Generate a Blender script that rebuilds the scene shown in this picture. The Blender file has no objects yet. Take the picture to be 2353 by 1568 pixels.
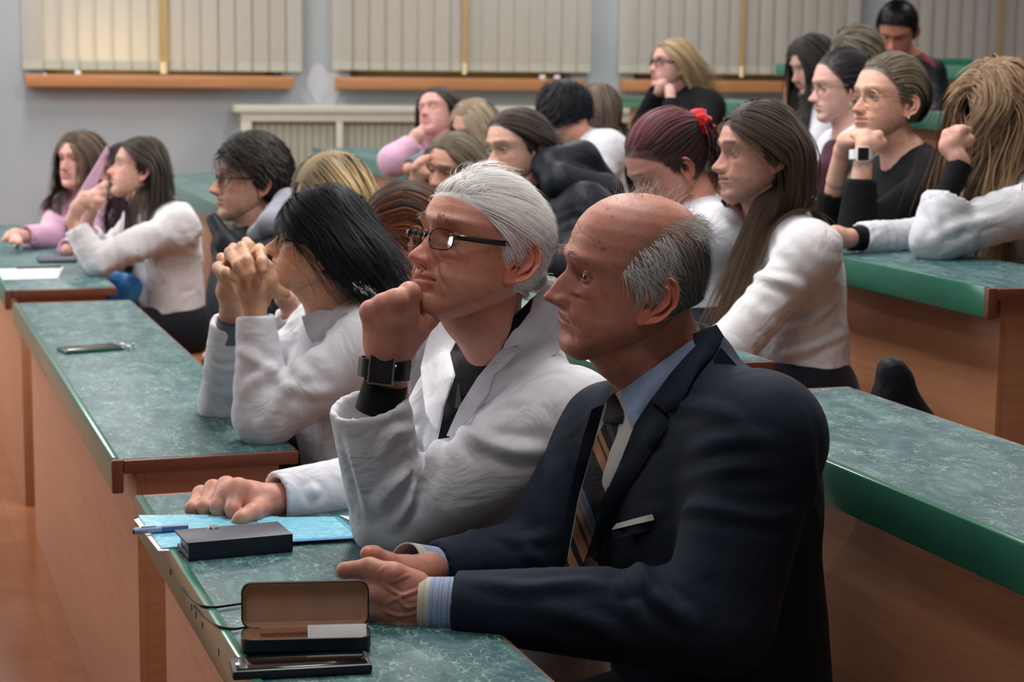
import bpy, math, random
import numpy as np
from mathutils import Vector, Matrix
from mathutils.bvhtree import BVHTree
rng = np.random.default_rng(11)
random.seed(5)
SC = bpy.context.scene
COL = SC.collection

# ------------------------------------------------------------------ camera
FW, FH, FP = 2353.0, 1568.0, 4344.0
PITCH = math.atan((784 - 140) / FP)
ROLL = 0.012
CAMP = np.array([0.0, 0.0, 1.53])
_f = np.array([0, math.cos(PITCH), -math.sin(PITCH)])
_r0 = np.array([1.0, 0, 0]); _u0 = np.array([0, math.sin(PITCH), math.cos(PITCH)])
_r = math.cos(ROLL) * _r0 + math.sin(ROLL) * _u0
_u = -math.sin(ROLL) * _r0 + math.cos(ROLL) * _u0
cd = bpy.data.cameras.new('camera'); cam = bpy.data.objects.new('camera', cd); COL.objects.link(cam)
cam.matrix_world = Matrix([[_r[0], _u[0], -_f[0], CAMP[0]], [_r[1], _u[1], -_f[1], CAMP[1]], [_r[2], _u[2], -_f[2], CAMP[2]], [0, 0, 0, 1]])
cd.sensor_width = 36.0; cd.lens = FP / FW * 36.0; cd.clip_start = 0.05; cd.clip_end = 100
cd.dof.use_dof = True; cd.dof.focus_distance = 2.85; cd.dof.aperture_fstop = 7.5
SC.camera = cam

def ray(px, py):
    return _f * FP + _r * (px - FW / 2) + _u * (FH / 2 - py)
def P(px, py, Y):
    """world point that the photograph shows at a pixel, at ground depth Y"""
    d = ray(px, py); return CAMP + d * (Y / d[1])
def G(px, py, z):
    """the same on the level z"""
    d = ray(px, py); return CAMP + d * ((z - CAMP[2]) / d[2])
def proj(p):
    v = np.asarray(p, float) - CAMP
    w = v @ _f
    return np.stack([FW / 2 + FP * (v @ _r) / w, FH / 2 - FP * (v @ _u) / w], -1)

# ------------------------------------------------------------------ world, lights, exposure
wd = bpy.data.worlds.new('world'); SC.world = wd; wd.use_nodes = True
wd.node_tree.nodes['Background'].inputs[0].default_value = (0.74, 0.80, 0.90, 1)
wd.node_tree.nodes['Background'].inputs[1].default_value = 0.13
SC.view_settings.view_transform = 'Standard'; SC.view_settings.look = 'None'
SC.view_settings.gamma = 1.0; SC.view_settings.use_curve_mapping = False
SC.view_settings.exposure = 0.0
SC.cycles.max_bounces = 6
def area(name, loc, size, power, color=(1, 1, 1), rot=(0, 0, 0)):
    l = bpy.data.lights.new(name, 'AREA'); l.shape = 'RECTANGLE'; l.size, l.size_y = size
    l.energy = power; l.color = color
    o = bpy.data.objects.new(name, l); o.location = loc; o.rotation_euler = rot; COL.objects.link(o); return o

RD = np.array([-0.3262, 0.9453, 0.0]); RD /= np.linalg.norm(RD)      # along a row, away from the camera
BK = np.array([RD[1], -RD[0], 0.0])                                   # from a row towards the row behind
FD = -BK                                                             # the way the audience faces
ROWANG = math.atan2(RD[1], RD[0])
# ceiling light fittings (housings hang further up, see room)
LAMPS = []
for (s, t, pw) in [(1.6, -0.6, 24), (3.3, 0.9, 52), (5.2, 0.9, 90), (5.2, 4.2, 42), (8.3, -1.2, 62), (8.3, 2.2, 60), (8.3, 5.2, 48), (11.0, 0.6, 70), (11.0, 4.0, 55), (9.6, -3.4, 70), (7.0, -3.6, 30)]:  # unseen lamps; those near the camera and far left are added fill
    p = np.array([0.468, 0, 0]) + RD * s + BK * t
    LAMPS.append((p[0], p[1]))
    area('ceiling_lamp_light', (p[0], p[1], 3.86), (1.5, 0.5), pw, (1.0, 0.98, 0.95), (0, 0, ROWANG))
# added cool fill light from the left, placed at an assumed unseen screen
area('left_fill_light', (-6.2, 7.4, 2.2), (5.0, 2.6), 150, (0.93, 0.97, 1.0), (math.radians(86), 0, math.radians(-84)))

# ------------------------------------------------------------------ object helpers
def link(o, parent=None):
    COL.objects.link(o)
    if parent is not None: o.parent = parent
    return o
def tag(o, label=None, cat=None, group=None, kind=None):
    if label: o['label'] = label
    if cat: o['category'] = cat
    if group: o['group'] = group
    if kind: o['kind'] = kind
    return o
def empty(name, loc, label, cat, group=None):
    o = bpy.data.objects.new(name, None); o.location = loc; o.empty_display_size = 0.05
    link(o); tag(o, label, cat, group); return o
def mesh_obj(name, V, Fc, mat, parent=None, smooth=True, col=None, wh=None):
    """V, Fc in world coordinates (or in wh frame); local to the parent's location"""
    V = np.asarray(V, float)
    if parent is not None:
        q = parent
        while q is not None:
            V = V - np.array(q.location); q = q.parent
    me = bpy.data.meshes.new(name)
    if isinstance(Fc, np.ndarray) and Fc.ndim == 2:
        n = Fc.shape[1]
        me.vertices.add(len(V)); me.vertices.foreach_set('co', V.astype(np.float32).ravel())
        me.loops.add(Fc.size); me.loops.foreach_set('vertex_index', Fc.astype(np.int32).ravel())
        me.polygons.add(len(Fc)); me.polygons.foreach_set('loop_start', np.arange(0, Fc.size, n, dtype=np.int32))
        me.update(calc_edges=True)
        me.validate()
    else:
        me.from_pydata([tuple(v) for v in V], [], [tuple(int(i) for i in f) for f in Fc]); me.update()
    if smooth is True: me.polygons.foreach_set('use_smooth', np.ones(len(me.polygons), bool))
    elif isinstance(smooth, float):
        me.polygons.foreach_set('use_smooth', np.ones(len(me.polygons), bool))
        me.set_sharp_from_angle(angle=math.radians(smooth))
    if col is not None:
        a = me.color_attributes.new('Col', 'FLOAT_COLOR', 'POINT')
        c = np.ones((len(V), 4), np.float32); c[:, :3] = col
        a.data.foreach_set('color', c.ravel())
    if mat is not None: me.materials.append(mat)
    o = bpy.data.objects.new(name, me)
    return link(o, parent)
def srgb(*c):
    """sRGB 0-255 to linear"""
    c = np.array(c, float) / 255
    return tuple(np.where(c <= 0.04045, c / 12.92, ((c + 0.055) / 1.055) ** 2.4))

class MB:
    """collects shapes into one mesh"""
    def __init__(s): s.V = []; s.F = []
    def add(s, V, F):
        n = len(s.V); s.V += [tuple(v) for v in V]; s.F += [tuple(i + n for i in f) for f in F]; return s
    def box(s, o, ax, ay, az, lo, hi, bev=0.0):
        """box in frame (origin o, axes) from lo to hi with chamfered edges"""
        o, ax, ay, az = map(lambda q: np.asarray(q, float), (o, ax, ay, az))
        lo = np.array(lo, float); hi = np.array(hi, float)
        if bev <= 0:
            c = [(x, y, z) for z in (lo[2], hi[2]) for y in (lo[1], hi[1]) for x in (lo[0], hi[0])]
            F = [(0, 2, 3, 1), (4, 5, 7, 6), (0, 1, 5, 4), (2, 6, 7, 3), (0, 4, 6, 2), (1, 3, 7, 5)]
            return s.add([o + ax * x + ay * y + az * z for x, y, z in c], F)
        import bmesh
        bm = bmesh.new(); bmesh.ops.create_cube(bm, size=1)
        for v in bm.verts:
            v.co = Vector([(lo[i] if v.co[i] < 0 else hi[i]) for i in range(3)])
        bmesh.ops.bevel(bm, geom=bm.edges[:], offset=bev, segments=2, affect='EDGES', profile=0.6)
        bm.verts.index_update()
        s.add([o + ax * v.co.x + ay * v.co.y + az * v.co.z for v in bm.verts], [[v.index for v in f.verts] for f in bm.faces])
        bm.free(); return s
    def tube(s, pts, r, n=8, closed=False, flat=None):
        V, F = tube_arr(pts, r, n, closed, flat); return s.add(V, F.tolist())
    def build(s, name, mat, parent=None, smooth=30.0):
        return mesh_obj(name, np.array(s.V), s.F, mat, parent, smooth)

def tube_arr(pts, r, n=8, closed=False, flat=None, caps=True):
    pts = np.asarray(pts, float); m = len(pts)
    r = np.broadcast_to(np.asarray(r, float), (m,))
    t = np.gradient(pts, axis=0) if not closed else (np.roll(pts, -1, 0) - np.roll(pts, 1, 0))
    t /= np.linalg.norm(t, axis=1, keepdims=True) + 1e-12
    up = np.array([0, 0, 1.0]) if flat is None else np.asarray(flat[0], float)
    N = []
    prev = None
    for i in range(m):
        a = up if prev is None else prev
        a = a - t[i] * (a @ t[i])
        if np.linalg.norm(a) < 1e-4: a = np.cross(t[i], [1, 0.2, 0.1])
        a /= np.linalg.norm(a); prev = a; N.append(a)
    N = np.array(N); B = np.cross(t, N)
    an = np.linspace(0, 2 * np.pi, n, endpoint=False)
    sx, sy = (1, 1) if flat is None else (flat[1], flat[2])
    V = pts[:, None] + r[:, None, None] * (np.cos(an)[None, :, None] * N[:, None] * sx + np.sin(an)[None, :, None] * B[:, None] * sy)
    V = V.reshape(-1, 3); F = []
    idx = np.arange(m * n).reshape(m, n)
    rows = idx if not closed else np.vstack([idx, idx[:1]])
    a = rows[:-1]; b = rows[1:]
    F = np.stack([a, np.roll(a, -1, 1), np.roll(b, -1, 1), b], -1).reshape(-1, 4)
    if caps and not closed:
        V = np.vstack([V, pts[:1], pts[-1:]]); c0, c1 = m * n, m * n + 1
        k = np.arange(n)
        F = np.vstack([F, np.stack([idx[0][(k + 1) % n], idx[0][k], np.full(n, c0), np.full(n, c0)], -1),
                       np.stack([idx[-1][k], idx[-1][(k + 1) % n], np.full(n, c1), np.full(n, c1)], -1)])
        F = [tuple(dict.fromkeys(f)) for f in F.tolist()]
        class L(list):
            def tolist(self): return list(self)
        F = L(F)
    return V, F

def spline(pts, n, closed=False):
    """Catmull-Rom through pts, n samples"""
    p = np.asarray(pts, float); m = len(p)
    if closed:
        q = np.vstack([p[-1:], p, p[:2]]); T = np.linspace(0, m, n, endpoint=False)
    else:
        q = np.vstack([2 * p[0] - p[1], p, 2 * p[-1] - p[-2]]); T = np.linspace(0, m - 1, n)
    i = np.minimum(T.astype(int), (m if closed else m - 1) - 1); u = (T - i)[:, None]
    a, b, c, d = q[i], q[i + 1], q[i + 2], q[i + 3]
    return 0.5 * ((2 * b) + (-a + c) * u + (2 * a - 5 * b + 4 * c - d) * u ** 2 + (-a + 3 * b - 3 * c + d) * u ** 3)

# ------------------------------------------------------------------ materials
class NT:
    def __init__(s, name):
        s.m = bpy.data.materials.new(name); s.m.use_nodes = True; s.t = s.m.node_tree; s.b = s.t.nodes['Principled BSDF']
    def n(s, ty, **kw):
        q = s.t.nodes.new(ty)
        for k, v in kw.items():
            if k in q.inputs and not hasattr(q, k): q.inputs[k].default_value = v
            else: setattr(q, k, v)
        return q
    def l(s, a, b): s.t.links.new(a, b)
    def ramp(s, src, stops):
        r = s.n('ShaderNodeValToRGB'); el = r.color_ramp.elements
        while len(el) < len(stops): el.new(0.5)
        for e, (p, c) in zip(el, stops): e.position = p; e.color = tuple(c) + (1,) if len(c) == 3 else c
        s.l(src, r.inputs[0]); return r.outputs[0]
    def mapping(s, scale, coord='Object', rot=(0, 0, 0)):
        tc = s.n('ShaderNodeTexCoord'); mp = s.n('ShaderNodeMapping'); mp.inputs['Scale'].default_value = scale
        mp.inputs['Rotation'].default_value = rot
        s.l(tc.outputs[coord], mp.inputs[0]); return mp.outputs[0]
    def noise(s, vec, scale, detail=4, rough=0.5, dist=0.0):
        q = s.n('ShaderNodeTexNoise'); q.inputs['Scale'].default_value = scale; q.inputs['Detail'].default_value = detail
        q.inputs['Roughness'].default_value = rough; q.inputs['Distortion'].default_value = dist
        if vec is not None: s.l(vec, q.inputs['Vector'])
        return q.outputs['Fac']
    def mix(s, fac, a, b, mode='MIX'):
        q = s.n('ShaderNodeMix', data_type='RGBA', blend_type=mode)
        for v, i in ((fac, 0), (a, 6), (b, 7)):
            if hasattr(v, 'is_output'): s.l(v, q.inputs[i])
            elif i == 0: q.inputs[0].default_value = v
            else: q.inputs[i].default_value = tuple(v) + (1,) if len(v) == 3 else v
        return q.outputs[2]
    def bump(s, h, strength, dist=0.01):
        q = s.n('ShaderNodeBump'); q.inputs['Strength'].default_value = strength; q.inputs['Distance'].default_value = dist
        s.l(h, q.inputs['Height']); s.l(q.outputs[0], s.b.inputs['Normal']); return q
    def set(s, **kw):
        names = {'base': 'Base Color', 'rough': 'Roughness', 'metal': 'Metallic', 'spec': 'Specular IOR Level', 'sheen': 'Sheen Weight', 'coat': 'Coat Weight', 'sss': 'Subsurface Weight', 'trans': 'Transmission Weight', 'alpha': 'Alpha', 'emit': 'Emission Strength', 'ecol': 'Emission Color', 'aniso': 'Anisotropic'}
        for k, v in kw.items():
            i = s.b.inputs[names[k]]
            if hasattr(v, 'is_output'): s.l(v, i)
            elif isinstance(v, (tuple, list)): i.default_value = tuple(v) + (1,) if len(v) == 3 else v
            else: i.default_value = v
        return s
def plain(name, c, rough=0.5, metal=0.0, spec=0.5, var=0.06, coat=0.0):
    t = NT(name); v = t.noise(t.mapping((1, 1, 1)), 30, 4)
    c = np.array(c)
    t.set(base=t.ramp(v, [(0.3, tuple(c * (1 - var))), (0.7, tuple(np.minimum(c * (1 + var), 1)))]), rough=rough, metal=metal, spec=spec, coat=coat)
    return t.m
def mat_wood(name, c1, c2, rough=0.45, scale=1.0, rot=(0, 0, 0)):
    t = NT(name); v = t.mapping((1.5 * scale, 1.5 * scale, 26 * scale), rot=rot)
    n1 = t.noise(v, 2.2, 6, 0.6, 0.6); n2 = t.noise(t.mapping((1, 1, 1)), 1.2, 3)
    a = t.ramp(n1, [(0.3, c1), (0.55, tuple((np.array(c1) + np.array(c2)) / 2)), (0.75, c2)])
    t.set(base=t.mix(0.25, a, t.ramp(n2, [(0.3, c1), (0.7, c2)])), rough=rough)
    t.bump(n1, 0.05); return t.m
def mat_marble():
    t = NT('green_marble_laminate'); v = t.mapping((1, 1, 1), rot=(0, 0, -ROWANG))
    mp = t.n('ShaderNodeMapping'); mp.inputs['Scale'].default_value = (1.5, 2.6, 1); t.l(v, mp.inputs[0]); v = mp.outputs[0]
    big = t.noise(v, 6, 6, 0.6, 1.0)
    base = t.ramp(big, [(0.32, srgb(26, 66, 72)), (0.5, srgb(50, 88, 95)), (0.68, srgb(84, 120, 120))])
    nz = t.n('ShaderNodeTexNoise'); nz.inputs['Scale'].default_value = 9; nz.inputs['Detail'].default_value = 5; t.l(v, nz.inputs['Vector'])
    ad = t.n('ShaderNodeMix', data_type='VECTOR'); ad.inputs[0].default_value = 0.22
    t.l(v, ad.inputs[4]); t.l(nz.outputs['Color'], ad.inputs[5])
    vo = t.n('ShaderNodeTexVoronoi', feature='DISTANCE_TO_EDGE'); vo.inputs['Scale'].default_value = 22; t.l(ad.outputs[1], vo.inputs['Vector'])
    vein = t.ramp(vo.outputs['Distance'], [(0.0, (1, 1, 1)), (0.03, (0.35, 0.35, 0.35)), (0.075, (0, 0, 0))])
    msk = t.ramp(t.noise(v, 11, 5, 0.7, 0.5), [(0.42, (0, 0, 0)), (0.66, (1, 1, 1))])
    f = t.n('ShaderNodeMath', operation='MULTIPLY'); t.l(vein, f.inputs[0]); t.l(msk, f.inputs[1])
    f2 = t.n('ShaderNodeMath', operation='MULTIPLY'); t.l(f.outputs[0], f2.inputs[0]); f2.inputs[1].default_value = 0.95
    c = t.mix(f2.outputs[0], base, srgb(168, 200, 184))
    st = t.ramp(t.noise(v, 42, 6, 0.75, 1.5), [(0.55, (0, 0, 0)), (0.72, (1, 1, 1))])
    f3 = t.n('ShaderNodeMath', operation='MULTIPLY'); t.l(st, f3.inputs[0]); f3.inputs[1].default_value = 0.6
    c = t.mix(f3.outputs[0], c, srgb(128, 160, 150))
    t.set(base=c, rough=0.42, spec=0.35); return t.m
M = {}
M['marble'] = mat_marble()
M['green'] = plain('green_edge_plastic', srgb(54, 116, 97), 0.16, var=0.04, spec=.6)
M['fascia_wood'] = M['green']
M['wood'] = mat_wood('orange_beech_laminate', srgb(164, 112, 82), srgb(188, 136, 102), 0.42)
M['wood_dark'] = mat_wood('brown_edge_board', srgb(98, 56, 42), srgb(124, 72, 54), 0.42, 2)
M['bench'] = mat_wood('bench_plywood', srgb(150, 100, 66), srgb(176, 124, 86), 0.4)
def wall_mat():
    t = NT('blue_grey_wall_paint'); v = t.mapping((1, 1, 1))
    n = t.noise(v, 0.9, 5, 0.55); n2 = t.noise(v, 60, 3)
    c = t.ramp(n, [(0.3, srgb(150, 160, 168)), (0.55, srgb(162, 170, 175)), (0.75, srgb(170, 175, 177))])
    t.set(base=c, rough=0.75, spec=0.2); t.bump(n2, 0.15, 0.004); return t.m
M['wall'] = wall_mat()
M['plaster'] = plain('bare_plaster_patch', srgb(184, 188, 194), 0.9, var=0.03)
M['ceiling'] = plain('white_ceiling_paint', srgb(225, 225, 222), 0.9, var=0.02)
M['sill'] = mat_wood('orange_varnished_sill', srgb(162, 110, 72), srgb(194, 142, 98), 0.35, 1.0, (0, math.pi / 2, 0))
M['cover'] = plain('olive_grey_painted_board', srgb(160, 161, 148), 0.6, var=0.03)
M['cover_frame'] = plain('pale_painted_frame', srgb(190, 189, 176), 0.6, var=0.03)
M['frame'] = mat_wood('ochre_window_frame', srgb(176, 148, 96), srgb(196, 168, 116), 0.5)
# ------------------------------------------------------------------ the hall
WO = np.array([-2.207, 12.0, 0.0]); WD = np.array([0.9675, 0.2530, 0.0]); WN = np.array([0.2530, -0.9675, 0.0])  # window wall: along, into the room
Z3 = np.array([0, 0, 1.0])
def struct(name, mb, mat, smooth=30.0, parent=None):
    o = mb.build(name, mat, parent, smooth)
    if parent is None: o['kind'] = 'structure'
    return o
def flr():
    t = NT('brown_wood_floor'); v = t.mapping((1, 1, 1), rot=(0, 0, -ROWANG))
    br = t.n('ShaderNodeTexBrick'); br.inputs['Scale'].default_value = 1.0; br.inputs['Brick Width'].default_value = 1.2; br.inputs['Row Height'].default_value = 0.14
    br.inputs['Mortar Size'].default_value = 0.002
    br.inputs['Color1'].default_value = srgb(146, 96, 66) + (1,); br.inputs['Color2'].default_value = srgb(156, 104, 72) + (1,); br.inputs['Mortar'].default_value = srgb(136, 86, 58) + (1,)
    t.l(v, br.inputs['Vector'])
    n = t.noise(v, 8, 5, 0.6, 0.4)
    t.set(base=t.mix(0.35, br.outputs[0], t.ramp(n, [(0.3, srgb(130, 78, 50)), (0.7, srgb(172, 112, 76))])), rough=0.22)
    return t.m
M['floor'] = flr()
struct('floor', MB().box((0, 0, 0), (1, 0, 0), (0, 1, 0), Z3, (-9, -2, -0.1), (10, 16, 0)), M['floor'])
struct('ceiling', MB().box((0, 0, 0), (1, 0, 0), (0, 1, 0), Z3, (-9, -2, 4.0), (10, 16, 4.1)), M['ceiling'])
struct('wall_left', MB().box((0, 0, 0), (1, 0, 0), (0, 1, 0), Z3, (-7.2, -2, 0), (-7.0, 16, 4)), M['wall'])
struct('wall_right', MB().box((0, 0, 0), (1, 0, 0), (0, 1, 0), Z3, (8.6, -2, 0), (8.8, 16, 4)), M['wall'])
struct('wall_front', MB().box((0, 0, 0), (1, 0, 0), (0, 1, 0), Z3, (-7.2, -2.2, 0), (8.8, -2.0, 4)), M['wall'])
def wp(a, b, z): return WO + WD * a + WN * b + Z3 * z
def wallbox(mb, a0, a1, b0, b1, z0, z1, bev=0.0): return mb.box(WO, WD, WN, Z3, (a0, b0, z0), (a1, b1, z1), bev)
STEP = 1.922     # window spacing along the wall
SILL = 1.415
CW = [STEP * k for k in (-1, 0, 1, 2, 3, 4)]
mb = MB()   # wall with window openings
edges = []
for c in CW: edges += [c - 0.74, c + 0.74]
wallbox(mb, -6.5, 12.0, -0.35, 0, 0, SILL - 0.03)
wallbox(mb, -6.5, 12.0, -0.35, 0, 3.4, 4.0)
xs = [-6.5] + edges + [12.0]
for i in range(0, len(xs), 2): wallbox(mb, xs[i], xs[i + 1], -0.35, 0, SILL - 0.03, 3.4)
struct('wall_back', mb, M['wall'])
# bare plaster patch on the pier between the first two windows
a0 = np.array([[0.93, 1.47], [0.99, 1.50], [1.04, 1.44], [1.10, 1.46], [1.12, 1.36], [1.09, 1.25], [1.05, 1.19], [0.98, 1.20], [0.955, 1.27], [0.90, 1.36]])
pp = spline(a0, 30, True)
V = [wp(a, 0.003, z) for a, z in pp] + [wp(a, 0.0, z) for a, z in pp]
n = len(pp)
o = mesh_obj('plaster_patch', V, [tuple(range(n))] + [(i, (i + 1) % n, n + (i + 1) % n, n + i) for i in range(n)], M['plaster'], None, False)
o['kind'] = 'structure'; o.name = 'trim_plaster_patch'
# vertical pipe / conduit at the left of the wall
o = struct('trim_pipe', MB().tube([wp(-1.62, 0.03, 0.0), wp(-1.62, 0.03, 4.0)], 0.022, 12), M['cover_frame'])

def clear(name, tint, gl):
    t = NT(name); tr_ = t.n('ShaderNodeBsdfTransparent'); tr_.inputs[0].default_value = tint + (1,)
    g_ = t.n('ShaderNodeBsdfGlossy'); g_.inputs['Roughness'].default_value = .03
    fr_ = t.n('ShaderNodeLayerWeight'); fr_.inputs[0].default_value = gl; m_ = t.n('ShaderNodeMixShader')
    mu_ = t.n('ShaderNodeMath', operation='MULTIPLY'); t.l(fr_.outputs['Fresnel'], mu_.inputs[0]); mu_.inputs[1].default_value = .35; t.l(mu_.outputs[0], m_.inputs[0]); t.l(tr_.outputs[0], m_.inputs[1]); t.l(g_.outputs[0], m_.inputs[2])
    t.l(m_.outputs[0], t.t.nodes['Material Output'].inputs[0]); return t.m
M['glass'] = clear('window_glass', (.92, .95, .96), .05)
blind = NT('cream_blind_fabric')
tcb = blind.mapping((1, 1, 1)); nb = blind.noise(tcb, 140, 2)
blind.set(base=blind.ramp(nb, [(0.3, srgb(190, 189, 182)), (0.7, srgb(202, 201, 194))]), rough=0.85, spec=0.15)
tr = blind.n('ShaderNodeBsdfTranslucent'); tr.inputs[0].default_value = srgb(216, 206, 186) + (1,)
ms = blind.n('ShaderNodeMixShader'); ms.inputs[0].default_value = 0.35
blind.l(blind.b.outputs[0], ms.inputs[1]); blind.l(tr.outputs[0], ms.inputs[2])
blind.l(ms.outputs[0], blind.t.nodes['Material Output'].inputs[0])
M['blind'] = blind.m
M['hem'] = plain('blind_hem_fabric', srgb(176, 178, 166), 0.85, var=0.03)
M['centre_band'] = plain('ochre_centre_band', srgb(172, 146, 96), 0.7, var=0.04)
M['latch'] = plain('white_plastic_latch', srgb(225, 228, 235), 0.4)
names = ['left of the first orange sill, out at the picture edge', 'leftmost window, glowing warm near its sill', 'second window from the left, above the radiator cover', 'third window, behind the blonde in black', 'window behind the man in the back row', 'window past the right edge']
for k, c in enumerate(CW):
    if k in (0, 5): continue
    w = empty('window_%d' % k, tuple(wp(c, -0.2, SILL)), None, None); w['kind'] = 'structure'; w['label'] = 'window with closed cream vertical blinds, ' + names[k]
    fr = MB(); z0, z1 = SILL, 3.38
    for a in (-0.72, 0.66): wallbox(fr, c + a, c + a + 0.06, -0.24, -0.17, z0, z1)
    wallbox(fr, c - 0.72, c + 0.72, -0.24, -0.17, z0, z0 + 0.07); wallbox(fr, c - 0.72, c + 0.72, -0.24, -0.17, z1 - 0.07, z1)
    wallbox(fr, c - 0.05, c + 0.05, -0.24, -0.16, z0, z1)
    fr.build('window_frame', M['frame'], w)
    for a in (-0.66, 0.05): wallbox(MB(), c + a, c + a + 0.61, -0.21, -0.205, z0 + 0.07, z1 - 0.07).build('pane', M['glass'], w)
    # vertical blind hung in front of the opening, one object per slat
    b = empty('vertical_blind', tuple(wp(c, 0.03, 3.5)), ['', 'cream vertical blind with a warm glow at its foot, leftmost window', 'cream vertical blind over the second window, above the radiator cover', 'cream vertical blind over the third window, behind the blonde in black', 'cream vertical blind over the last window, behind the back-row man'][k], 'blind', 'vertical blinds along the window wall')
    MB().box(WO, WD, WN, Z3, (c - 0.86, 0.02, 3.5), (c + 0.86, 0.07, 3.55), 0.004).build('head_rail', M['latch'], b)
    nsl = 15; hw = 0.80
    zb = SILL + (0.045 if k > 1 else 0.03)
    for i in range(nsl + 1):
        x = c - hw + 2 * hw * (i + 0.0) / nsl
        wgt = 0.062; r_ = rng.normal(0, 0.05) + 0.16
        ca, sa = math.cos(r_), math.sin(r_)
        U = WD * ca + WN * sa
        nseg = 4
        vs = []; fs = []
        for j in range(nseg + 1):
            q = (j / nseg - 0.5) * 2
            cc = wp(x, 0.045, 0) + U * (q * wgt) + WN * (0.006 * (1 - q * q))
            vs += [cc + Z3 * zb, cc + Z3 * 3.5]
        for j in range(nseg): fs.append((2 * j, 2 * j + 2, 2 * j + 3, 2 * j + 1))
        sl = mesh_obj('slat', vs, fs, M['blind'], b)
        hv = []
        for j in range(nseg + 1):
            q = (j / nseg - 0.5) * 2
            cc = wp(x, 0.045, 0) + U * (q * wgt) + WN * (0.006 * (1 - q * q) + 0.0015)
            hv += [cc + Z3 * (zb + 0.0), cc + Z3 * (zb + 0.055)]
        mesh_obj('hem', hv, fs, M['hem'], sl)
    tape = MB(); tw = 0.027 if k == 1 else 0.016
    xg = c - hw + 2 * hw * 8 / nsl - 0.06 if k == 1 else c
    wallbox(tape, xg - tw, xg + tw, 0.066, 0.070, zb + 0.05, 3.5); tape.build('centre_band', M['centre_band'], b)  # strip stands in for a gap showing the ochre window frame
    MB().tube([wp(xg, 0.072, zb - 0.02), wp(xg, 0.072, zb + 0.05)], [0.022 if k == 1 else 0.014] * 2, 10).build('cord_weight', plain('cord_weight_plastic', srgb(235, 215, 170), 0.4), b)
    # sill board
    s = MB(); wallbox(s, c - 0.845, c + 0.80, -0.16, 0.13, SILL - 0.075, SILL - 0.0, 0.008)
    o = s.build('window_sill', M['sill']); o.name = 'trim_sill_%d' % k; o['kind'] = 'structure'
    for a in ((-0.55,), (0.50, 0.60), (-0.52,), (-0.6,))[k - 1] if k - 1 < 3 else (-0.5,):
        q = MB(); wallbox(q, c + a, c + a + 0.035, 0.085, 0.11, SILL, SILL + 0.025, 0.003)
        q.build('sill_latch', M['latch'])
for o in [o for o in COL.objects if o.name.startswith('sill_latch')]:
    kk = clipn = globals().get('clipn', -1) + 1
    tag(o, ['small white plastic clip at the left end of the leftmost orange sill', 'small white clip towards the right end of the second orange sill, left of a pair', 'small white clip at the right end of the second orange sill', 'small white plastic clip at the left end of the third orange sill', 'small white plastic clip on the sill behind the man at the back'][min(kk, 4)], 'clip', 'white clips on the window sills')
# low evening sun-lamp outside the first window (street lamp) that makes the blind glow
lp = wp(CW[1] - 0.38, -0.42, SILL + 0.10)
area('street_lamp_glow', tuple(lp), (1.0, 0.10), 7, (1.0, 0.76, 0.46), (math.radians(-90), 0, math.atan2(WD[1], WD[0])))
lp = wp(CW[2] - 0.35, -1.2, SILL + 0.3)
area('street_lamp_glow', tuple(lp), (1.1, 0.4), 4, (1.0, 0.74, 0.5), (math.radians(-90), 0, math.atan2(WD[1], WD[0])))

# radiator cover along the wall
rc = empty('radiator_cover', tuple(wp(1.4, 0.15, 0.5)), 'long pale painted radiator cover of framed grey panels under the windows', 'radiator cover')
ra0, ra1, rz = 0.455, 5.2, 1.235
q = MB(); wallbox(q, ra0 - 0.04, ra1, 0.0, 0.24, rz - 0.045, rz, 0.006); q.build('top_board', M['cover_frame'], rc)
q = MB()
wallbox(q, ra0, ra1, 0.2, 0.225, rz - 0.10, rz - 0.045, 0.003)
wallbox(q, ra0, ra1, 0.2, 0.225, 0.35, 0.42, 0.003)
q.build('rail', M['cover_frame'], rc)
pst = [ra0, ra0 + 0.60, ra0 + 1.17, ra0 + 1.74, ra0 + 2.31, ra0 + 2.88, ra0 + 3.45]
for a in pst:
    q = MB(); wallbox(q, a, a + (0.065 if a == ra0 else 0.042), 0.2, 0.225, 0.42, rz - 0.10, 0.003); q.build('post', M['cover_frame'], rc)
q = MB(); wallbox(q, ra0, ra0 + 0.02, 0, 0.2, 0.35, rz - 0.045); q.build('side_board', M['cover'], rc)
for a, b_ in zip(pst[:-1], pst[1:]):
    q = MB(); a1 = a + 0.045
    nn = 12; wdt = (b_ - a1) / nn
    for j in range(nn):
        wallbox(q, a1 + j * wdt, a1 + j * wdt + wdt * 0.72, 0.18, 0.190, 0.40, rz - 0.09)
    wallbox(q, a1, b_, 0.170, 0.183, 0.40, rz - 0.09)
    q.build('panel', M['cover'], rc)

# assumed screen behind the added left fill light, out of frame
so = MB().box((-6.3, 7.4, 2.2), (math.sin(math.radians(6)), math.cos(math.radians(6)), 0), (1, 0, 0), Z3, (-2.6, -.03, -1.4), (2.6, .0, 1.4), .01).build('assumed_screen', M['ceiling'])
tag(so, 'large white screen, assumed and unseen, backing the added fill light, out of frame', 'screen')
# housings of the assumed and added ceiling lamps
for (x, y) in LAMPS:
    l = empty('ceiling_lamp', (x, y, 3.93), 'flat white ceiling light fitting assumed above the hall, out of frame', 'lamp', 'ceiling lamps')
    q = MB().box((x, y, 0), RD, BK, Z3, (-0.78, -0.28, 3.90), (0.78, 0.28, 4.0), 0.01); q.build('housing', M['latch'], l)

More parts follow.
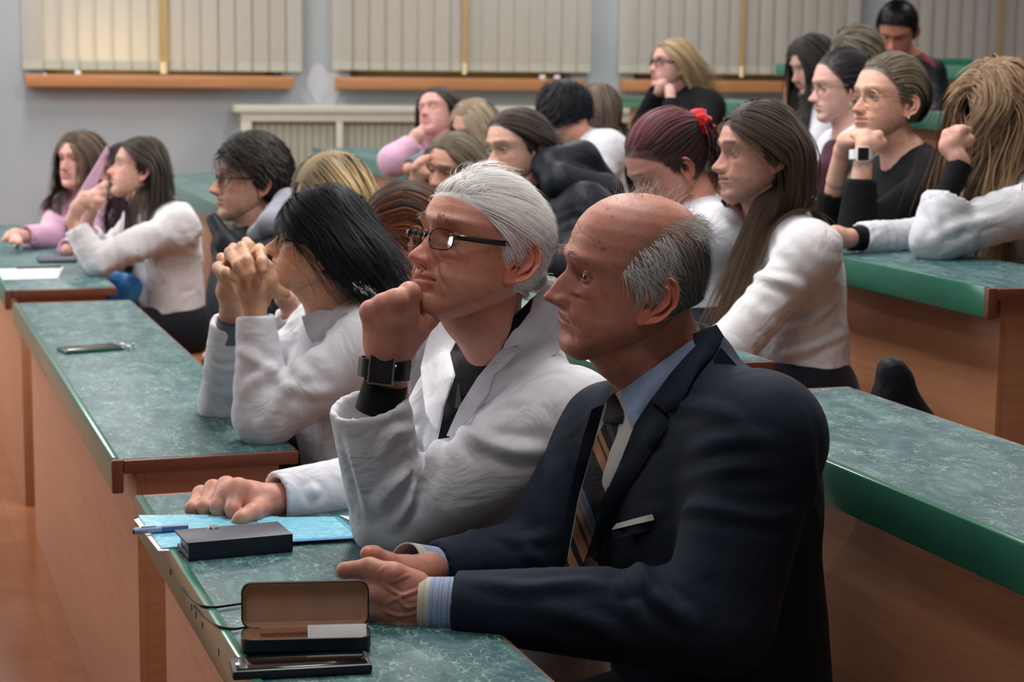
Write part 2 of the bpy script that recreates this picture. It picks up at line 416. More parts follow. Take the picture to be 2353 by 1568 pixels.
# ------------------------------------------------------------------ rows of desks
ROWA = [0.468, 1.43, 2.39, 3.35, 4.31, 5.27]
ROWH = [0.78, 0.59, 0.468, 0.36, 0.19, 0.0]
DW = 0.365
def rp(n, s, t, z): return np.array([ROWA[n], 0, 0]) + RD * s + BK * t + Z3 * z
def floorz(n): return 1.53 - ROWH[n] - 0.75
def desktop(n): return 1.53 - ROWH[n]
def s_of(n, px, py):
    g = G(px, py, desktop(n)); return (g - np.array([ROWA[n], 0, 0])) @ RD
rowsegs = {0: [(1.2, 's_A'), ], }
sA1 = s_of(0, 259.5, 1141); sB0 = s_of(0, 221, 1063); sB1 = s_of(0, 266, 690); sC0 = s_of(0, 250, 660)
SEG = {0: [(1.35, sA1), (sB0, sB1), (sC0 - 0.02, 9.2)],
       1: [(1.2, (G(1890, 890, desktop(1)) - np.array([ROWA[1], 0, 0])) @ RD), ((G(1890, 890, desktop(1)) - np.array([ROWA[1], 0, 0])) @ RD + 0.3, 6.3), (6.55, 10.2)],
       2: [(s_of(2, 2303, 664), 6.6), (6.75, 10.6)],
       3: [(4.9, 8.2), (8.35, 11.2)],
       4: [(6.0, 8.5), (8.65, 11.4)],
       5: [(6.0, 8.5), (8.65, 11.6)]}
rowname = ['front row', 'second row', 'third row', 'fourth row', 'fifth row', 'top row']
LAB = {(0, 0): 'green marble-topped front row desk under the suited man, nearest piece', (0, 1): 'green marble-topped front row desk piece holding a lone phone, brown end', (0, 2): 'far front row desk piece with a white sheet, by the girl in pink',
       (1, 0): 'second row desk with wide green edge behind the man in the suit', (1, 1): 'second row desk piece in front of the girl with long brown hair', (1, 2): 'far second row desk piece beside the radiator cover',
       (2, 0): 'third row desk with brown end and orange front panel, wavy-haired girl at it', (2, 1): 'far third row desk piece under the girl asleep in pink',
       (3, 0): 'fourth row desk behind the girl with the wristwatch', (3, 1): 'far fourth row desk piece before the blonde in black', (4, 0): 'fifth row desk in front of the man in the back', (4, 1): 'far fifth row desk piece by the window wall',
       (5, 0): 'top row desk with green edge at upper right', (5, 1): 'far top row desk piece under the last windows'}
for n, segs in SEG.items():
    zt = desktop(n); fz = floorz(n)
    for k, (s0, s1) in enumerate(segs):
        d = empty('desk', tuple(rp(n, s0, 0.1, fz)), LAB[(n, k)], 'desk', None)
        fr = (rp(n, 0, 0, 0), RD, BK, Z3)
        MB().box(*fr, (s0 + 0.016, 0.016, zt - 0.026), (s1 - 0.016, DW, zt), 0.0015).build('desktop', M['marble'], d)
        MB().box(*fr, (s0 + (0.018 if not (n == 0 and k == 0) else 0), 0.0, zt - 0.064), (s1 - 0.012, 0.0155, zt + 0.003), 0.004).build('front_edge', M['green'], d)
        MB().box(*fr, (s0, -0.002, zt - 0.066), (s0 + 0.017, 0.022, zt + 0.002), 0.006).build('end_cap', M['wood_dark'], d)
        MB().box(*fr, (s0, 0.022, zt - 0.027), (s0 + 0.0155, DW + 0.004, zt - 0.0005), 0.003).build('end_edge', M['wood_dark'], d)
        MB().box(*fr, (s1 - 0.0155, 0.016, zt - 0.027), (s1, DW + 0.004, zt - 0.0005), 0.003).build('end_edge', M['wood_dark'], d)
        MB().box(*fr, (s0 + 0.03, DW, zt - 0.028), (s1 - 0.03, DW + 0.004, zt - 0.001)).build('back_edge', M['wood_dark'], d)
        MB().box(*fr, (s0 + 0.03, 0.05, fz), (s1 - 0.03, 0.066, zt - 0.026), 0.001).build('front_panel', M['wood'], d)
        MB().box(*fr, (s0 + 0.03, 0.066, fz), (s0 + 0.048, DW - 0.03, zt - 0.026), 0.001).build('side_panel', M['wood'], d)
        MB().box(*fr, (s1 - 0.048, 0.066, fz), (s1 - 0.03, DW - 0.03, zt - 0.026), 0.001).build('side_panel', M['wood'], d)
        MB().box(*fr, (s0 + 0.05, 0.066, zt - 0.16), (s1 - 0.05, DW - 0.05, zt - 0.145), 0.001).build('book_shelf', M['wood'], d)
        # bench for this piece
        bl = empty('bench', tuple(rp(n, s0, 0.6, fz)), 'wooden plank bench behind the ' + LAB[(n, k)].replace('green marble-topped ', '').split(' with ')[0].split(' under ')[0].split(' holding ')[0].split(' in front')[0].split(' behind ')[0].split(' before ')[0].split(' beside ')[0].split(' by ')[0] + (', near piece' if k == 0 else ', middle piece' if (k == 1 and n < 2) else ', far piece'), 'bench', 'plank benches between the desks')
        MB().box(*fr, (s0 + 0.02, 0.50, fz + 0.415), (s1 - 0.02, 0.80, fz + 0.44), 0.004).build('seat', M['bench'], bl)
        for ss in (s0 + 0.1, (s0 + s1) / 2, s1 - 0.13):
            MB().box(*fr, (ss, 0.54, fz), (ss + 0.03, 0.76, fz + 0.415), 0.001).build('leg', M['bench'], bl)
    # tier the row stands on
    if n > 0:
        t = MB().box(rp(n, 0, 0, 0), RD, BK, Z3, (0.2, 0.045, 0), (11.9 - 0.25 * n, 6.0 if n == 5 else 0.96, fz), 0.0)
        o = t.build('floor_tier', M['floor']); o['kind'] = 'structure'; o.name = 'floor_tier_%d' % n
# screws and chips on the near desk's edge, a loose cable etc. come with the small things
# ------------------------------------------------------------------ human toolkit
def smoothstep(a, b, x):
    t = np.clip((x - a) / (b - a), 0, 1); return t * t * (3 - 2 * t)
def ga(x, c, s): return np.exp(-((x - c) / s) ** 2)

# ---- signed-distance bodies, meshed with surface nets
def surface_nets(D, org, h):
    S = D < 0
    c = np.zeros(tuple(n - 1 for n in D.shape), np.int8)
    corners = [(i, j, k) for i in (0, 1) for j in (0, 1) for k in (0, 1)]
    nx, ny, nz = c.shape
    for (i, j, k) in corners: c += S[i:i + nx, j:j + ny, k:k + nz]
    act = (c > 0) & (c < 8)
    I = np.argwhere(act)
    if len(I) == 0: return np.zeros((0, 3)), np.zeros((0, 4), int)
    idx = -np.ones(c.shape, np.int64); idx[act] = np.arange(len(I))
    acc = np.zeros((len(I), 3)); cnt = np.zeros(len(I))
    vals = {q: D[I[:, 0] + q[0], I[:, 1] + q[1], I[:, 2] + q[2]] for q in corners}
    for a in corners:
        for ax in range(3):
            if a[ax] == 0:
                b = list(a); b[ax] = 1; b = tuple(b)
                va, vb = vals[a], vals[b]; m = (va < 0) != (vb < 0)
                t = np.where(m, va / (va - vb + 1e-12), 0)
                p = np.repeat(np.array([a], float), len(I), 0); p[:, ax] += t
                acc[m] += p[m]; cnt[m] += 1
    V = (I + acc / cnt[:, None]) * h + org
    Q = []
    for ax in range(3):
        o1, o2 = [(1, 2), (2, 0), (0, 1)][ax]
        s0 = [slice(None)] * 3; s1 = [slice(None)] * 3
        s0[ax] = slice(0, -1); s1[ax] = slice(1, None)
        A = S[tuple(s0)]; B = S[tuple(s1)]
        e = np.argwhere(A != B)
        e = e[(e[:, o1] > 0) & (e[:, o2] > 0) & (e[:, o1] < S.shape[o1] - 1) & (e[:, o2] < S.shape[o2] - 1)]
        if len(e) == 0: continue
        fl = A[e[:, 0], e[:, 1], e[:, 2]]
        u = np.zeros(3, int); u[o1] = 1; v = np.zeros(3, int); v[o2] = 1
        g = lambda q: idx[q[:, 0], q[:, 1], q[:, 2]]
        q = np.stack([g(e - u - v), g(e - v), g(e), g(e - u)], -1)
        q[~fl] = q[~fl][:, ::-1]
        Q.append(q)
    Q = np.vstack(Q); Q = Q[(Q >= 0).all(1)]
    return V, Q

class SDF:
    def __init__(s): s.ops = []
    def cap(s, a, b, ra, rb, k=0.02, flat=None, op='u', cut=None):
        """round cone a-b; flat=(direction, factor) squashes across; cut='b' ends flat at b"""
        s.ops.append((op, 'c', np.array(a, float), np.array(b, float), ra, rb, k, flat, cut)); return s
    def ell(s, c, r, axes=None, k=0.02, op='u'):
        s.ops.append((op, 'e', np.array(c, float), np.array(r, float), axes, None, k, None, None)); return s
    def chain(s, pts, rs, k=0.01, **kw):
        for i in range(len(pts) - 1): s.cap(pts[i], pts[i + 1], rs[i], rs[i + 1], k, **kw)
        return s
    def mesh(s, h):
        lo = np.full(3, 1e9); hi = -lo
        for op in s.ops:
            if op[0] != 'u': continue
            if op[1] == 'c':
                r = max(op[4], op[5]) * (max(1, op[7][1]) if op[7] else 1); q = np.array([op[2], op[3]])
                lo = np.minimum(lo, q.min(0) - r); hi = np.maximum(hi, q.max(0) + r)
            else:
                r = op[3].max(); lo = np.minimum(lo, op[2] - r); hi = np.maximum(hi, op[2] + r)
        lo -= 2.5 * h; hi += 2.5 * h
        n = np.ceil((hi - lo) / h).astype(int) + 1
        D = np.full(n, 1.0, np.float32)
        ax = [lo[i] + h * np.arange(n[i]) for i in range(3)]
        for op in s.ops:
            k = op[6]
            if op[1] == 'c':
                r = max(op[4], op[5]) * (max(1, op[7][1]) if op[7] else 1) + k + 2 * h
                q = np.array([op[2], op[3]]); l, u = q.min(0) - r, q.max(0) + r
            else:
                r = op[3].max() + k + 2 * h; l, u = op[2] - r, op[2] + r
            i0 = np.maximum(((l - lo) / h).astype(int), 0); i1 = np.minimum(((u - lo) / h).astype(int) + 2, n)
            if (i1 <= i0).any(): continue
            X = np.stack(np.meshgrid(*[ax[i][i0[i]:i1[i]] for i in range(3)], indexing='ij'), -1)
            if op[1] == 'c':
                a, b, ra, rb, flat = op[2], op[3], op[4], op[5], op[7]
                Pp = X - a; ab = b - a
                if flat is not None:
                    d_, f_ = np.asarray(flat[0], float) / np.linalg.norm(flat[0]), flat[1]
                    Pp = Pp + (Pp @ d_)[..., None] * d_ * (1 / f_ - 1)
                    ab = ab + (ab @ d_) * d_ * (1 / f_ - 1)
                L = ab @ ab + 1e-12
                t = np.clip((Pp @ ab) / L, 0, 1)
                d = np.linalg.norm(Pp - t[..., None] * ab, axis=-1) - (ra + (rb - ra) * t)
                if op[8] == 'b': d = np.maximum(d, ((X - b) @ ((b - a) / np.linalg.norm(b - a))))
            else:
                c, r_, axes = op[2], op[3], op[4]
                q = X - c
                if axes is not None: q = q @ np.array(axes).T
                e = np.linalg.norm(q / r_, axis=-1); g = np.linalg.norm(q / r_ ** 2, axis=-1) + 1e-9
                d = e * (e - 1) / g
            sl = tuple(slice(i0[i], i1[i]) for i in range(3)); O = D[sl]
            d = d.astype(np.float32)
            if op[0] == 'u':
                hh = np.clip(0.5 + 0.5 * (O - d) / k, 0, 1); D[sl] = O * (1 - hh) + d * hh - k * hh * (1 - hh)
            else:
                D[sl] = np.maximum(O, -d)
        return surface_nets(D, lo, h)

def vnormals(V, Q):
    n = np.cross(V[Q[:, 2]] - V[Q[:, 0]], V[Q[:, 3]] - V[Q[:, 1]])
    N = np.zeros_like(V)
    for j in range(4): np.add.at(N, Q[:, j], n)
    return N / (np.linalg.norm(N, axis=1, keepdims=True) + 1e-12)
def relax(V, Q, it=1, lam=0.5):
    E = np.vstack([Q[:, [0, 1]], Q[:, [1, 2]], Q[:, [2, 3]], Q[:, [3, 0]]])
    deg = np.bincount(E.ravel(), minlength=len(V))[:, None] + 1e-9
    for _ in range(it):
        A = np.zeros_like(V); np.add.at(A, E[:, 0], V[E[:, 1]]); np.add.at(A, E[:, 1], V[E[:, 0]])
        V = V + lam * (A / deg - V)
    return V
# cheap smooth 3-D noise: sum of random sines
_K = rng.normal(size=(24, 3)); _K /= np.linalg.norm(_K, axis=1, keepdims=True); _PH = rng.uniform(0, 6.28, 24); _SC = rng.uniform(0.6, 1.7, 24)
def snoise(p, f, seed=0):
    o = np.zeros(p.shape[:-1])
    for i in range(8):
        j = (i + seed * 5) % 24
        o += np.sin(p @ _K[j] * f * _SC[j] + _PH[(j + seed) % 24])
    return o / 4.0
def folds(V, N, amp, f=22.0, seed=0, stretch=None, lim=None):
    """cloth folds: ridged warped noise, squeezed across a direction"""
    p = V.copy()
    if stretch is not None:
        d = np.asarray(stretch[0], float); d /= np.linalg.norm(d); p = p + (p @ d)[:, None] * d * (stretch[1] - 1)
    w = snoise(p, f * 0.45, seed + 1)[:, None] * 0.03
    a = snoise(p + w, f, seed)
    r = 1 - np.abs(a) * 1.4
    r = np.clip(r, -0.5, 1) ** 1
    b = snoise(p * 1.0 + w, f * 2.1, seed + 2)
    m = 0.35 + 0.65 * smoothstep(-0.3, 0.5, snoise(V, 7.0, seed + 3))
    if lim is not None: m = m * lim
    return V + N * (amp * (r * 0.8 + b * 0.25) * m)[:, None]
def limb_rings(V, N, c, axis, amp, pitch, rad, seed=0, side=None):
    """creases round a bent joint at c, along the limb axis"""
    axis = np.asarray(axis, float) / np.linalg.norm(axis)
    q = V - c; d = np.linalg.norm(q, axis=1)
    u = q @ axis + 0.012 * snoise(V, 30, seed)
    m = np.exp(-(d / rad) ** 2)
    if side is not None:
        sd = np.asarray(side, float); sd = sd / np.linalg.norm(sd)
        m = m * smoothstep(-0.3, 0.9, (N @ sd))
    return V + N * (amp * .75 * m * (.5 + .5 * snoise(V, 18, seed + 4)) * np.sin(u * 2 * np.pi / pitch + 3.2 * snoise(V, 11, seed + 2)))[:, None]
def ridge_px(V, N, bvh, path, amp, width, soft=0.6):
    """raise a fold along a line seen in the photograph, found on the surface itself"""
    pts = []
    for (px, py) in path:
        d = ray(px, py); d = d / np.linalg.norm(d)
        h = bvh.ray_cast(Vector(CAMP), Vector(d))
        if h[0] is not None: pts.append(np.array(h[0]))
    if len(pts) < 2: return V
    pts = spline(pts, 24) if len(pts) > 2 else np.linspace(pts[0], pts[1], 12)
    lo = pts.min(0) - 3 * width; hi = pts.max(0) + 3 * width
    m = ((V > lo) & (V < hi)).all(1); Vm = V[m]
    best = np.full(len(Vm), 1e9); par = np.zeros(len(Vm))
    for i in range(len(pts) - 1):
        a, b = pts[i], pts[i + 1]; ab = b - a; t = np.clip(((Vm - a) @ ab) / (ab @ ab + 1e-12), 0, 1)
        d = np.linalg.norm(Vm - a - t[:, None] * ab, axis=1); w = d < best
        best[w] = d[w]; par[w] = (i + t[w]) / (len(pts) - 1)
    taper = np.sin(np.clip(par, 0.02, 0.98) * np.pi) ** soft
    x = best / width
    prof = np.exp(-np.abs(x) ** 1.6) - 0.45 * np.exp(-((x - 1.5) / 0.7) ** 2)
    V = V.copy(); V[m] += N[m] * (amp * prof * taper)[:, None]
    return V
def bvh_of(V, Q): return BVHTree.FromPolygons([tuple(v) for v in V], [tuple(q) for q in Q.tolist()])

# ---- head
def sm1(z, zk, vk, s=0.004):
    zz = np.linspace(-0.16, 0.16, 641); order = np.argsort(zk)
    v = np.interp(zz, np.array(zk)[order], np.array(vk)[order])
    k = np.exp(-(np.arange(-60, 61) * 0.0005 / s) ** 2); k /= k.sum()
    v = np.convolve(np.pad(v, 60, mode='edge'), k, 'valid')
    return np.interp(z, zz, v)
HZ = [.131, .129, .123, .112, .098, .08, .06, .04, .025, .01, -.005, -.02, -.035, -.045, -.055, -.065, -.075, -.088, -.098, -.106, -.110]
HF = [-.008, .020, .040, .058, .072, .083, .090, .094, .092, .086, .084, .086, .089, .091, .089, .087, .084, .087, .084, .074, .062]
HB = [-.012, -.036, -.056, -.072, -.084, -.093, -.098, -.100, -.099, -.096, -.090, -.082, -.072, -.062, -.050, -.036, -.020, .006, .028, .044, .050]
HW = [.002, .026, .043, .057, .067, .0735, .077, .0775, .0765, .075, .0735, .071, .068, .066, .063, .059, .054, .043, .033, .021, .006]
def squash(h, p):
    """lower skull"""
    f = h.get('flat', 0.0)
    if f == 0: return p
    p = p.copy(); z = p[..., 2]; p[..., 2] = np.where(z > .03, .03 + (z - .03) * (1 - f), z); return p
def head_pose(h):
    """rotation (columns: forward, left, up) from yaw, pitch, roll (degrees); yaw 0 faces picture-left, + turns to the lens"""
    y, p, r = [math.radians(h.get(k, 0)) for k in ('yaw', 'pitch', 'roll')]
    f = np.array([-math.cos(y), -math.sin(y), 0]); l = np.array([math.sin(y), -math.cos(y), 0]); u = np.array([0, 0, 1.0])
    f2 = f * math.cos(p) + u * math.sin(p); u2 = u * math.cos(p) - f * math.sin(p)
    l3 = l * math.cos(r) + u2 * math.sin(r); u3 = u2 * math.cos(r) - l * math.sin(r)
    return np.stack([f2, l3, u3], 1)
def build_head(h, res=1.0):
    nz, nt = int(120 * res), int(112 * res)
    u = np.linspace(0, 1, nz)
    z = .131 - (.131 + .110) * (u - 0.035 * np.sin(2 * np.pi * u) * 0.9)
    z = np.clip(z, -.110, .131)
    g = lambda k, d=0.0: h.get(k, d)
    xf, xb, w = sm1(z, HZ, HF, .003), sm1(z, HZ, HB), sm1(z, HZ, HW)
    xf[0] = xb[0] = -.01; w[0] = 0.0005; w[-1] = .001; xf[-1] = .058; xb[-1] = .056
    ch = 0.004 * g('chin'); xf = xf + ch * ga(z, -.09, .014)
    xf = xf + g('brow', 1.0) * 0.003 * ga(z, .034, .009) + g('forehead') * ga(z, .085, .03) * 0.006
    fem = g('fem', 0.0)
    w = w * (1 - fem * 0.07 * smoothstep(-.01, -.09, z)) * (1 + g('jowl') * .10 * ga(z, -.066, .035)) * (1 + g('wide') * .05)
    xb = xb - g('jowl') * .012 * ga(z, -.085, .02)
    th = np.linspace(-1, 1, nt, endpoint=False)
    th = np.pi * np.sign(th) * (0.62 * np.abs(th) ** 1.25 + 0.38 * np.abs(th) ** 3)
    Z, T = np.meshgrid(z, th, indexing='ij')
    XF, XB, WW = xf[:, None], xb[:, None], w[:, None]
    xc = sm1(z, [.131, .06, 0, -.04, -.07, -.09, -.1, -.11], [-.01, -.012, -.012, .0, .022, .046, .058, .057])[:, None]
    nf = sm1(z, [.13, .08, .03, -.02, -.06, -.09, -.11], [2.0, 2.15, 2.25, 2.2, 2.25, 2.3, 2.0])[:, None]
    c, s_ = np.cos(T), np.sin(T)
    X = np.where(c > 0, xc + (XF - xc) * np.abs(c) ** (2 / nf), xc - (xc - XB) * np.abs(c) ** (2 / 2.1))
    Yy = WW * np.sign(s_) * np.abs(s_) ** np.where(c > 0, 2 / nf, 2 / 2.1)
    a = np.abs(Yy); front = smoothstep(0.02, 0.06, X)
    zk = Z
    # nose
    ns = g('nose', 1.0); nl = g('nlen', 0.0)
    Nn = sm1(z + g('droop') * .004 * smoothstep(.0, -.02, z), [.035, .024, .012, .002, -.008, -.016, -.022, -.028, -.033, -.038, -.042], [0, .002, .007, .0125, .019, .0255, .030, .031, .027, .012, 0], .0022)[:, None] * ns
    Nn = Nn + g('hook') * .006 * ga(Z, -.002, .012)
    Wn = sm1(z, [.02, .0, -.015, -.026, -.034, -.04], [.0085, .0085, .0105, .0125, .013, .014])[:, None] * g('nwide', 1.0)
    X = X + Nn * np.exp(-(a / Wn) ** 2.4) * front
    X = X + ns * .0090 * ga(a, .0135 * g('nwide', 1.0), .0055) * ga(Z, -.0285, .0085) * front                      # wings
    X = X + g('bulb') * .0030 * ga(a, 0, .0135) * (ga(Z, -.031, .0075) + .35 * ga(Z, -.015, .010)) * front
    X = X - .007 * ga(a, .0075, .0038) * ga(Z, -.0375, .0035) * front                       # nostrils
    X = X - .0035 * ga(a, .0215, .004) * ga(Z, -.027, .009) * front                       # alar crease
    # eye sockets and brow
    X = X - (.0105 * ga(a, .029, .016) * ga(Z, .012, .0115)) * front
    X = X - .004 * ga(a, .014, .007) * ga(Z, .014, .009) * front
    X = X + g('brow', 1.0) * .0035 * ga(a, .032, .017) * ga(Z, .0335, .007) * front
    X = X + .003 * ga(a, .046, .014) * ga(Z, -.014, .013) * front                          # cheekbone
    old = g('old', 0.0)
    X = X + old * .0032 * ga(a, .031, .013) * ga(Z, -.012, .0055) * front                   # bags
    X = X - old * .0030 * ga(a, .030, .014) * ga(Z, -.0205, .003) * front
    fold = np.abs(a - (.0195 + (-.028 - Z) * .62))                                            # nasolabial
    X = X - (0.0010 + old * .0030) * ga(fold, 0, .0035) * smoothstep(-.068, -.05, Z) * smoothstep(-.02, -.032, Z) * front
    X = X + old * .0020 * ga(np.abs(a - (.0275 + (-.028 - Z) * .62)), 0, .006) * smoothstep(-.068, -.05, Z) * smoothstep(-.02, -.032, Z) * front
    # mouth
    mc = -.0525 - g('frown', 0.0) * 7.5 * a ** 2 + g('smile', 0.0) * 6 * a ** 2
    lw = smoothstep(.0265, .012, a)
    X = X + front * lw * (.0035 * ga(Z, mc + .0060, .0042) + .0050 * ga(Z, mc - .0065, .0048)) * g('lips', 1.0)
    X = X - front * smoothstep(.030, .022, a) * .0050 * ga(Z, mc, .0017)
    X = X - front * .0025 * ga(a, 0, .0035) * ga(Z, -.043, .0045)
    X = X - front * .0040 * ga(Z, -.0725, .006) * ga(a, 0, .02)
    # frown lines running down from the mouth corners
    X = X - front * g('frown') * .0025 * ga(a - .029 - (-.058 - Z) * .3, 0, .003) * smoothstep(-.088, -.07, Z) * smoothstep(-.052, -.06, Z)
    # forehead wrinkles
    for zc in (.052, .062, .072, .081):
        X = X - front * old * g('wrinkle', 0.6) * .0009 * ga(Z - zc - .004 * np.sin(Yy * 80 + zc * 300), 0, .0013) * smoothstep(.055, .03, a) * (.55 + .45 * np.sin(Yy * 60 + zc * 900))
    # cheeks, jowl
    X = X + g('cheek', 0.0) * .004 * ga(a, .036, .016) * ga(Z, -.038, .018) * front
    # eyelids: sphere over the eyeball with an almond opening
    ex, ey, ez, er = g('eyex', .0675), .0315, .0095, .0122
    da, dz = a - ey, Z - ez
    rr = da ** 2 + dz ** 2
    lid = ex + np.sqrt(np.maximum((er + .0013) ** 2 - rr, 0))
    inl = smoothstep((er + .0015) ** 2, (er * .80) ** 2, rr)
    X = np.where(front > .5, X * (1 - inl) + np.maximum(X, lid) * inl, X)
    op = g('open', 1.0)
    t_ = da / .0135
    upz = (.0044 * op + g('lookup', 0) * .001) * np.sqrt(np.clip(1 - t_ ** 2, 0, 1)); loz = -.0034 * op * np.sqrt(np.clip(1 - t_ ** 2, 0, 1))
    inside = smoothstep(-.0007, .0007, np.minimum(upz - dz, dz - loz)) * (np.abs(t_) < 1)
    X = np.where(front > .5, X * (1 - inside) + (ex + np.sqrt(np.maximum((er - .0022) ** 2 - rr, 1e-6))) * inside, X)
    crease = np.abs(dz - (.0088 - 18 * da ** 2))
    X = X - front * .0012 * ga(crease, 0, .0012) * (np.abs(da) < .015)
    # colour
    skin = np.array(g('skin', srgb(196, 140, 120)))
    C = np.ones(Z.shape + (3,)) * skin
    def blend(C, m, col, s): return C * (1 - (m * s)[..., None]) + np.array(col) * (m * s)[..., None]
    red = np.array(g('red', skin * [1.02, .72, .70]))
    rm = np.clip(ga(a, .038, .02) * ga(Z, -.018, .02) + ga(a, 0, .014) * ga(Z, -.022, .014), 0, 1) * front
    C = blend(C, rm, red, g('redness', .5))
    lipm = smoothstep(.0265, .0225, a) * smoothstep(mc - .0135, mc - .0100, Z) * smoothstep(mc + .0105 - a * .12, mc + .0075 - a * .12, Z) * front
    C = blend(C, lipm, np.array(g('lipc', skin * [.86, .52, .55])), g('lipm', .75))
    C = blend(C, ga(Z, mc, .0012) * smoothstep(.029, .022, a) * front, skin * .25, .8)
    bz = .0335 + .10 * a - 1.9 * a ** 2 + g('browlift', 0) + .002
    bm = smoothstep(.010, .015, a) * smoothstep(.052, .044, a) * ga(Z, bz, .0034 + g('browthick', 0)) * front
    C = blend(C, bm, g('browc', (0.03, 0.02, 0.015)), g('browm', .8))
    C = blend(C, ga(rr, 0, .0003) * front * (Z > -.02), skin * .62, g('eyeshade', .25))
    lash = np.maximum(ga(dz, upz, .0009), .5 * ga(dz, loz, .0007)) * (np.abs(t_) < 1.02) * front
    C = blend(C, lash, (0.012, 0.009, 0.008), g('lash', .8))
    C = blend(C, ga(a, .0075, .0038) * ga(Z, -.0385, .0030) * front, (0.03, 0.01, 0.01), .8)
    if h.get('stubble'): C = blend(C, smoothstep(-.035, -.06, Z) * smoothstep(0.0, 0.02, X), skin * .55, h['stubble'])
    for (sy, sz, sr_) in h.get('spots', []): C = blend(C, smoothstep(sr_ * 1.2, sr_ * .6, np.hypot(Yy - sy, Z - sz)) * front, skin * .38, .8)
    # scalp tint
    sc = h.get('scalp')
    if sc is not None:
        m = scalp_mask(h, X, Yy, Z)
        C = blend(C, m, sc, 1.0)
    V = squash(h, np.stack([X, Yy, Z], -1).reshape(-1, 3)); C = C.reshape(-1, 3)
    if 'age' in h:
        pass
    idx = np.arange(nz * nt).reshape(nz, nt)
    A = idx[:-1]; B = idx[1:]
    Q = np.stack([A, B, np.roll(B, -1, 1), np.roll(A, -1, 1)], -1).reshape(-1, 4)
    return V, Q, C
def scalp_mask(h, X, Y, Z):
    """1 where hair grows: above/behind a hairline"""
    style = h.get('line', 'full')
    a = np.abs(Y)
    if style == 'full':       # hairline: forehead z at .078, temples, sideburn, nape
        hz = h.get('hairz', .082)
        # hair if z above a line falling backwards
        zl = np.interp(X, [-.12, -.06, -.02, .0, .012, .03, .05, .07, .09], [-.085, -.07, -.038, -.015, -.004, .035, .055, hz - .008, hz + .004])
        return smoothstep(-.004, .004, Z - zl)
    if style == 'bald':       # side and back fringe only
        zl = np.interp(X, [-.12, -.06, -.02, .0, .012, .03], [-.088, -.072, -.035, -.012, .002, .03])
        zt = np.interp(X, [-.12, -.08, -.05, -.02, .0, .02, .035, .05], [.118, .112, .108, .100, .090, .072, .050, .0])
        return smoothstep(-.004, .004, Z - zl) * smoothstep(.006, -.010, Z - zt) * smoothstep(.048, .036, X)
    return np.zeros_like(X)

def build_ear(h, side, res=1.0):
    nr, na = int(14 * res) + 4, int(44 * res)
    r = np.linspace(0, 1, nr)[:, None]; t = np.linspace(0, 2 * np.pi, na, endpoint=False)[None]
    ct, st = np.cos(t), np.sin(t)                 # t=0 points back, pi/2 up
    bx = np.where(st > 0, .0185, .0165 - .006 * np.abs(st) ** 1.5); bx = np.where(ct < 0, bx * .78, bx)
    u = r * ct * bx; v = r * st * np.where(st > 0, .031, .034)
    back = smoothstep(-.6, .2, ct)
    hgt = .0125 * ga(r, .93, .10) * back - .001 * ga(r, .76, .07) * back + .0105 * ga(r, .58, .11) * back * smoothstep(-.9, -.2, st)
    hgt = hgt + .004 * (1 - ga(r, 0, .45)) - .007 * ga(r, .12, .30)
    lobe = smoothstep(-.55, -.95, st); hgt = hgt * (1 - lobe) + .0055 * lobe * (1 - .3 * r)
    hgt = hgt + .008 * ga(r, .62, .2) * ga(ct, -1, .35) * ga(st, -.15, .45)          # tragus
    hgt = hgt - .010 * smoothstep(.75, 1.0, r) * smoothstep(-.1, -.8, ct)
    w = hgt + np.clip(u + .012, 0, 1) * .50
    edge = (r > .985)
    w = np.where(edge, w - .004, w)
    V1 = np.stack([-u - .0 * v, w * np.ones_like(u), v], -1)      # x forward = -u
    V2 = V1[::-1].copy(); V2[..., 1] = np.minimum(V2[..., 1] - .0045, V2[..., 1] - .002)
    V2[..., 1] = np.where(r[::-1] > .985, V1[::-1][..., 1] - .003, V2[..., 1])
    V = np.concatenate([V1, V2[0:1] * [1, 1, 1], V2[1:]], 0).reshape(-1, 3)
    n2 = 2 * nr
    tl = math.radians(h.get('eartilt', 12)); c, s = math.cos(tl), math.sin(tl)
    x = V[:, 0] * c - V[:, 2] * s; z = V[:, 0] * s + V[:, 2] * c
    e = h.get('earsize', 1.0)
    V = np.stack([x * e - .012, (.0705 + .05 * 0 + V[:, 1] * e) * 1.0, z * e - .003], -1)
    idx = np.arange(n2 * na).reshape(n2, na); A = idx[:-1]; B = idx[1:]
    Q = np.stack([A, np.roll(A, -1, 1), np.roll(B, -1, 1), B], -1).reshape(-1, 4)
    skin = np.array(h.get('earc', np.array(h.get('skin', srgb(196, 140, 120))) * [1.0, .78, .75]))
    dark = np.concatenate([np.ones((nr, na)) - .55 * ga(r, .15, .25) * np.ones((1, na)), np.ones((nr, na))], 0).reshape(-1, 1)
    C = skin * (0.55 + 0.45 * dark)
    if side < 0: V = V * [1, -1, 1]; Q = Q[:, ::-1]
    return V, Q, C

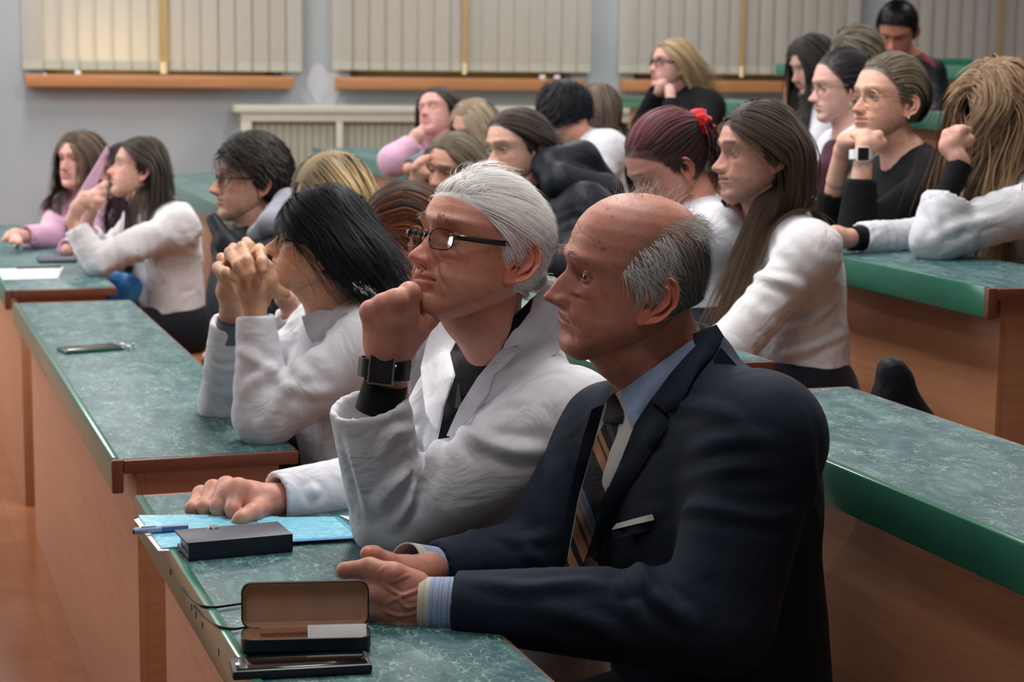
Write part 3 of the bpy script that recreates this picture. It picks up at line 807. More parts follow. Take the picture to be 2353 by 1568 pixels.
# ---- hands: chain per finger, in a palm frame
def hand_sdf(S, wrist, palmdir, normal, size=1.0, curl=(20, 30, 20), spread=1.0, thumb=(35, 20, 20), side=1, curls=None, arm=None, armr=.028):
    """palmdir: wrist to knuckles; normal: back of the hand; side=+1 thumb towards cross(palmdir, normal)"""
    d = np.asarray(palmdir, float); d /= np.linalg.norm(d)
    n = np.asarray(normal, float); n -= d * (n @ d); n /= np.linalg.norm(n)
    t = np.cross(d, n) * side
    w = np.asarray(wrist, float); z = size
    if arm is not None: S.cap(arm, w, armr * 1.18, armr * .80, .012, flat=(n, .86))
    L = [(.026, .092, .041, .026, .019, .0093), (.008, .094, .045, .029, .020, .0095), (-.011, .089, .042, .027, .019, .0090), (-.029, .080, .033, .021, .018, .0080)]
    for i, (off, pl, l1, l2, l3, r) in enumerate(L):
        base = w + (t * off * .62) * z + d * .012 * z; kn = w + (d * pl * 1.0 + t * off * spread - n * (.004 if i in (0, 3) else 0)) * z
        S.cap(base, kn, .0155 * z, .0118 * z, .012, flat=(n, .85))
        cu = curl if curls is None else curls[i]
        a = 0.0; p = kn; fan = (i - 1.3) * -4 * spread
        dd = d + t * math.tan(math.radians(fan)) * 1.0; dd /= np.linalg.norm(dd)
        rr = r * 1.06
        for k, (ll, ca) in enumerate(zip((l1, l2, l3), cu)):
            a += math.radians(ca)
            q = p + (dd * math.cos(a) - n * math.sin(a)) * ll * z
            S.cap(p, q, rr * z, rr * .90 * z, .004); S.ell(p, np.array([1.08] * 3) * rr * z, k=.004)
            p = q; rr *= .91
    # thumb
    b = w + (d * .018 + t * .020 - n * .006) * z
    a0, a1, a2 = [math.radians(x) for x in thumb]
    dd = d * math.cos(a0) + t * math.sin(a0) - n * .35; dd /= np.linalg.norm(dd)
    p = b + dd * .044 * z; S.cap(b, p, .0165 * z, .0125 * z, .012)
    S.cap(w + d * .045 * z, p, .013 * z, .011 * z, .014)
    for ll, ca in ((.034, a1), (.026, a2)):
        dd = dd * math.cos(ca) + (-t * .75 - n * .66) * math.sin(ca); dd /= np.linalg.norm(dd)
        q = p + dd * ll * z; S.cap(p, q, .0112 * z, .0098 * z, .004); p = q
    return S
def fingers(S, chains, k=.004):
    """explicit chains: list of ([points], [radii])"""
    for pts, rs in chains: S.chain(pts, rs, k)
    return S

# ---- hair strands
def strands(h, R, o, style, n, length, width, seed=0, cols=((.03, .02, .015), (.06, .04, .03)), step=.011, offs=(.002, .014),
            T=(-.09, 0, .02), part=0.0, wave=0.0, jitter=.15, grav=1.0, region=None, curlf=60, stiff=.45, sc=1.0, wtip=.35, outs=None, body=(), rootc=None, endat=None):
    """ribbons in world space. h: head dict, R/o: head rotation and origin"""
    g_ = np.random.default_rng(seed + 100)
    C = np.array([-.005, 0, .032]); RR = np.array([.0975, .0775, .0985])
    pts = []
    tries = 0
    while len(pts) < n and tries < 60:
        tries += 1
        v = g_.normal(size=(n * 3, 3)); v /= np.linalg.norm(v, axis=1, keepdims=True)
        p = C + v * RR
        m = scalp_mask(h, p[:, 0], p[:, 1], p[:, 2]) > .5
        if region is not None: m &= region(p)
        pts += list(p[m])
    if not pts: return None
    p = np.array(pts[:n]); n = len(p)
    gl = R.T @ np.array([0, 0, -1.0])
    off = g_.uniform(offs[0], offs[1], n)
    Ls = length * g_.uniform(.82, 1.0, n) if np.isscalar(length) else g_.uniform(length[0], length[1], n)
    nst = int(np.ceil((max(Ls)) / step)); path = [p.copy()]; prev = None
    J = g_.normal(size=(n, 3)) * jitter; ph = p[:, 0] * 90 + p[:, 1] * 120 + p[:, 2] * 70 + g_.normal(size=n) * .35
    Tn = np.array(T, float)
    bods = [((np.array([-.005, 0, .032])), np.array([.0975, .0775, .0985])), (np.array([.012, 0, -.035]), np.array([.070, .060, .075]))]
    p = C + (p - C) * (1 + 0 * off[:, None])
    done = np.zeros(n, bool)
    for s_ in range(nst):
        out = (p - C) / RR; rad = np.linalg.norm(out, axis=1, keepdims=True); out /= rad
        if style == 'part':
            sgn = np.where(path[0][:, 1] >= part, 1.0, -1.0)
            fl = np.stack([np.full(n, -.45), sgn * 1.0, np.full(n, -.15)], 1)
            fl = fl * smoothstep(.0, .10, p[:, 2])[:, None]
        elif style == 'back': fl = np.stack([np.full(n, -1.0), 0 * ph, np.full(n, .05)], 1) + np.array([0, 0, 0])
        elif style == 'side':    # swept to +y or -y across the brow
            fl = np.stack([np.full(n, .2), np.full(n, part), np.full(n, -.1)], 1)
        elif style == 'fringe': fl = np.stack([np.full(n, .9), J[:, 1] * .5, np.full(n, -.2)], 1) * (p[:, 0] > -.03)[:, None]
        elif style == 'tie': fl = (Tn - p); fl /= np.linalg.norm(fl, axis=1, keepdims=True) + 1e-9; fr_ = smoothstep(-.03, .03, p[:, 0]); fl = fl * 2.0; fl[:, 0] -= 1.5 * fr_; fl[:, 2] = np.where((p[:, 0] > -.01) & (fl[:, 2] < 0), fl[:, 2] * .12, fl[:, 2])
        elif style == 'whorl':
            fl = np.stack([p[:, 0] + .05, p[:, 1], 0 * ph], 1); fl /= np.linalg.norm(fl, axis=1, keepdims=True) + 1e-6
        elif style == 'stand': fl = out * 1.0
        else: fl = 0 * p
        if callable(outs): fl = fl + outs(p, path[0], s_)
        d = fl + gl * grav * (.9 if style != 'tie' else .05) + J * .6
        if style != 'stand': d = d - out * (d * out).sum(1, keepdims=True) * (rad < 1.35)
        d /= np.linalg.norm(d, axis=1, keepdims=True) + 1e-9
        if prev is not None: d = prev * stiff + d * (1 - stiff); d /= np.linalg.norm(d, axis=1, keepdims=True) + 1e-9
        prev = d
        act = (s_ * step < Ls) & ~done
        st_ = np.where(act, step, 0.0)[:, None]
        q = p + d * st_
        if wave: q = q + act[:, None] * (wave * step * (np.sin(s_ * step * curlf + ph)[:, None] * np.cross(d, out) + .6 * np.cos(s_ * step * curlf * .9 + ph)[:, None] * out))
        rampo = smoothstep(0, 3, s_ + 1)
        for ci, (cc, rr_) in enumerate(bods):
            e = (q - cc) / (rr_ + (off * rampo)[:, None]); L_ = np.linalg.norm(e, axis=1, keepdims=True)
            q = np.where(L_ < 1, cc + (q - cc) / np.maximum(L_, 1e-3), q)
        for (a_, b_, r_) in body:      # capsules in head frame
            ab = b_ - a_; t_ = np.clip(((q - a_) @ ab) / (ab @ ab), 0, 1)[:, None]; cpt = a_ + t_ * ab; dv = q - cpt
            L_ = np.linalg.norm(dv, axis=1, keepdims=True); lim = r_ + off[:, None] * .8
            q = np.where(L_ < lim, cpt + dv / (L_ + 1e-6) * lim, q)
        if style == 'tie': done |= np.linalg.norm(q - Tn, axis=1) < .018
        if endat is not None: done |= endat(q)
        p = q; path.append(p.copy())
    A = np.stack(path, 1)                     # n, m, 3
    m = A.shape[1]
    t = np.gradient(A, axis=1); t /= np.linalg.norm(t, axis=2, keepdims=True) + 1e-9
    out = (A - C) * [1, 1, .35]; out = out + J[:, None] * .02; wv = np.cross(t, out); wv /= np.linalg.norm(wv, axis=2, keepdims=True) + 1e-9
    tt = np.linspace(0, 1, m)[None, :, None]
    ww = width * sc * (g_.uniform(.6, 1.3, (n, 1, 1))) * (1 - (1 - wtip) * tt ** 1.5)
    A1, A2 = A - wv * ww / 2, A + wv * ww / 2
    if R is not None:
        A1 = squash(h, A1.reshape(-1, 3)) * h['s'] @ R.T + o; A2 = squash(h, A2.reshape(-1, 3)) * h['s'] @ R.T + o
    V = np.concatenate([A1, A2]); N_ = n * m
    ii = (np.arange(n)[:, None] * m + np.arange(m - 1)[None]).ravel()
    Q = np.stack([ii, ii + 1, ii + 1 + N_, ii + N_], -1)
    seg = np.linalg.norm(A[:, 1:] - A[:, :-1], axis=2).ravel() > 1e-6
    Q = Q[seg]
    c0, c1 = np.array(cols[0]), np.array(cols[1])
    cc = c0 + (c1 - c0) * g_.beta(1.6, 1.6, (n, 1, 1)) * np.ones((1, m, 1))
    if len(cols) > 2: cc = cc * (1 - tt * 1.0) + np.array(cols[2]) * tt
    if rootc is not None: rt = smoothstep(.0, .30, tt); cc = np.array(rootc) * (1 - rt) + cc * rt
    cc = cc.reshape(-1, 3)
    return V, Q, np.concatenate([cc, cc])
def merge(parts):
    Vs, Qs, Cs = [], [], []; n = 0
    for q in parts:
        if q is None: continue
        V, Q, C = q; Vs.append(V); Qs.append(Q + n); Cs.append(C); n += len(V)
    return np.vstack(Vs), np.vstack(Qs), np.vstack(Cs)
def hair_cap(h, R, o, off=.004, col=(.02, .015, .01), res=1.0, shape=None, drop=0.0):
    """a shell that closes the hair mass over the skull"""
    nz, nt = int(44 * res), int(64 * res)
    ph = np.linspace(0.02, np.pi - .02, nz)[:, None]; t = np.linspace(0, 2 * np.pi, nt, endpoint=False)[None]
    C = np.array([-.005, 0, .032]); RR = np.array([.0985, .0785, .0995]) + off
    p = np.stack([C[0] + RR[0] * np.sin(ph) * np.cos(t), C[1] + RR[1] * np.sin(ph) * np.sin(t), C[2] + RR[2] * np.cos(ph) * np.ones_like(t)], -1)
    if shape is not None: p = shape(p)
    m = scalp_mask(h, p[..., 0], p[..., 1], p[..., 2] + drop) > .5
    idx = np.arange(nz * nt).reshape(nz, nt); A = idx[:-1]; B = idx[1:]
    Q = np.stack([A, B, np.roll(B, -1, 1), np.roll(A, -1, 1)], -1).reshape(-1, 4)
    Q = Q[m.ravel()[Q].all(1)]
    V = squash(h, p.reshape(-1, 3)) * h['s'] @ R.T + o
    return V, Q, np.ones((len(V), 3)) * np.array(col)

# ---- materials of people
def skin_mat():
    t = NT('skin'); a = t.n('ShaderNodeVertexColor'); a.layer_name = 'Col'
    v = t.mapping((1, 1, 1)); n = t.noise(v, 75, 5, 0.6); n2 = t.noise(v, 420, 3, 0.6)
    mott = t.ramp(n, [(0.25, (0.82, 0.70, 0.70)), (0.5, (1, 1, 1)), (0.8, (1.08, 1.05, 1.02))])
    c = t.mix(1.0, a.outputs[0], mott, 'MULTIPLY')
    t.set(base=c, rough=0.48, spec=0.42, sss=0.08)
    t.b.inputs['Subsurface Radius'].default_value = (0.012, 0.005, 0.003)
    t.b.inputs['Subsurface Scale'].default_value = 1.0
    ad = t.n('ShaderNodeMath', operation='ADD'); t.l(n, ad.inputs[0]); t.l(n2, ad.inputs[1])
    t.bump(ad.outputs[0], 0.35, 0.0014); return t.m
M['skin'] = skin_mat()
def hair_mat():
    t = NT('hair'); a = t.n('ShaderNodeVertexColor'); a.layer_name = 'Col'
    t.set(base=a.outputs[0], rough=0.55, spec=0.18); return t.m
M['hair'] = hair_mat()
def cloth(name, c, rough=0.85, sheen=0.1, weave=0.0, wc=None, bump=0.12, bscale=260, var=.05, spec=.2, fold=0.35, fscale=9):
    t = NT(name); v = t.mapping((1, 1, 1)); c = np.array(c)
    n = t.noise(v, 14, 4, 0.55)
    base = t.ramp(n, [(0.3, tuple(c * (1 - var))), (0.7, tuple(np.minimum(c * (1 + var), 1)))])
    if weave:
        wv = t.n('ShaderNodeTexWave'); wv.inputs['Scale'].default_value = weave; wv.inputs['Distortion'].default_value = 1.5; wv.bands_direction = 'DIAGONAL'
        t.l(v, wv.inputs['Vector'])
        w2 = t.noise(v, weave * 1.6, 2)
        f = t.n('ShaderNodeMath', operation='MULTIPLY'); t.l(wv.outputs['Fac'], f.inputs[0]); t.l(w2, f.inputs[1])
        base = t.mix(f.outputs[0], base, wc if wc is not None else tuple(c * 2))
    t.set(base=base, rough=rough, sheen=sheen, spec=spec)
    fn = t.noise(t.mapping((1, 1, 1)), fscale, 3, 0.5, 1.2); fn2 = t.noise(v, bscale, 3)
    b1 = t.n('ShaderNodeBump'); b1.inputs['Strength'].default_value = fold; b1.inputs['Distance'].default_value = 0.02; t.l(fn, b1.inputs['Height'])
    b2 = t.n('ShaderNodeBump'); b2.inputs['Strength'].default_value = bump; b2.inputs['Distance'].default_value = 0.002; t.l(fn2, b2.inputs['Height'])
    t.l(b1.outputs[0], b2.inputs['Normal']); t.l(b2.outputs[0], t.b.inputs['Normal']); return t.m
M['coat'] = cloth('white_lab_coat_cotton', srgb(214, 216, 224), var=.02, fold=.6)
M['coat2'] = cloth('off_white_coat_cotton', srgb(222, 220, 224), var=.02, fold=.6)
M['black_knit'] = cloth('black_knit', srgb(11, 12, 18), sheen=0)
M['navy_nylon'] = cloth('navy_nylon', srgb(10, 17, 28), rough=.55, spec=.22, sheen=0)
M['pink_fleece'] = cloth('pink_fleece', srgb(214, 168, 196), sheen=.5, bump=.5, bscale=160, fold=.5)
M['grey_sweat'] = cloth('grey_blue_cotton', srgb(98, 110, 124))
M['suit'] = cloth('navy_sharkskin_wool', srgb(8, 14, 25), rough=.75, sheen=.02, weave=330, wc=srgb(46, 62, 88), bump=.25, bscale=900, spec=.2, fold=.25)
M['denim'] = cloth('dark_trousers', srgb(24, 26, 36))
def eye_mat(name, iris):
    t = NT(name); tc = t.n('ShaderNodeTexCoord'); sp = t.n('ShaderNodeSeparateXYZ'); t.l(tc.outputs['Generated'], sp.inputs[0])
    t.set(base=t.ramp(sp.outputs[0], [(0.0, srgb(158, 140, 132)), (0.885, srgb(158, 140, 132)), (0.90, iris), (0.975, iris), (0.98, (.004, .004, .004))]), rough=.12, spec=.6)
    return t.m
M['eye'] = eye_mat('brown_eye', srgb(70, 48, 34)); M['eye_blue'] = eye_mat('grey_blue_eye', srgb(92, 104, 112))
M['wire'] = plain('dark_metal_wire', srgb(40, 38, 40), 0.35, 0.8)
M['black_plastic'] = plain('black_plastic', srgb(16, 17, 20), 0.35, var=.02)
M['gold_wire'] = plain('thin_gold_wire', srgb(170, 150, 128), 0.35, 0.7)
M['steel'] = plain('brushed_steel', srgb(150, 152, 156), 0.3, 0.9)
M['lens'] = clear('spectacle_lens', (.93, .94, .93), .04)

def H2W(h, R, o, p): return np.asarray(p, float) * h['s'] @ R.T + o
def eyes(h, R, o, root):
    for sd in (1, -1):
        c = np.array([h.get('eyex', .0675), .0315 * sd, .0095])
        n1, n2 = 14, 20
        ph = np.linspace(0.0, np.pi, n1)[:, None]; t = np.linspace(0, 2 * np.pi, n2, endpoint=False)[None]
        r = .0122
        q = np.stack([r * np.cos(ph) * np.ones_like(t), r * np.sin(ph) * np.cos(t), r * np.sin(ph) * np.sin(t)], -1)
        # cornea bulge at +x; gaze turn
        q[..., 0] += .0008 * (np.cos(ph) > .85)
        gy, gp = math.radians(h.get('gaze', 0)), math.radians(h.get('gazep', 0))
        rz = np.array([[math.cos(gy), -math.sin(gy), 0], [math.sin(gy), math.cos(gy), 0], [0, 0, 1]]); ry = np.array([[math.cos(gp), 0, -math.sin(gp)], [0, 1, 0], [math.sin(gp), 0, math.cos(gp)]])
        Rg = rz @ ry
        idx = np.arange(n1 * n2).reshape(n1, n2); A = idx[:-1]; B = idx[1:]
        Q = np.stack([A, B, np.roll(B, -1, 1), np.roll(A, -1, 1)], -1).reshape(-1, 4)
        # build in the eye's own frame so that Generated x runs along the gaze
        V = q.reshape(-1, 3) * h['s']
        me = bpy.data.meshes.new('eye'); me.from_pydata([tuple(v) for v in V], [], [tuple(f) for f in Q.tolist()]); me.update()
        me.polygons.foreach_set('use_smooth', np.ones(len(me.polygons), bool)); me.materials.append(M[h.get('eyemat', 'eye')])
        ob = bpy.data.objects.new('eye', me); link(ob, root)
        Rw = R @ Rg; w = H2W(h, R, o, c) - np.array(root.location)
        ob.matrix_local = Matrix([[*Rw[0], w[0]], [*Rw[1], w[1]], [*Rw[2], w[2]], [0, 0, 0, 1]])
def glasses(h, R, o, root, mat='wire', w=.025, hh=.0185, thick=.0011, round_=2.6, x0=.0935, z0=.006, temple=.0016, yc=.033, half=False, earx=-.012, tz=.010):
    g = empty('glasses', tuple(H2W(h, R, o, (x0, 0, z0))), None, None); g.parent = root; g.location = Vector(g.location) - root.location
    mb = MB()
    wrap = lambda y: x0 - 3.4 * y * y * (1 if abs(y) < .07 else 1)
    for sd in (1, -1):
        t = np.linspace(0, 2 * np.pi, 40, endpoint=False)
        yy = np.sign(np.cos(t)) * np.abs(np.cos(t)) ** (2 / round_) * w + yc; zz = np.sign(np.sin(t)) * np.abs(np.sin(t)) ** (2 / round_) * hh + z0
        loop = np.stack([[wrap(y) for y in yy], yy * sd, zz], 1)
        Lw = H2W(h, R, o, loop)
        if half: mb.tube(Lw[:21], thick * h['s'], 6)
        else: mb.tube(Lw, thick * h['s'], 6, closed=True)
        cen = Lw.mean(0); n = len(Lw); nrm = R[:, 0] * .0012
        V = np.vstack([Lw + nrm * .3, cen + nrm * .8, Lw - nrm * .3, cen - nrm * .2]); Fc = [(i, (i + 1) % n, n) for i in range(n)] + [(n + 1 + (i + 1) % n, n + 1 + i, 2 * n + 1) for i in range(n)] + [(i, n + 1 + i, n + 1 + (i + 1) % n, (i + 1) % n) for i in range(n)]
        mesh_obj('lens', V, Fc, M['lens'], g, True)
        e0 = np.array([wrap(yc + w), (yc + w) * sd, z0 + .006])
        tp = spline([e0, (e0[0] - .008, (.068) * sd, z0 + .007), (.03, .0765 * sd, z0 + tz), (earx + .012, .080 * sd, z0 + tz + .004), (earx - .006, .0815 * sd, z0 + tz - .002), (earx - .016, .079 * sd, z0 - .018)], 20)
        tb = MB().tube(H2W(h, R, o, tp), temple * h['s'], 6, flat=(R[:, 2], 1.6, .7)); tb.build('temple', M[h.get('templemat', mat)], g)
    br = spline([(wrap(yc - w) + .001, yc - w, z0 + .005), (x0 + .003, 0, z0 + .008), (wrap(yc - w) + .001, -(yc - w), z0 + .005)], 10)
    mb.tube(H2W(h, R, o, br), thick * h['s'], 6)
    for sd in (1, -1): mb.tube(H2W(h, R, o, [(x0, (yc - w) * sd, z0), (x0 - .004, .011 * sd, z0 - .004)]), thick * .8 * h['s'], 5)
    mb.build('frame', M[mat], g)
    return g

def patch(name, poly, target, mat, root, lift=.004, res=.006, thick=.003, smooth=True, Yd=None, edge=None, bulge=0.0):
    """a piece of cloth lying on a surface: outline given where the photograph shows it, dropped onto the body mesh (BVH), real thickness"""
    poly = np.array(poly, float); lo = poly.min(0); hi = poly.max(0)
    Yd = Yd or 2.8; st = res * FP / Yd
    xs = np.arange(lo[0], hi[0] + st, st); ys = np.arange(lo[1], hi[1] + st, st)
    # polar-free grid clipped: use constrained grid via inside test plus outline
    import mathutils.geometry as mg
    pl = [tuple(p) for p in poly]
    dens = []
    for i in range(len(poly)):
        a, b = poly[i], poly[(i + 1) % len(poly)]; k = max(1, int(np.linalg.norm(b - a) / st)); dens += [a + (b - a) * j / k for j in range(k)]
    dens = np.array(dens)
    def inside(x, y):
        c = False; j = len(poly) - 1
        for i in range(len(poly)):
            if (poly[i, 1] > y) != (poly[j, 1] > y) and x < (poly[j, 0] - poly[i, 0]) * (y - poly[i, 1]) / (poly[j, 1] - poly[i, 1]) + poly[i, 0]: c = not c
            j = i
        return c
    ins = [(x, y) for x in xs for y in ys if inside(x, y) and np.min(np.hypot(dens[:, 0] - x, dens[:, 1] - y)) > st * .5]
    pts = [tuple(p) for p in dens] + ins
    nb = len(dens)
    out = mg.delaunay_2d_cdt([Vector(p) for p in pts], [(i, (i + 1) % nb) for i in range(nb)], [list(range(nb))], 1, 1e-4)
    P2 = [tuple(p) for p in out[0]]; F2 = out[2]
    bvh = target if isinstance(target, BVHTree) else bvh_of(*target)
    W3 = []; hit = []
    for (x, y) in P2:
        d = ray(x, y); d = d / np.linalg.norm(d)
        q = bvh.ray_cast(Vector(CAMP), Vector(d))
        if q[0] is None: W3.append(None); hit.append(None)
        else: W3.append(np.array(q[0])); hit.append(np.array(q[1]))
    good = [i for i, w_ in enumerate(W3) if w_ is not None]
    if not good: return None
    gp = np.array([P2[i] for i in good])
    for i in range(len(W3)):
        if W3[i] is None:
            j = good[int(np.argmin(np.hypot(gp[:, 0] - P2[i][0], gp[:, 1] - P2[i][1])))]
            W3[i] = P(P2[i][0], P2[i][1], W3[j][1]); hit[i] = hit[j]
    W = np.array(W3); Nn = np.array(hit)
    # keep depth continuous: soften outliers along the view
    nbr = [set() for _ in W]
    for f in F2:
        for i in range(len(f)): nbr[f[i]].update((f[i - 1], f[(i + 1) % len(f)]))
    dist = np.linalg.norm(W - CAMP, axis=1); dirs = (W - CAMP) / dist[:, None]
    nbl = [sorted(q) for q in nbr]
    for _ in range(3):
        md = np.array([np.median([dist[j] for j in q]) if q else 0 for q in nbl]); dist = np.where(np.abs(dist - md) > .012, md, dist)
    for _ in range(6):
        dist = np.array([0.4 * dist[i] + 0.6 * np.mean([dist[j] for j in nbr[i]]) if nbr[i] else dist[i] for i in range(len(W))])
    bnd = np.array([np.min(np.hypot(dens[:, 0] - x, dens[:, 1] - y)) for x, y in P2]) / FP * Yd
    W = CAMP + dirs * dist[:, None]
    nm = Nn / (np.linalg.norm(Nn, axis=1, keepdims=True) + 1e-9); nm = np.where((nm * -dirs).sum(1, keepdims=True) < 0, -nm, nm)
    nm = nm * .5 - dirs * .5
    top = W + nm * (lift + thick + bulge * (1 - np.exp(-bnd / .012)))[:, None]; bot = W + nm * (lift - .002)
    n = len(W)
    F = [tuple(f) for f in F2] + [tuple(i + n for i in reversed(f)) for f in F2]
    # boundary edges
    from collections import Counter
    ec = Counter(); eo = {}
    for f in F2:
        for i in range(len(f)):
            a, b = f[i], f[(i + 1) % len(f)]; ec[frozenset((a, b))] += 1; eo[frozenset((a, b))] = (a, b)
    for e, c in ec.items():
        if c == 1: a, b = eo[e]; F.append((b, a, a + n, b + n))
    return mesh_obj(name, np.vstack([top, bot]), F, mat, root, 50.0)

def brows(I, col, n=260, length=.011, width=.0006, seed=0):
    """eyebrow hairs on both sides"""
    h, R, o = I['h'], I['R'], I['o']; g_ = np.random.default_rng(seed)
    Vh, Qh, Ch = build_head(dict(h, flat=0.0), .5); P_ = []
    from mathutils.kdtree import KDTree
    kd = KDTree(len(Vh)); [kd.insert(Vector(v), i) for i, v in enumerate(Vh)]; kd.balance()
    for sd in (1, -1):
      V, Q = [], []
      for k in range(n // 2):
        u = g_.uniform(0, 1); y = .013 + .034 * u; z = .0335 + .10 * y - 1.9 * y * y + .003 + g_.normal() * .0022
        # find the surface at (y, z), front
        best = None
        for (co, i, d) in kd.find_n(Vector((.09 - 2.2 * y * y * 8, y * sd, z)), 8):
            if best is None or co.x > best.x: best = co
        p = np.array([best.x + .0005, y * sd, z])
        d = np.array([.55 - .5 * u, sd * (.35 + .9 * u), .55 - .9 * u]) + g_.normal(size=3) * .28; d /= np.linalg.norm(d)
        L = length * g_.uniform(.6, 1.3); q = p + d * L * .5; r = q + (d + np.array([-.1, sd * .2, -.45])) * L * .5
        w = np.array([0, 0, 1.0]) if u > .5 else np.array([0, 1.0, 0]); w = np.cross(d, [1, 0, 0]); w /= np.linalg.norm(w) + 1e-6
        b = len(V); V += [p - w * width, p + w * width, q - w * width * .8, q + w * width * .8, r - w * width * .2, r + w * width * .2]
        Q += [(b, b + 1, b + 3, b + 2), (b + 2, b + 3, b + 5, b + 4)]
      V = squash(h, np.array(V)) * h['s'] @ R.T + o
      C = np.repeat(np.array(col)[None] * g_.uniform(.6, 1.25, (len(V) // 6, 1)), 6, 0)
      mesh_obj('eyebrow', V, np.array(Q), M['hair'], I['root'], True, C)
# ------------------------------------------------------------------ people
def pt(q):
    """(px, py, Y) -> world; 3-vectors flagged 'w' pass through"""
    return np.array(q[1:], float) if q[0] == 'w' else P(*q)
def basis(yaw):
    y = math.radians(yaw); return np.array([-math.cos(y), -math.sin(y), 0]), np.array([math.sin(y), -math.cos(y), 0])
def colored(V, Q, c, seed=0, amp=.05):
    n = snoise(V, 60, seed)[:, None]; return V, Q, np.clip(np.array(c) * (1 + amp * n * np.array([1, .6, .6])), 0, 1)
def hand_spec(S, wr, hs, skin_arm=None):
    if 'chains' in hs:
        for c in hs['chains']:
            S.chain([pt(q[:3]) if q[0] != 'w' else pt(q[:4]) for q in c], [q[-1] for q in c], hs.get('k', .007))
        return
    kn = pt(hs['to']); d = kn - wr
    n = np.array(hs['n'], float)
    hand_sdf(S, wr, d, n, hs.get('size', 1.0), hs.get('curl', (30, 40, 25)), hs.get('spread', 1.0), hs.get('thumb', (35, 20, 20)), hs.get('side', 1), hs.get('curls'), None)
PEOPLE = {}
def person(key, label, h, body, group=None):
    """h: head dict; body: dict with neck, chest, hip, sn, sf (near/far shoulder), arms, cloth materials"""
    R = head_pose(h); o = P(h['px'], h['py'], h['Y']); h.setdefault('s', 1.0)
    hip = pt(body['hip'])
    root = empty('person', (hip[0], hip[1], hip[2] - .12), label, 'person', group)
    res = h.get('res', .6)
    parts = []
    V, Q, C = build_head(h, res); parts.append((V * h['s'] @ R.T + o, Q, C))
    for sd in (1, -1):
        V, Q, C = build_ear(h, sd, min(1.0, res)); parts.append((V * h['s'] @ R.T + o, Q, C))
    nb, sn, sf = pt(body['neck']), pt(body['sn']), pt(body['sf'])
    chest = pt(body['chest']) if 'chest' in body else nb * .62 + hip * .38
    F, L = basis(body.get('yaw', 20)); male = body.get('male', False); bs = body.get('bs', 1.0)
    nr = body.get('nr', .058 if male else .049)
    skin = h.get('skin', srgb(196, 140, 120)); hskin = body.get('hskin', skin)
    S = SDF()
    n0 = H2W(h, R, o, (-.032, 0, -.030)); n1 = H2W(h, R, o, (-.020, 0, -.078))
    S.cap(n0, n1, nr * .98, nr * .96, .02); S.cap(n1, nb, nr * .96, nr * 1.08, .02)
    S.cap(H2W(h, R, o, (.035, 0, -.075)), n1, .026, nr * .7, .03)
    S.cap(nb, chest, .075, .11, .05, flat=(F, .75)); S.cap(sn * .85 + nb * .15, sf * .85 + nb * .15, .042, .042, .04)
    S.cap(nb + [0, 0, -.01], sn * .7 + nb * .3, .045, .035, .04); S.cap(nb + [0, 0, -.01], sf * .7 + nb * .3, .045, .035, .04)
    S.cap(chest, hip, .11, .12, .05, flat=(F, .75))
    for a in body.get('arms', []):
        s_, e_, w_ = [pt(q) for q in a['p']]; ar = a.get('r', (.040, .036, .026))
        S.cap(s_, e_, ar[0], ar[1], .02); S.cap(e_, e_ * .1 + w_ * .9, ar[1], ar[2], .02)
    V, Q = S.mesh(body.get('hb', .008)); V = relax(V, Q, 2); parts.append(colored(V, Q, np.array(skin) * np.array([.97, .93, .92]), 1))
    for a in body.get('arms', []):
        s_, e_, w_ = [pt(q) for q in a['p']]; ar = a.get('r', (.040, .036, .026))
        if a.get('hand') is None: continue
        S = SDF(); S.cap(e_ * .45 + w_ * .55, w_, ar[1] * .6 + ar[2] * .4, ar[2], .012)
        for hs in (a['hand'] if isinstance(a['hand'], list) else [a['hand']]): hand_spec(S, w_, hs)
        hr = a.get('hres', .0036)
        V, Q = S.mesh(hr); V = relax(V, Q, 1, .4)
        if a.get('veins'):
            bv = bvh_of(V, Q)
            for path, am, wd_ in a['veins']: V = ridge_px(V, vnormals(V, Q), bv, path, am, wd_)
        V, Q, C = colored(V, Q, hskin, 3, .07); parts.append((V, Q, C))
    V, Q, C = merge(parts)
    bo = mesh_obj('body', V, Q, M['skin'], root, True, C)
    if h.get('eyes', True): eyes(h, R, o, root)
    # clothes
    K = SDF(); th = body.get('th', .016); tr = body.get('tr', .135) * bs; hw = np.linalg.norm(sn - sf) / 2
    Ln = (sn - sf) / np.linalg.norm(sn - sf)
    up = nb - hip; up /= np.linalg.norm(up)
    cn = chest + Ln * .055; cf = chest - Ln * .055; hn = hip + Ln * .05; hf = hip - Ln * .05
    fl = (F, .86)
    K.cap(cn, cf, tr, tr, .03, flat=fl); K.cap(cn, hn, tr, tr * 1.02, .04, flat=fl); K.cap(cf, hf, tr, tr * 1.02, .04, flat=fl)
    sr = body.get('sr', .066) * bs
    mid = (sn + sf) / 2
    K.cap(sn, sf, sr, sr, .05); K.cap(sn, cn, sr * 1.05, tr * .9, .05, flat=fl); K.cap(sf, cf, sr * 1.05, tr * .9, .05, flat=fl)
    nbk = nb - F * .012 + up * body.get('trap', .0)
    K.cap(nbk, sn * .75 + nb * .25, .055 + nr * .2, sr * .8, .04); K.cap(nbk, sf * .75 + nb * .25, .055 + nr * .2, sr * .8, .04)
    proxy = None
    if body.get('proxy'):
        PX = SDF(); PX.ops = [tuple(list(q[:4]) + [q[4] + .005, q[5] + .005] + list(q[6:])) for q in K.ops]
        PX.cap(n0, nb, nr + body.get('pn', (.006, .012))[0], nr + body.get('pn', (.006, .012))[1], .03); Vp, Qp = PX.mesh(.008); Vp = relax(Vp, Qp, 6); proxy = (Vp, Qp)
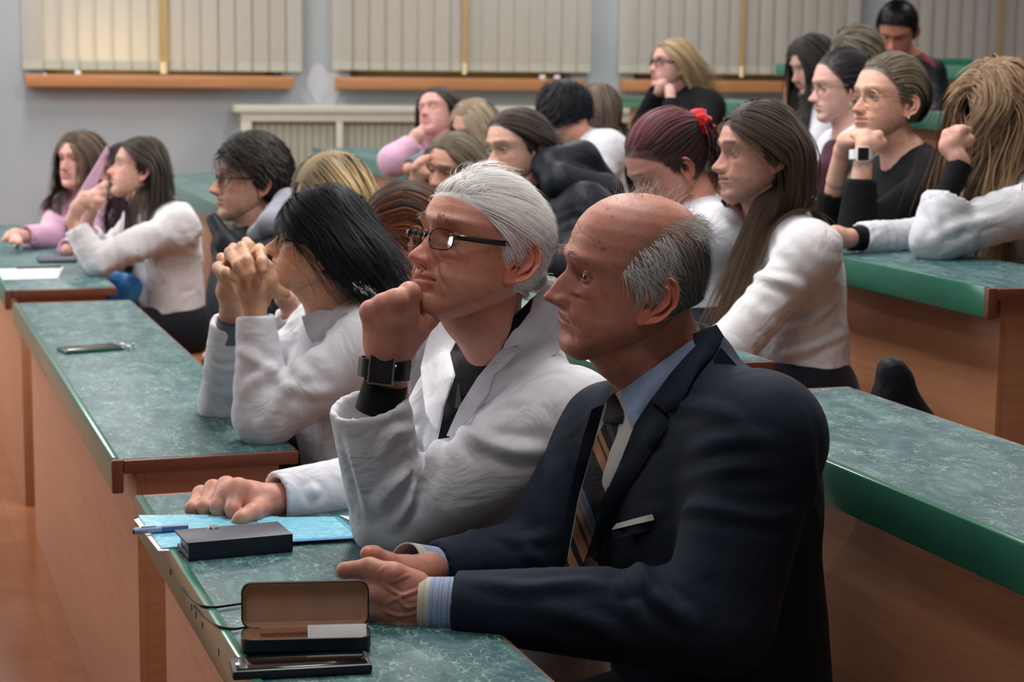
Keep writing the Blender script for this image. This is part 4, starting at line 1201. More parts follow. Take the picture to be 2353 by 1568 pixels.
    if body.get('collar', 0): K.cap(nb, nb * (1) + (n1 - nb) * body['collar'], nr + .024, nr + .018, .015)
    for a in body.get('arms', []):
        s_, e_, w_ = [pt(q) for q in a['p']]; sl = a.get('sl', (.064, .055, .042)); end = a.get('end', .9)
        c_ = pt(a['cp']) if 'cp' in a else e_ + (w_ - e_) * end
        K.cap(s_, e_, sl[0], sl[1], .03)
        K.cap(e_, c_, sl[1], sl[2], .012, cut='b')
    if body.get('lap', True):
        thn = hip + F * .36 + Ln * .10 + [0, 0, -.01]; thf = hip + F * .36 - Ln * .10 + [0, 0, -.01]
        if body.get('coatlap', False): K.cap(hn, thn, .10, .085, .04); K.cap(hf, thf, .10, .085, .04)
    # neckline: keep the cloth off the neck
    K.cap(n1, nb + up * body.get('neckdrop', .02), nr + .004, nr + .006, 0, op='s')
    fo = body.get('vneck')
    if fo: K.cap(nb + F * .06 + up * .05, nb + F * .13 - up * fo, .035, .012, 0, op='s')
    for a in body.get('arms', []):
        s_, e_, w_ = [pt(q) for q in a['p']]; sl = a.get('sl', (.064, .055, .042)); end = a.get('end', .9)
        c_ = pt(a['cp']) if 'cp' in a else e_ + (w_ - e_) * end; ax = (c_ - e_) / np.linalg.norm(c_ - e_)
        K.cap(c_ - ax * .03, c_ + ax * .02, sl[2] - .013, sl[2] - .010, 0, op='s')
    V, Q = K.mesh(body.get('h', .009)); V = relax(V, Q, body.get('rx', 2))
    N = vnormals(V, Q)
    amp = body.get('fold', .0045)
    hd = np.minimum(np.linalg.norm(V - nb, axis=1) / .12, 1)
    for a in body.get('arms', []):
        s_, e_, w_ = [pt(q) for q in a['p']]; c_ = pt(a['cp']) if 'cp' in a else e_ + (w_ - e_) * a.get('end', .9)
        hd = np.minimum(hd, np.clip(np.linalg.norm(V - c_, axis=1) / .10 - .5, .0, 1))
    V0c = V.copy()
    V = folds(V, N, amp * 1.0, body.get('ff', 26), body.get('seed', len(PEOPLE)), body.get('stretch'), lim=hd)
    for i, a in enumerate(body.get('arms', [])):
        s_, e_, w_ = [pt(q) for q in a['p']]
        N = vnormals(V, Q)
        V = limb_rings(V, N, e_, (w_ - e_) / np.linalg.norm(w_ - e_), amp * 1.0, .034, .10, 3 + i, side=(s_ + w_) / 2 - e_)
        V = limb_rings(V, N, e_ * .55 + s_ * .45, (s_ - e_), amp * .8, .045, .10, 5 + i)
        V = limb_rings(V, N, e_ * .4 + w_ * .6, (w_ - e_), amp * .6, .03, .07, 9 + i)
        V = limb_rings(V, N, s_ * .9 + chest * .1, (s_ - e_) + (s_ - chest), amp * .9, .04, .09, 7 + i)
    cw_ = np.ones(len(V))
    for a in body.get('arms', []):
        s_, e_, w_ = [pt(q) for q in a['p']]; c_ = pt(a['cp']) if 'cp' in a else e_ + (w_ - e_) * a.get('end', .9)
        cw_ = np.minimum(cw_, smoothstep(.045, .085, np.linalg.norm(V0c - c_, axis=1)))
    V = V0c + (V - V0c) * cw_[:, None]
    if body.get('ridges'):
        bvh = bvh_of(V, Q)
        for path, am, wd_ in body['ridges']:
            N = vnormals(V, Q); V = ridge_px(V, N, bvh, path, am, wd_)
    co = mesh_obj(body.get('cname', 'coat'), V, Q, M[body['mat']], root, True)
    if body.get('lap', True) and not body.get('coatlap'):
        T_ = SDF(); T_.cap(hip, hip + Ln * .08, .125, .12, .03)
        fz = hip[2] - .12 - .45
        for sg in (1, -1):
            a0 = hip + Ln * .09 * sg; a1 = a0 + F * .33; a1[2] = a0[2] + .0; a2 = a1 + F * .02; a2 = np.array([a2[0], a2[1], max(fz + .08, .08)])
            T_.cap(a0, a1, .085, .062, .03); T_.cap(a1, a2, .062, .045, .02); T_.cap(a2 - [0, 0, .01], a2 + F * .08 - [0, 0, .03], .042, .035, .02)
        Vt, Qt = T_.mesh(.014); mesh_obj('trousers', relax(Vt, Qt, 1), Qt, M[body.get('legmat', 'denim')], root, True)
    info = dict(proxy=proxy, root=root, h=h, R=R, o=o, cloth=(V, Q), body=bo, nb=nb, n1=n1, sn=sn, sf=sf, chest=chest, hip=hip, F=F, L=Ln, up=up, nr=nr)
    PEOPLE[key] = info
    return info
def bodycaps(I, r=.085):
    """shoulders and back in the head's own frame, for hair to lie on"""
    R, o, s = I['R'], I['o'], I['h']['s']
    f = lambda p: (p - o) @ R / s
    mid = I['chest']
    return [(f(I['sn']), f(I['sf']), r), (f(I['nb']), f(mid), .115), (f(mid), f(I['hip']), .15), (f(I['sn']), f(I['sn'] * .4 + mid * .6), .09), (f(I['n1']), f(I['nb']), I['nr'] + .004)]
def hair(I, sets, cap=None, name='hair', mat='hair'):
    h, R, o = I['h'], I['R'], I['o']; parts = []
    if cap is not None: parts.append(hair_cap(h, R, o, **cap))
    for k in sets:
        k = dict(k); k.setdefault('body', bodycaps(I)); st = k.pop('style'); 
        parts.append(strands(h, R, o, st, **k))
    parts = [p for p in parts if p is not None]
    V, Q, C = merge(parts)
    ob = mesh_obj(name, V, Q, M[mat], I['root'], True, C)
    return ob
def watch(I, c, nrm, ax, size=(.038, .033), wr=.029, band='black_plastic', case='steel', name='smartwatch'):
    """c: middle of the dial, nrm: outward, ax: along the forearm"""
    c = np.array(c, float); nrm = np.array(nrm, float); nrm /= np.linalg.norm(nrm); ax = np.array(ax, float); ax -= nrm * (ax @ nrm); ax /= np.linalg.norm(ax); sx = np.cross(ax, nrm)
    w = empty(name, tuple(c), None, None); w.parent = I['root']; w.location = Vector(w.location) - I['root'].location
    a, b = size[0] / 2, size[1] / 2
    MB().box(c, sx, ax, nrm, (-b - .0, -a, -.010), (b, a, 0), .0042).build('case', M[case], w, 40.0)
    MB().box(c, sx, ax, nrm, (-b + .003, -a + .003, -.001), (b - .003, a - .003, .0012), .001).build('dial', M['black_plastic'], w, 40.0)
    MB().tube([c + sx * b + ax * .008 - nrm * .004, c + sx * (b + .002) + ax * .008 - nrm * .004], .0032, 10).build('crown', M[case], w)
    t = np.linspace(0, 2 * np.pi, 48, endpoint=False)
    cc = c - nrm * (wr * .86 + .004)
    ring = cc[None] + np.cos(t)[:, None] * nrm * (wr * .86 + .001) + np.sin(t)[:, None] * sx * (wr * 1.08)
    V = []; 
    for r_ in ring:
        d = (r_ - cc); d /= np.linalg.norm(d)
        V += [r_ - ax * a * .62, r_ + ax * a * .62, r_ + ax * a * .62 + d * .003, r_ - ax * a * .62 + d * .003]
    n = 48; F = []
    for i in range(n):
        for j in range(4): F.append((4 * i + j, 4 * i + (j + 1) % 4, 4 * ((i + 1) % n) + (j + 1) % 4, 4 * ((i + 1) % n) + j))
    mesh_obj('strap', V, F, M[band], w, 40.0)
    return w
BLK = ((.006, .007, .010), (.018, .022, .030)); BRN = ((.020, .013, .010), (.060, .042, .032)); LBR = ((.075, .048, .030), (.16, .11, .07))
# ================= the man in the suit
hs = dict(px=1446, py=659, Y=2.74, yaw=14, pitch=8, roll=-3, s=1.052, res=1.5, skin=srgb(188, 128, 110), red=srgb(158, 84, 78), redness=.75, old=1.0, wrinkle=1.0,
          nose=.95, nwide=1.32, hook=.9, bulb=1.1, droop=.2, eyex=.0660, frown=1.0, jowl=1.0, cheek=.8, chin=-.3, lips=.75, lipm=.55, brow=1.5, open=.52, gaze=8, browc=srgb(120, 100, 92), browm=.3, lash=.7, eyeshade=.45,
          line='bald', scalp=srgb(160, 124, 112), spots=[(.052, .062, .0022), (.058, .054, .0028), (.03, .105, .0016), (.045, .098, .0014), (.035, .112, .0013)], earsize=1.24, eartilt=24, eyemat='eye', wide=.6, forehead=.6)
suit = person('suit', 'balding grey-haired man in a navy suit and striped tie, hands clasped on the desk', hs,
    dict(yaw=29, male=True, neck=(1560, 872, 2.76), chest=(1610, 1130, 2.76), hip=(1660, 1640, 2.78), sn=(1748, 1010, 2.58), sf=(1405, 1015, 2.93), mat='suit', cname='jacket',
         tr=.150, sr=.078, nr=.064, trap=.01, h=.0055, hb=.006, fold=.0022, ff=16, seed=2, rx=2, collar=0, proxy=True, neckdrop=.0,
         arms=[dict(p=[(1748, 1010, 2.58), (1650, 1425, 2.51), (1000, 1388, 2.57)], sl=(.086, .076, .048), end=.93, r=(.05, .032, .027), hres=.0021, veins=[([(985, 1318), (940, 1322), (900, 1338)], .0022, .0030), ([(985, 1345), (930, 1368), (905, 1360), (880, 1342)], .0026, .0032), ([(980, 1388), (935, 1397), (915, 1376), (888, 1388)], .0026, .0032), ([(960, 1410), (915, 1415), (880, 1405)], .0022, .0030), ([(905, 1288), (885, 1300), (872, 1318)], .0018, .003), ([(965, 1440), (920, 1436), (890, 1440)], .0016, .003), ([(930, 1368), (915, 1376)], .002, .003)],
                    hand=dict(k=.010, chains=[
                        [(1000, 1390, 2.58, .029), (930, 1372, 2.58, .031), (885, 1360, 2.58, .028)],
                        [(985, 1405, 2.58, .026), (930, 1418, 2.58, .028), (875, 1425, 2.58, .020)],
                        [(930, 1350, 2.58, .020), (862, 1330, 2.58, .0145), (820, 1340, 2.61, .0105), (800, 1370, 2.65, .009)],
                        [(930, 1375, 2.57, .020), (848, 1366, 2.57, .0145), (812, 1392, 2.61, .0105), (800, 1425, 2.65, .009)],
                        [(930, 1400, 2.57, .020), (850, 1402, 2.57, .0140), (818, 1425, 2.61, .0100), (808, 1450, 2.64, .009)],
                        [(930, 1425, 2.58, .020), (862, 1436, 2.58, .0130), (830, 1450, 2.61, .0095)],
                        [(955, 1345, 2.58, .021), (905, 1322, 2.57, .0165), (850, 1306, 2.58, .0135), (792, 1312, 2.59, .0125)]])),
               dict(p=[(1405, 1015, 2.93), (1225, 1285, 2.86), (985, 1310, 2.76)], sl=(.082, .064, .044), end=.93, r=(.045, .04, .028), hres=.0028,
                    hand=dict(k=.010, chains=[
                        [(985, 1312, 2.72, .029), (930, 1330, 2.69, .030), (880, 1350, 2.66, .026)],
                        [(930, 1312, 2.69, .022), (885, 1296, 2.67, .0165), (858, 1278, 2.66, .0135), (845, 1273, 2.65, .0115)],
                        [(880, 1350, 2.66, .022), (830, 1370, 2.62, .012), (812, 1400, 2.58, .010)],
                        [(880, 1370, 2.66, .022), (835, 1395, 2.62, .012), (820, 1425, 2.58, .010)],
                        [(880, 1390, 2.66, .022), (842, 1420, 2.62, .012), (830, 1445, 2.58, .010)]]))],
         ridges=[([(1445, 1285), (1480, 1330), (1530, 1390), (1585, 1430)], .012, .014), ([(1420, 1300), (1440, 1350), (1455, 1420)], .008, .012),
                 ([(1470, 1180), (1600, 1165), (1760, 1190), (1840, 1180)], .007, .012), ([(1560, 1110), (1680, 1075), (1800, 1070)], .006, .013), ([(1580, 1040), (1680, 1010), (1790, 1025)], .006, .014),
                 ([(1075, 1330), (1200, 1350), (1330, 1340), (1420, 1350)], .006, .012), ([(1250, 1400), (1380, 1440), (1450, 1500)], .006, .014), ([(1150, 1190), (1200, 1260), (1230, 1290)], .006, .012),
                 ([(1090, 1220), (1180, 1240), (1280, 1230)], .005, .012), ([(1840, 950), (1870, 1100), (1885, 1200)], .004, .012), ([(1500, 950), (1560, 930), (1640, 940), (1740, 1000)], .005, .012)]))
g_ = ((.17, .165, .165), (.42, .41, .41)); gd = ((.035, .045, .055), (.16, .17, .18))
rear = lambda p: (p[:, 0] < .005)
hair(suit, [
    dict(style='part', n=4200, length=(.03, .055), width=.0008, cols=gd, offs=(.001, .006), grav=.9, jitter=.22, step=.006, seed=1, stiff=.55, outs=lambda p, r, s: np.array([-.55, 0, 0])),
    dict(style='back', n=900, length=(.02, .045), width=.0005, cols=((.45, .44, .43), (.75, .73, .72)), offs=(.002, .02), grav=.2, jitter=.6, step=.004, seed=8, stiff=.7, wave=.5, curlf=70, wtip=.4, region=lambda p: (p[:, 2] > .085) & (p[:, 0] < .0)),
    dict(style='part', n=4800, length=(.03, .06), width=.0006, cols=g_, offs=(.002, .009), grav=.8, jitter=.32, step=.006, seed=2, stiff=.55, wtip=.3, outs=lambda p, r, s: np.array([-.6, 0, 0])),
    dict(style='part', n=1500, length=(.03, .05), width=.0007, cols=((.5, .5, .5), (.8, .79, .79)), offs=(.004, .011), grav=1.0, jitter=.4, step=.006, seed=3, stiff=.6, wtip=.3, region=lambda p: (p[:, 0] > -.02), outs=lambda p, r, s: np.array([-.4, 0, 0]))],
    name='hair')
brows(suit, (.50, .46, .44), 300, .013, .0005, 2)
# thin flyaway hairs over the bald top
hb = dict(hs); hb['line'] = 'full'; I2 = dict(suit); I2['h'] = hb
V, Q, C = merge([strands(hb, suit['R'], suit['o'], 'stand', n=150, length=(.015, .04), width=.00045, cols=((.45, .44, .43), (.7, .68, .66)), offs=(.0, .004), grav=.25, jitter=.9, step=.005, seed=4, stiff=.7, wtip=.3, wave=.35, curlf=50, region=lambda p: (p[:, 2] > .115) & (p[:, 1] < .03)),
    strands(hb, suit['R'], suit['o'], 'back', n=260, length=(.02, .05), width=.00045, cols=((.5, .48, .46), (.7, .68, .66)), offs=(.0, .006), grav=.5, jitter=.7, step=.006, seed=5, stiff=.6, wtip=.3, region=lambda p: (p[:, 2] > .08) & (p[:, 0] < -.02))])
mesh_obj('flyaway_hair', V, Q, M['hair'], suit['root'], True, C)

# ================= the white-haired man
hw = dict(flat=.19, px=1100, py=585, Y=3.05, yaw=38, pitch=15, roll=1, s=1.11, res=1.4, skin=srgb(200, 142, 122), red=srgb(186, 104, 94), redness=.6, old=.7, wrinkle=.5, nose=1.1, nwide=1.05, frown=.45, jowl=.7, cheek=.6,
          lips=.9, lipm=.5, brow=1.2, open=.85, browc=srgb(120, 108, 104), browm=.6, lash=.45, line='full', hairz=.078, scalp=srgb(205, 203, 204), earsize=1.12, eartilt=16, eyemat='eye_blue', wide=.3, templemat='black_plastic', gaze=10, gazep=6)
white = person('white', 'white-haired man with spectacles in a white lab coat, fist at his chin', hw,
    dict(yaw=30, male=True, neck=(1178, 835, 3.16), chest=(1190, 1080, 3.16), hip=(1240, 1560, 3.2), sn=(1310, 975, 3.0), sf=(1065, 920, 3.36), mat='coat', cname='lab_coat', tr=.142, sr=.074, nr=.060, h=.0055, hb=.006, fold=.0022, ff=14, seed=4, collar=0, neckdrop=.0, proxy=True, pn=(.013, .024),
         arms=[dict(p=[(1310, 975, 3.0), (905, 1195, 3.0), (890, 850, 2.95)], sl=(.082, .068, .064), end=.86, cp=(846, 925, 2.95), r=(.042, .038, .030), hres=.0026,
                    hand=dict(k=.011, chains=[
                        [(888, 850, 2.95, .030), (892, 790, 2.94, .036), (895, 735, 2.93, .036)],
                        [(905, 820, 2.96, .026), (935, 760, 2.96, .026), (930, 710, 2.94, .022)],
                        [(870, 780, 2.94, .022), (852, 716, 2.92, .0160), (872, 735, 2.985, .0105)],
                        [(885, 770, 2.93, .022), (882, 700, 2.91, .0160), (900, 720, 2.99, .0105)],
                        [(900, 765, 2.93, .022), (912, 690, 2.91, .0165), (935, 700, 2.99, .0110)],
                        [(915, 770, 2.94, .022), (941, 672, 2.93, .0150), (955, 690, 2.99, .0125), (962, 715, 3.0, .011)],
                        [(925, 800, 2.96, .021), (960, 757, 2.97, .0165), (985, 735, 2.98, .0135), (1005, 722, 3.0, .012)]])),
               dict(p=[(1065, 920, 3.36), (880, 1115, 3.33), (625, 1150, 3.2)], sl=(.078, .062, .050), end=.97, r=(.04, .036, .027), hres=.0026,
                    hand=dict(k=.010, chains=[
                        [(630, 1152, 3.2, .029), (570, 1150, 3.19, .033), (535, 1142, 3.18, .030)],
                        [(560, 1150, 3.20, .022), (548, 1122, 3.17, .0160), (535, 1170, 3.14, .0120), (540, 1196, 3.14, .0105)],
                        [(550, 1145, 3.21, .022), (520, 1118, 3.20, .0160), (500, 1165, 3.16, .0120), (505, 1195, 3.16, .0105)],
                        [(545, 1145, 3.23, .022), (490, 1124, 3.23, .0150), (470, 1165, 3.18, .0115), (474, 1192, 3.18, .0100)],
                        [(540, 1150, 3.25, .020), (462, 1136, 3.25, .0140), (442, 1168, 3.20, .0110), (450, 1188, 3.20, .0095)],
                        [(610, 1165, 3.18, .020), (580, 1180, 3.13, .0155), (556, 1192, 3.11, .0125), (545, 1202, 3.11, .011)]]))],
         ridges=[([(1040, 985), (1100, 1010), (1180, 1035), (1270, 1035)], 0.0162, 0.0152), ([(960, 1110), (985, 1060), (1040, 985)], 0.0135, 0.0133), ([(800, 1000), (830, 1100), (850, 1180)], 0.0095, 0.0123),
                 ([(930, 940), (960, 1000), (965, 1060)], 0.0108, 0.0133), ([(870, 1170), (905, 1110), (955, 1070)], 0.0135, 0.0123), ([(905, 1210), (940, 1150), (955, 1080)], 0.0149, 0.0104), ([(870, 1060), (900, 1000), (950, 985)], 0.0081, 0.0114),
                 ([(1075, 935), (1130, 890), (1190, 870)], 0.0081, 0.0114), ([(1090, 965), (1150, 930), (1210, 920)], 0.0068, 0.0114), ([(640, 1120), (720, 1130), (800, 1150)], 0.0068, 0.0114)]))
W1 = ((.84, .835, .83), (.97, .965, .96))
hair(white, [
    dict(style='back', n=15000, length=(.07, .13), width=.0010, cols=W1, offs=(.0005, .008), grav=.60, jitter=.07, step=.009, seed=11, stiff=.55),
    dict(style='back', n=6500, length=(.03, .065), width=.0009, cols=W1, offs=(.002, .010), grav=1.3, jitter=.12, step=.007, seed=12, stiff=.5, region=lambda p: p[:, 2] < .06),
    dict(style='none', n=5200, length=(.07, .10), width=.0010, cols=W1, offs=(.004, .012), grav=.1, jitter=.10, step=.008, seed=13, stiff=.55, region=lambda p: (p[:, 2] > .07) & (p[:, 0] > .02), outs=lambda p, r, s: np.array([.25 if s < 2 else -1.1, .1, .55 if s < 2 else -.05]))],
    cap=dict(off=.002, col=(.80, .79, .78), drop=-.014))
brows(white, (.42, .38, .36), 260, .010, .0005, 1)
glasses(hw, white['R'], white['o'], white['root'], 'wire', w=.0220, hh=.0148, thick=.0009, x0=.101, z0=.004, temple=.0024, round_=3.0, tz=.012)
cw = P(880, 842, 2.95); watch(white, cw + np.array([0, -.041, 0]), (-.08, -1, .06), P(893, 780, 2.95) - P(886, 860, 2.95), size=(.048, .042), wr=.036)

# ================= long black hair, glasses, clasped hands
hl = dict(px=734, py=571, Y=3.98, yaw=6, pitch=13, roll=-4, s=.975, res=1.0, skin=srgb(206, 160, 130), fem=.4, nose=.95, lipm=.5, lips=1.0, browc=(.02, .018, .018), open=.6, line='full', hairz=.066, scalp=(.012, .014, .02), templemat='wire')
longp = person('long', 'black-haired person with thin glasses in a white coat, hands clasped at the mouth', hl,
    dict(yaw=15, neck=(778, 745, 4.0), chest=(800, 900, 4.02), hip=(850, 1180, 4.0), sn=(868, 800, 3.84), sf=(740, 770, 4.19), mat='coat', cname='white_coat', tr=.125, sr=.066, h=.007, fold=.0075, seed=6, vneck=.06, proxy=True,
         arms=[dict(p=[(868, 800, 3.84), (605, 962, 3.82), (585, 705, 3.84)], sl=(.070, .060, .040), end=.93, r=(.036, .032, .024), hres=.003,
                    hand=dict(k=.008, chains=[
                        [(583, 705, 3.84, .024), (578, 665, 3.84, .032), (572, 628, 3.84, .030)], [(600, 690, 3.86, .020), (612, 640, 3.86, .022), (610, 615, 3.86, .018)],
                        [(560, 640, 3.84, .020), (545, 585, 3.87, .0125), (536, 570, 3.90, .0110)], [(575, 630, 3.84, .020), (572, 568, 3.87, .0125), (566, 556, 3.90, .0110)],
                        [(590, 630, 3.84, .020), (600, 580, 3.86, .0120), (596, 570, 3.90, .0105)], [(555, 655, 3.85, .018), (525, 615, 3.88, .0115), (508, 592, 3.90, .0105)],
                        [(612, 650, 3.85, .017), (640, 672, 3.87, .0130), (655, 676, 3.88, .0115)]])),
               dict(p=[(740, 770, 4.19), (515, 925, 4.12), (530, 715, 4.0)], sl=(.064, .055, .042), end=.90, r=(.036, .032, .024), hres=.003,
                    hand=dict(k=.008, chains=[
                        [(532, 715, 4.0, .023), (528, 670, 3.94, .028), (530, 620, 3.90, .022)],
                        [(520, 640, 3.90, .017), (502, 616, 3.85, .0120), (520, 628, 3.80, .0112), (543, 641, 3.79, .0095)],
                        [(530, 620, 3.90, .017), (530, 582, 3.84, .0125), (548, 610, 3.79, .0115), (566, 634, 3.78, .0098)],
                        [(545, 610, 3.90, .017), (557, 570, 3.84, .0125), (568, 600, 3.79, .0115), (577, 626, 3.78, .0098)],
                        [(560, 605, 3.90, .017), (598, 582, 3.84, .0118), (603, 603, 3.80, .0108), (605, 621, 3.79, .0092)]]))],
         ridges=[([(545, 800), (590, 830), (640, 850)], .008, .014), ([(560, 900), (610, 860), (680, 850)], .009, .014), ([(600, 990), (650, 900), (700, 860)], .009, .014), ([(640, 880), (700, 900), (780, 900)], .007, .014)]))
hair(longp, [
    dict(style='part', part=-.01, n=6500, length=(.20, .29), width=.0020, cols=BLK, offs=(.004, .022), grav=.8, jitter=.06, step=.010, seed=21, stiff=.5, wave=.10, curlf=34, outs=lambda p, r, s: np.array([-.75, 0, 0])),
    dict(style='part', part=-.01, n=260, length=(.18, .30), width=.0012, cols=((.012, .014, .02), (.04, .05, .07)), offs=(.018, .026), grav=.8, jitter=.2, step=.010, seed=22, stiff=.5, wave=.3, curlf=34, outs=lambda p, r, s: np.array([-.75, 0, 0])),
    dict(style='side', part=.5, n=300, length=(.05, .09), width=.002, cols=BLK, offs=(.006, .014), grav=1.0, jitter=.15, step=.008, seed=23, region=lambda p: p[:, 0] > .05)],
    cap=dict(off=.007, col=(.008, .009, .013)))
glasses(hl, longp['R'], longp['o'], longp['root'], 'wire', w=.024, hh=.018, thick=.0011, x0=.092, round_=2.8)
MB().tube([P(533, 735, 4.0) , P(530, 775, 4.02)], [.031, .034], 20).build('grey_cuff', M['grey_sweat'], longp['root'])

# ================= young man in dark vest with glasses
hv = dict(px=574, py=425, Y=5.4, yaw=26, pitch=6, roll=3, s=1.0, res=.75, skin=srgb(204, 158, 136), nose=1.05, hook=.5, lipm=.5, browc=(.02, .018, .018), browthick=.001, open=.9, line='full', hairz=.074, scalp=(.02, .018, .018))
vest = person('vest', 'young man with dark swept hair and glasses in a black padded vest', hv,
    dict(yaw=22, male=True, neck=(600, 545, 5.42), chest=(590, 680, 5.42), hip=(590, 900, 5.45), sn=(660, 600, 5.22), sf=(545, 570, 5.6), mat='navy_nylon', cname='padded_vest', tr=.135, h=.011, fold=.006, collar=.35, seed=8,
         arms=[dict(p=[(660, 600, 5.22), (600, 790, 5.1), (470, 830, 5.0)], sl=(.062, .055, .045), end=.9, hand=None)]))
DK = ((.016, .014, .014), (.055, .047, .045))
hair(vest, [dict(style='side', part=.35, n=1500, length=(.06, .11), width=.0035, cols=DK, offs=(.010, .026), grav=.35, jitter=.2, step=.010, seed=31, stiff=.4, region=lambda p: p[:, 2] > .07, outs=lambda p, r, s: np.array([-.5, 0, .2])),
    dict(style='back', n=1600, length=(.05, .09), width=.0032, cols=DK, offs=(.004, .018), grav=1.0, jitter=.2, step=.010, seed=32, region=lambda p: p[:, 2] < .10)], cap=dict(off=.010, col=(.014, .012, .012)))
glasses(hv, vest['R'], vest['o'], vest['root'], 'wire', w=.026, hh=.019, thick=.0012, x0=.094)

S = SDF(); S.chain([P(585, 540, 5.30), P(625, 515, 5.25), P(662, 470, 5.35), P(668, 450, 5.55)], [.022, .036, .042, .036], .02); V, Q = S.mesh(.009); V = relax(V, Q, 1); V = folds(V, vnormals(V, Q), .005, 30, 4)
mesh_obj('grey_hood', V, Q, cloth('pale_grey_hood_cotton', srgb(150, 154, 168)), vest['root'], True)
S = SDF(); S.chain([P(490, 505, 5.25), P(520, 560, 5.2), P(560, 590, 5.15)], [.020, .030, .030], .02); V, Q = S.mesh(.009); mesh_obj('vest_collar', V, Q, M['navy_nylon'], vest['root'], True)
# ================= girl in white coat with black hair clip
hc = dict(px=320, py=395, Y=7.0, yaw=14, pitch=14, roll=4, s=.985, res=.6, skin=srgb(214, 168, 152), fem=1, nose=.95, lipm=.6, browm=.4, line='full', hairz=.076, scalp=(.04, .03, .025))
clip = person('clip', 'girl in a white coat with a black hair clip, hands raised to her mouth', hc,
    dict(yaw=20, neck=(362, 482, 7.02), chest=(380, 560, 7.02), hip=(400, 745, 7.05), sn=(412, 520, 6.86), sf=(330, 505, 7.2), mat='coat2', cname='white_coat', tr=.118, h=.011, fold=.010, seed=9, vneck=.05,
         arms=[dict(p=[(412, 520, 6.86), (222, 602, 6.75), (165, 508, 6.75)], sl=(.062, .054, .046), end=.86, r=(.034, .030, .022), hres=.004,
                    hand=dict(k=.008, chains=[[(165, 505, 6.75, .023), (178, 478, 6.75, .026), (195, 455, 6.76, .026)], [(185, 470, 6.75, .022), (215, 450, 6.75, .016), (238, 442, 6.78, .012)], [(190, 465, 6.75, .02), (222, 462, 6.74, .015), (236, 460, 6.78, .011)], [(195, 470, 6.76, .018), (215, 475, 6.74, .014), (232, 475, 6.78, .010)], [(200, 455, 6.76, .018), (232, 432, 6.78, .014), (242, 422, 6.8, .012)]])),
               dict(p=[(330, 505, 7.2), (235, 590, 7.1), (200, 520, 7.0)], sl=(.058, .05, .042), end=.8, r=(.034, .030, .022), hand=dict(k=.008, chains=[[(200, 515, 7.0, .022), (208, 485, 6.98, .026), (215, 460, 6.95, .024)]]))]))
hair(clip, [dict(style='part', part=0.0, n=1800, length=(.32, .48), width=.0045, cols=((.03, .024, .02), (.10, .08, .065)), offs=(.003, .014), grav=1.0, jitter=.05, step=.014, seed=41, wave=.12, curlf=25, outs=lambda p, r, s: np.stack([np.where((p[:, 2] > -.03) & (p[:, 0] > -.02), -1.3, 0.), 0 * p[:, 0], 0 * p[:, 0]], 1))], cap=dict(off=.006, col=(.03, .024, .02)))
MB().tube(spline([H2W(hc, clip['R'], clip['o'], q) for q in ((-.02, .074, .085), (-.045, .083, .065), (-.065, .085, .045), (-.05, .09, .035))], 12), [.006] * 4 + [.010] * 4 + [.006] * 4, 8).build('hair_clip', M['black_plastic'], clip['root'])

# ================= dark maroon haired girl behind her, lilac hood
hm = dict(px=290, py=400, Y=7.6, yaw=20, pitch=8, roll=0, s=.97, res=.5, skin=srgb(214, 168, 152), fem=1, line='full', hairz=.07, scalp=(.03, .012, .018), eyes=False)
maroon = person('maroon', 'girl with maroon-black hair in a white coat, mostly hidden behind the girl with the clip', hm,
    dict(yaw=20, neck=(310, 480, 7.62), hip=(340, 720, 7.6), sn=(345, 515, 7.45), sf=(280, 505, 7.8), mat='coat', cname='white_coat', tr=.115, h=.013, fold=.005, vneck=.05,
         arms=[dict(p=[(345, 515, 7.45), (250, 585, 7.35), (175, 575, 7.3)], sl=(.058, .05, .04), end=.9, hand=None)]))
hair(maroon, [dict(style='part', part=0.0, n=1300, length=(.35, .48), width=.005, cols=((.018, .008, .012), (.05, .022, .032)), offs=(.006, .022), grav=.9, jitter=.1, step=.016, seed=42)], cap=dict(off=.008, col=(.018, .008, .012)))

# ================= girl in pink at the far left
hp = dict(px=185, py=374, Y=7.9, yaw=62, pitch=5, roll=1, s=1.02, res=.6, skin=srgb(216, 168, 154), fem=1, nose=.9, lipm=.55, browm=.5, line='full', hairz=.074, scalp=(.08, .055, .045), redness=.6)
pink = person('pink', 'girl with long brown hair in a pink fleece hoodie at the far left desk', hp,
    dict(yaw=35, neck=(188, 462, 7.95), hip=(215, 680, 8.0), sn=(232, 500, 7.8), sf=(140, 495, 8.0), mat='pink_fleece', cname='pink_hoodie', tr=.115, sr=.07, h=.012, fold=.006, collar=.3, seed=12,
         arms=[dict(p=[(232, 500, 7.8), (190, 565, 7.5), (150, 575, 7.4)], sl=(.064, .058, .045), end=1.0, hand=None),
               dict(p=[(140, 495, 8.0), (115, 545, 7.75), (45, 543, 7.6)], sl=(.064, .055, .046), end=.86, r=(.034, .03, .024), hres=.004, hand=dict(k=.010, chains=[[(50, 543, 7.6, .026), (35, 542, 7.58, .028), (22, 543, 7.56, .022)], [(30, 545, 7.56, .017), (15, 548, 7.54, .012), (8, 552, 7.53, .010)], [(35, 548, 7.54, .017), (28, 556, 7.5, .013)], [(42, 550, 7.54, .017), (44, 558, 7.5, .013)]]))]))
hair(pink, [dict(style='part', part=0.0, n=1700, length=(.36, .46), width=.0045, cols=((.07, .045, .035), (.20, .145, .11)), offs=(.004, .014), grav=.9, jitter=.1, step=.016, seed=43)], cap=dict(off=.006, col=(.06, .04, .03)))

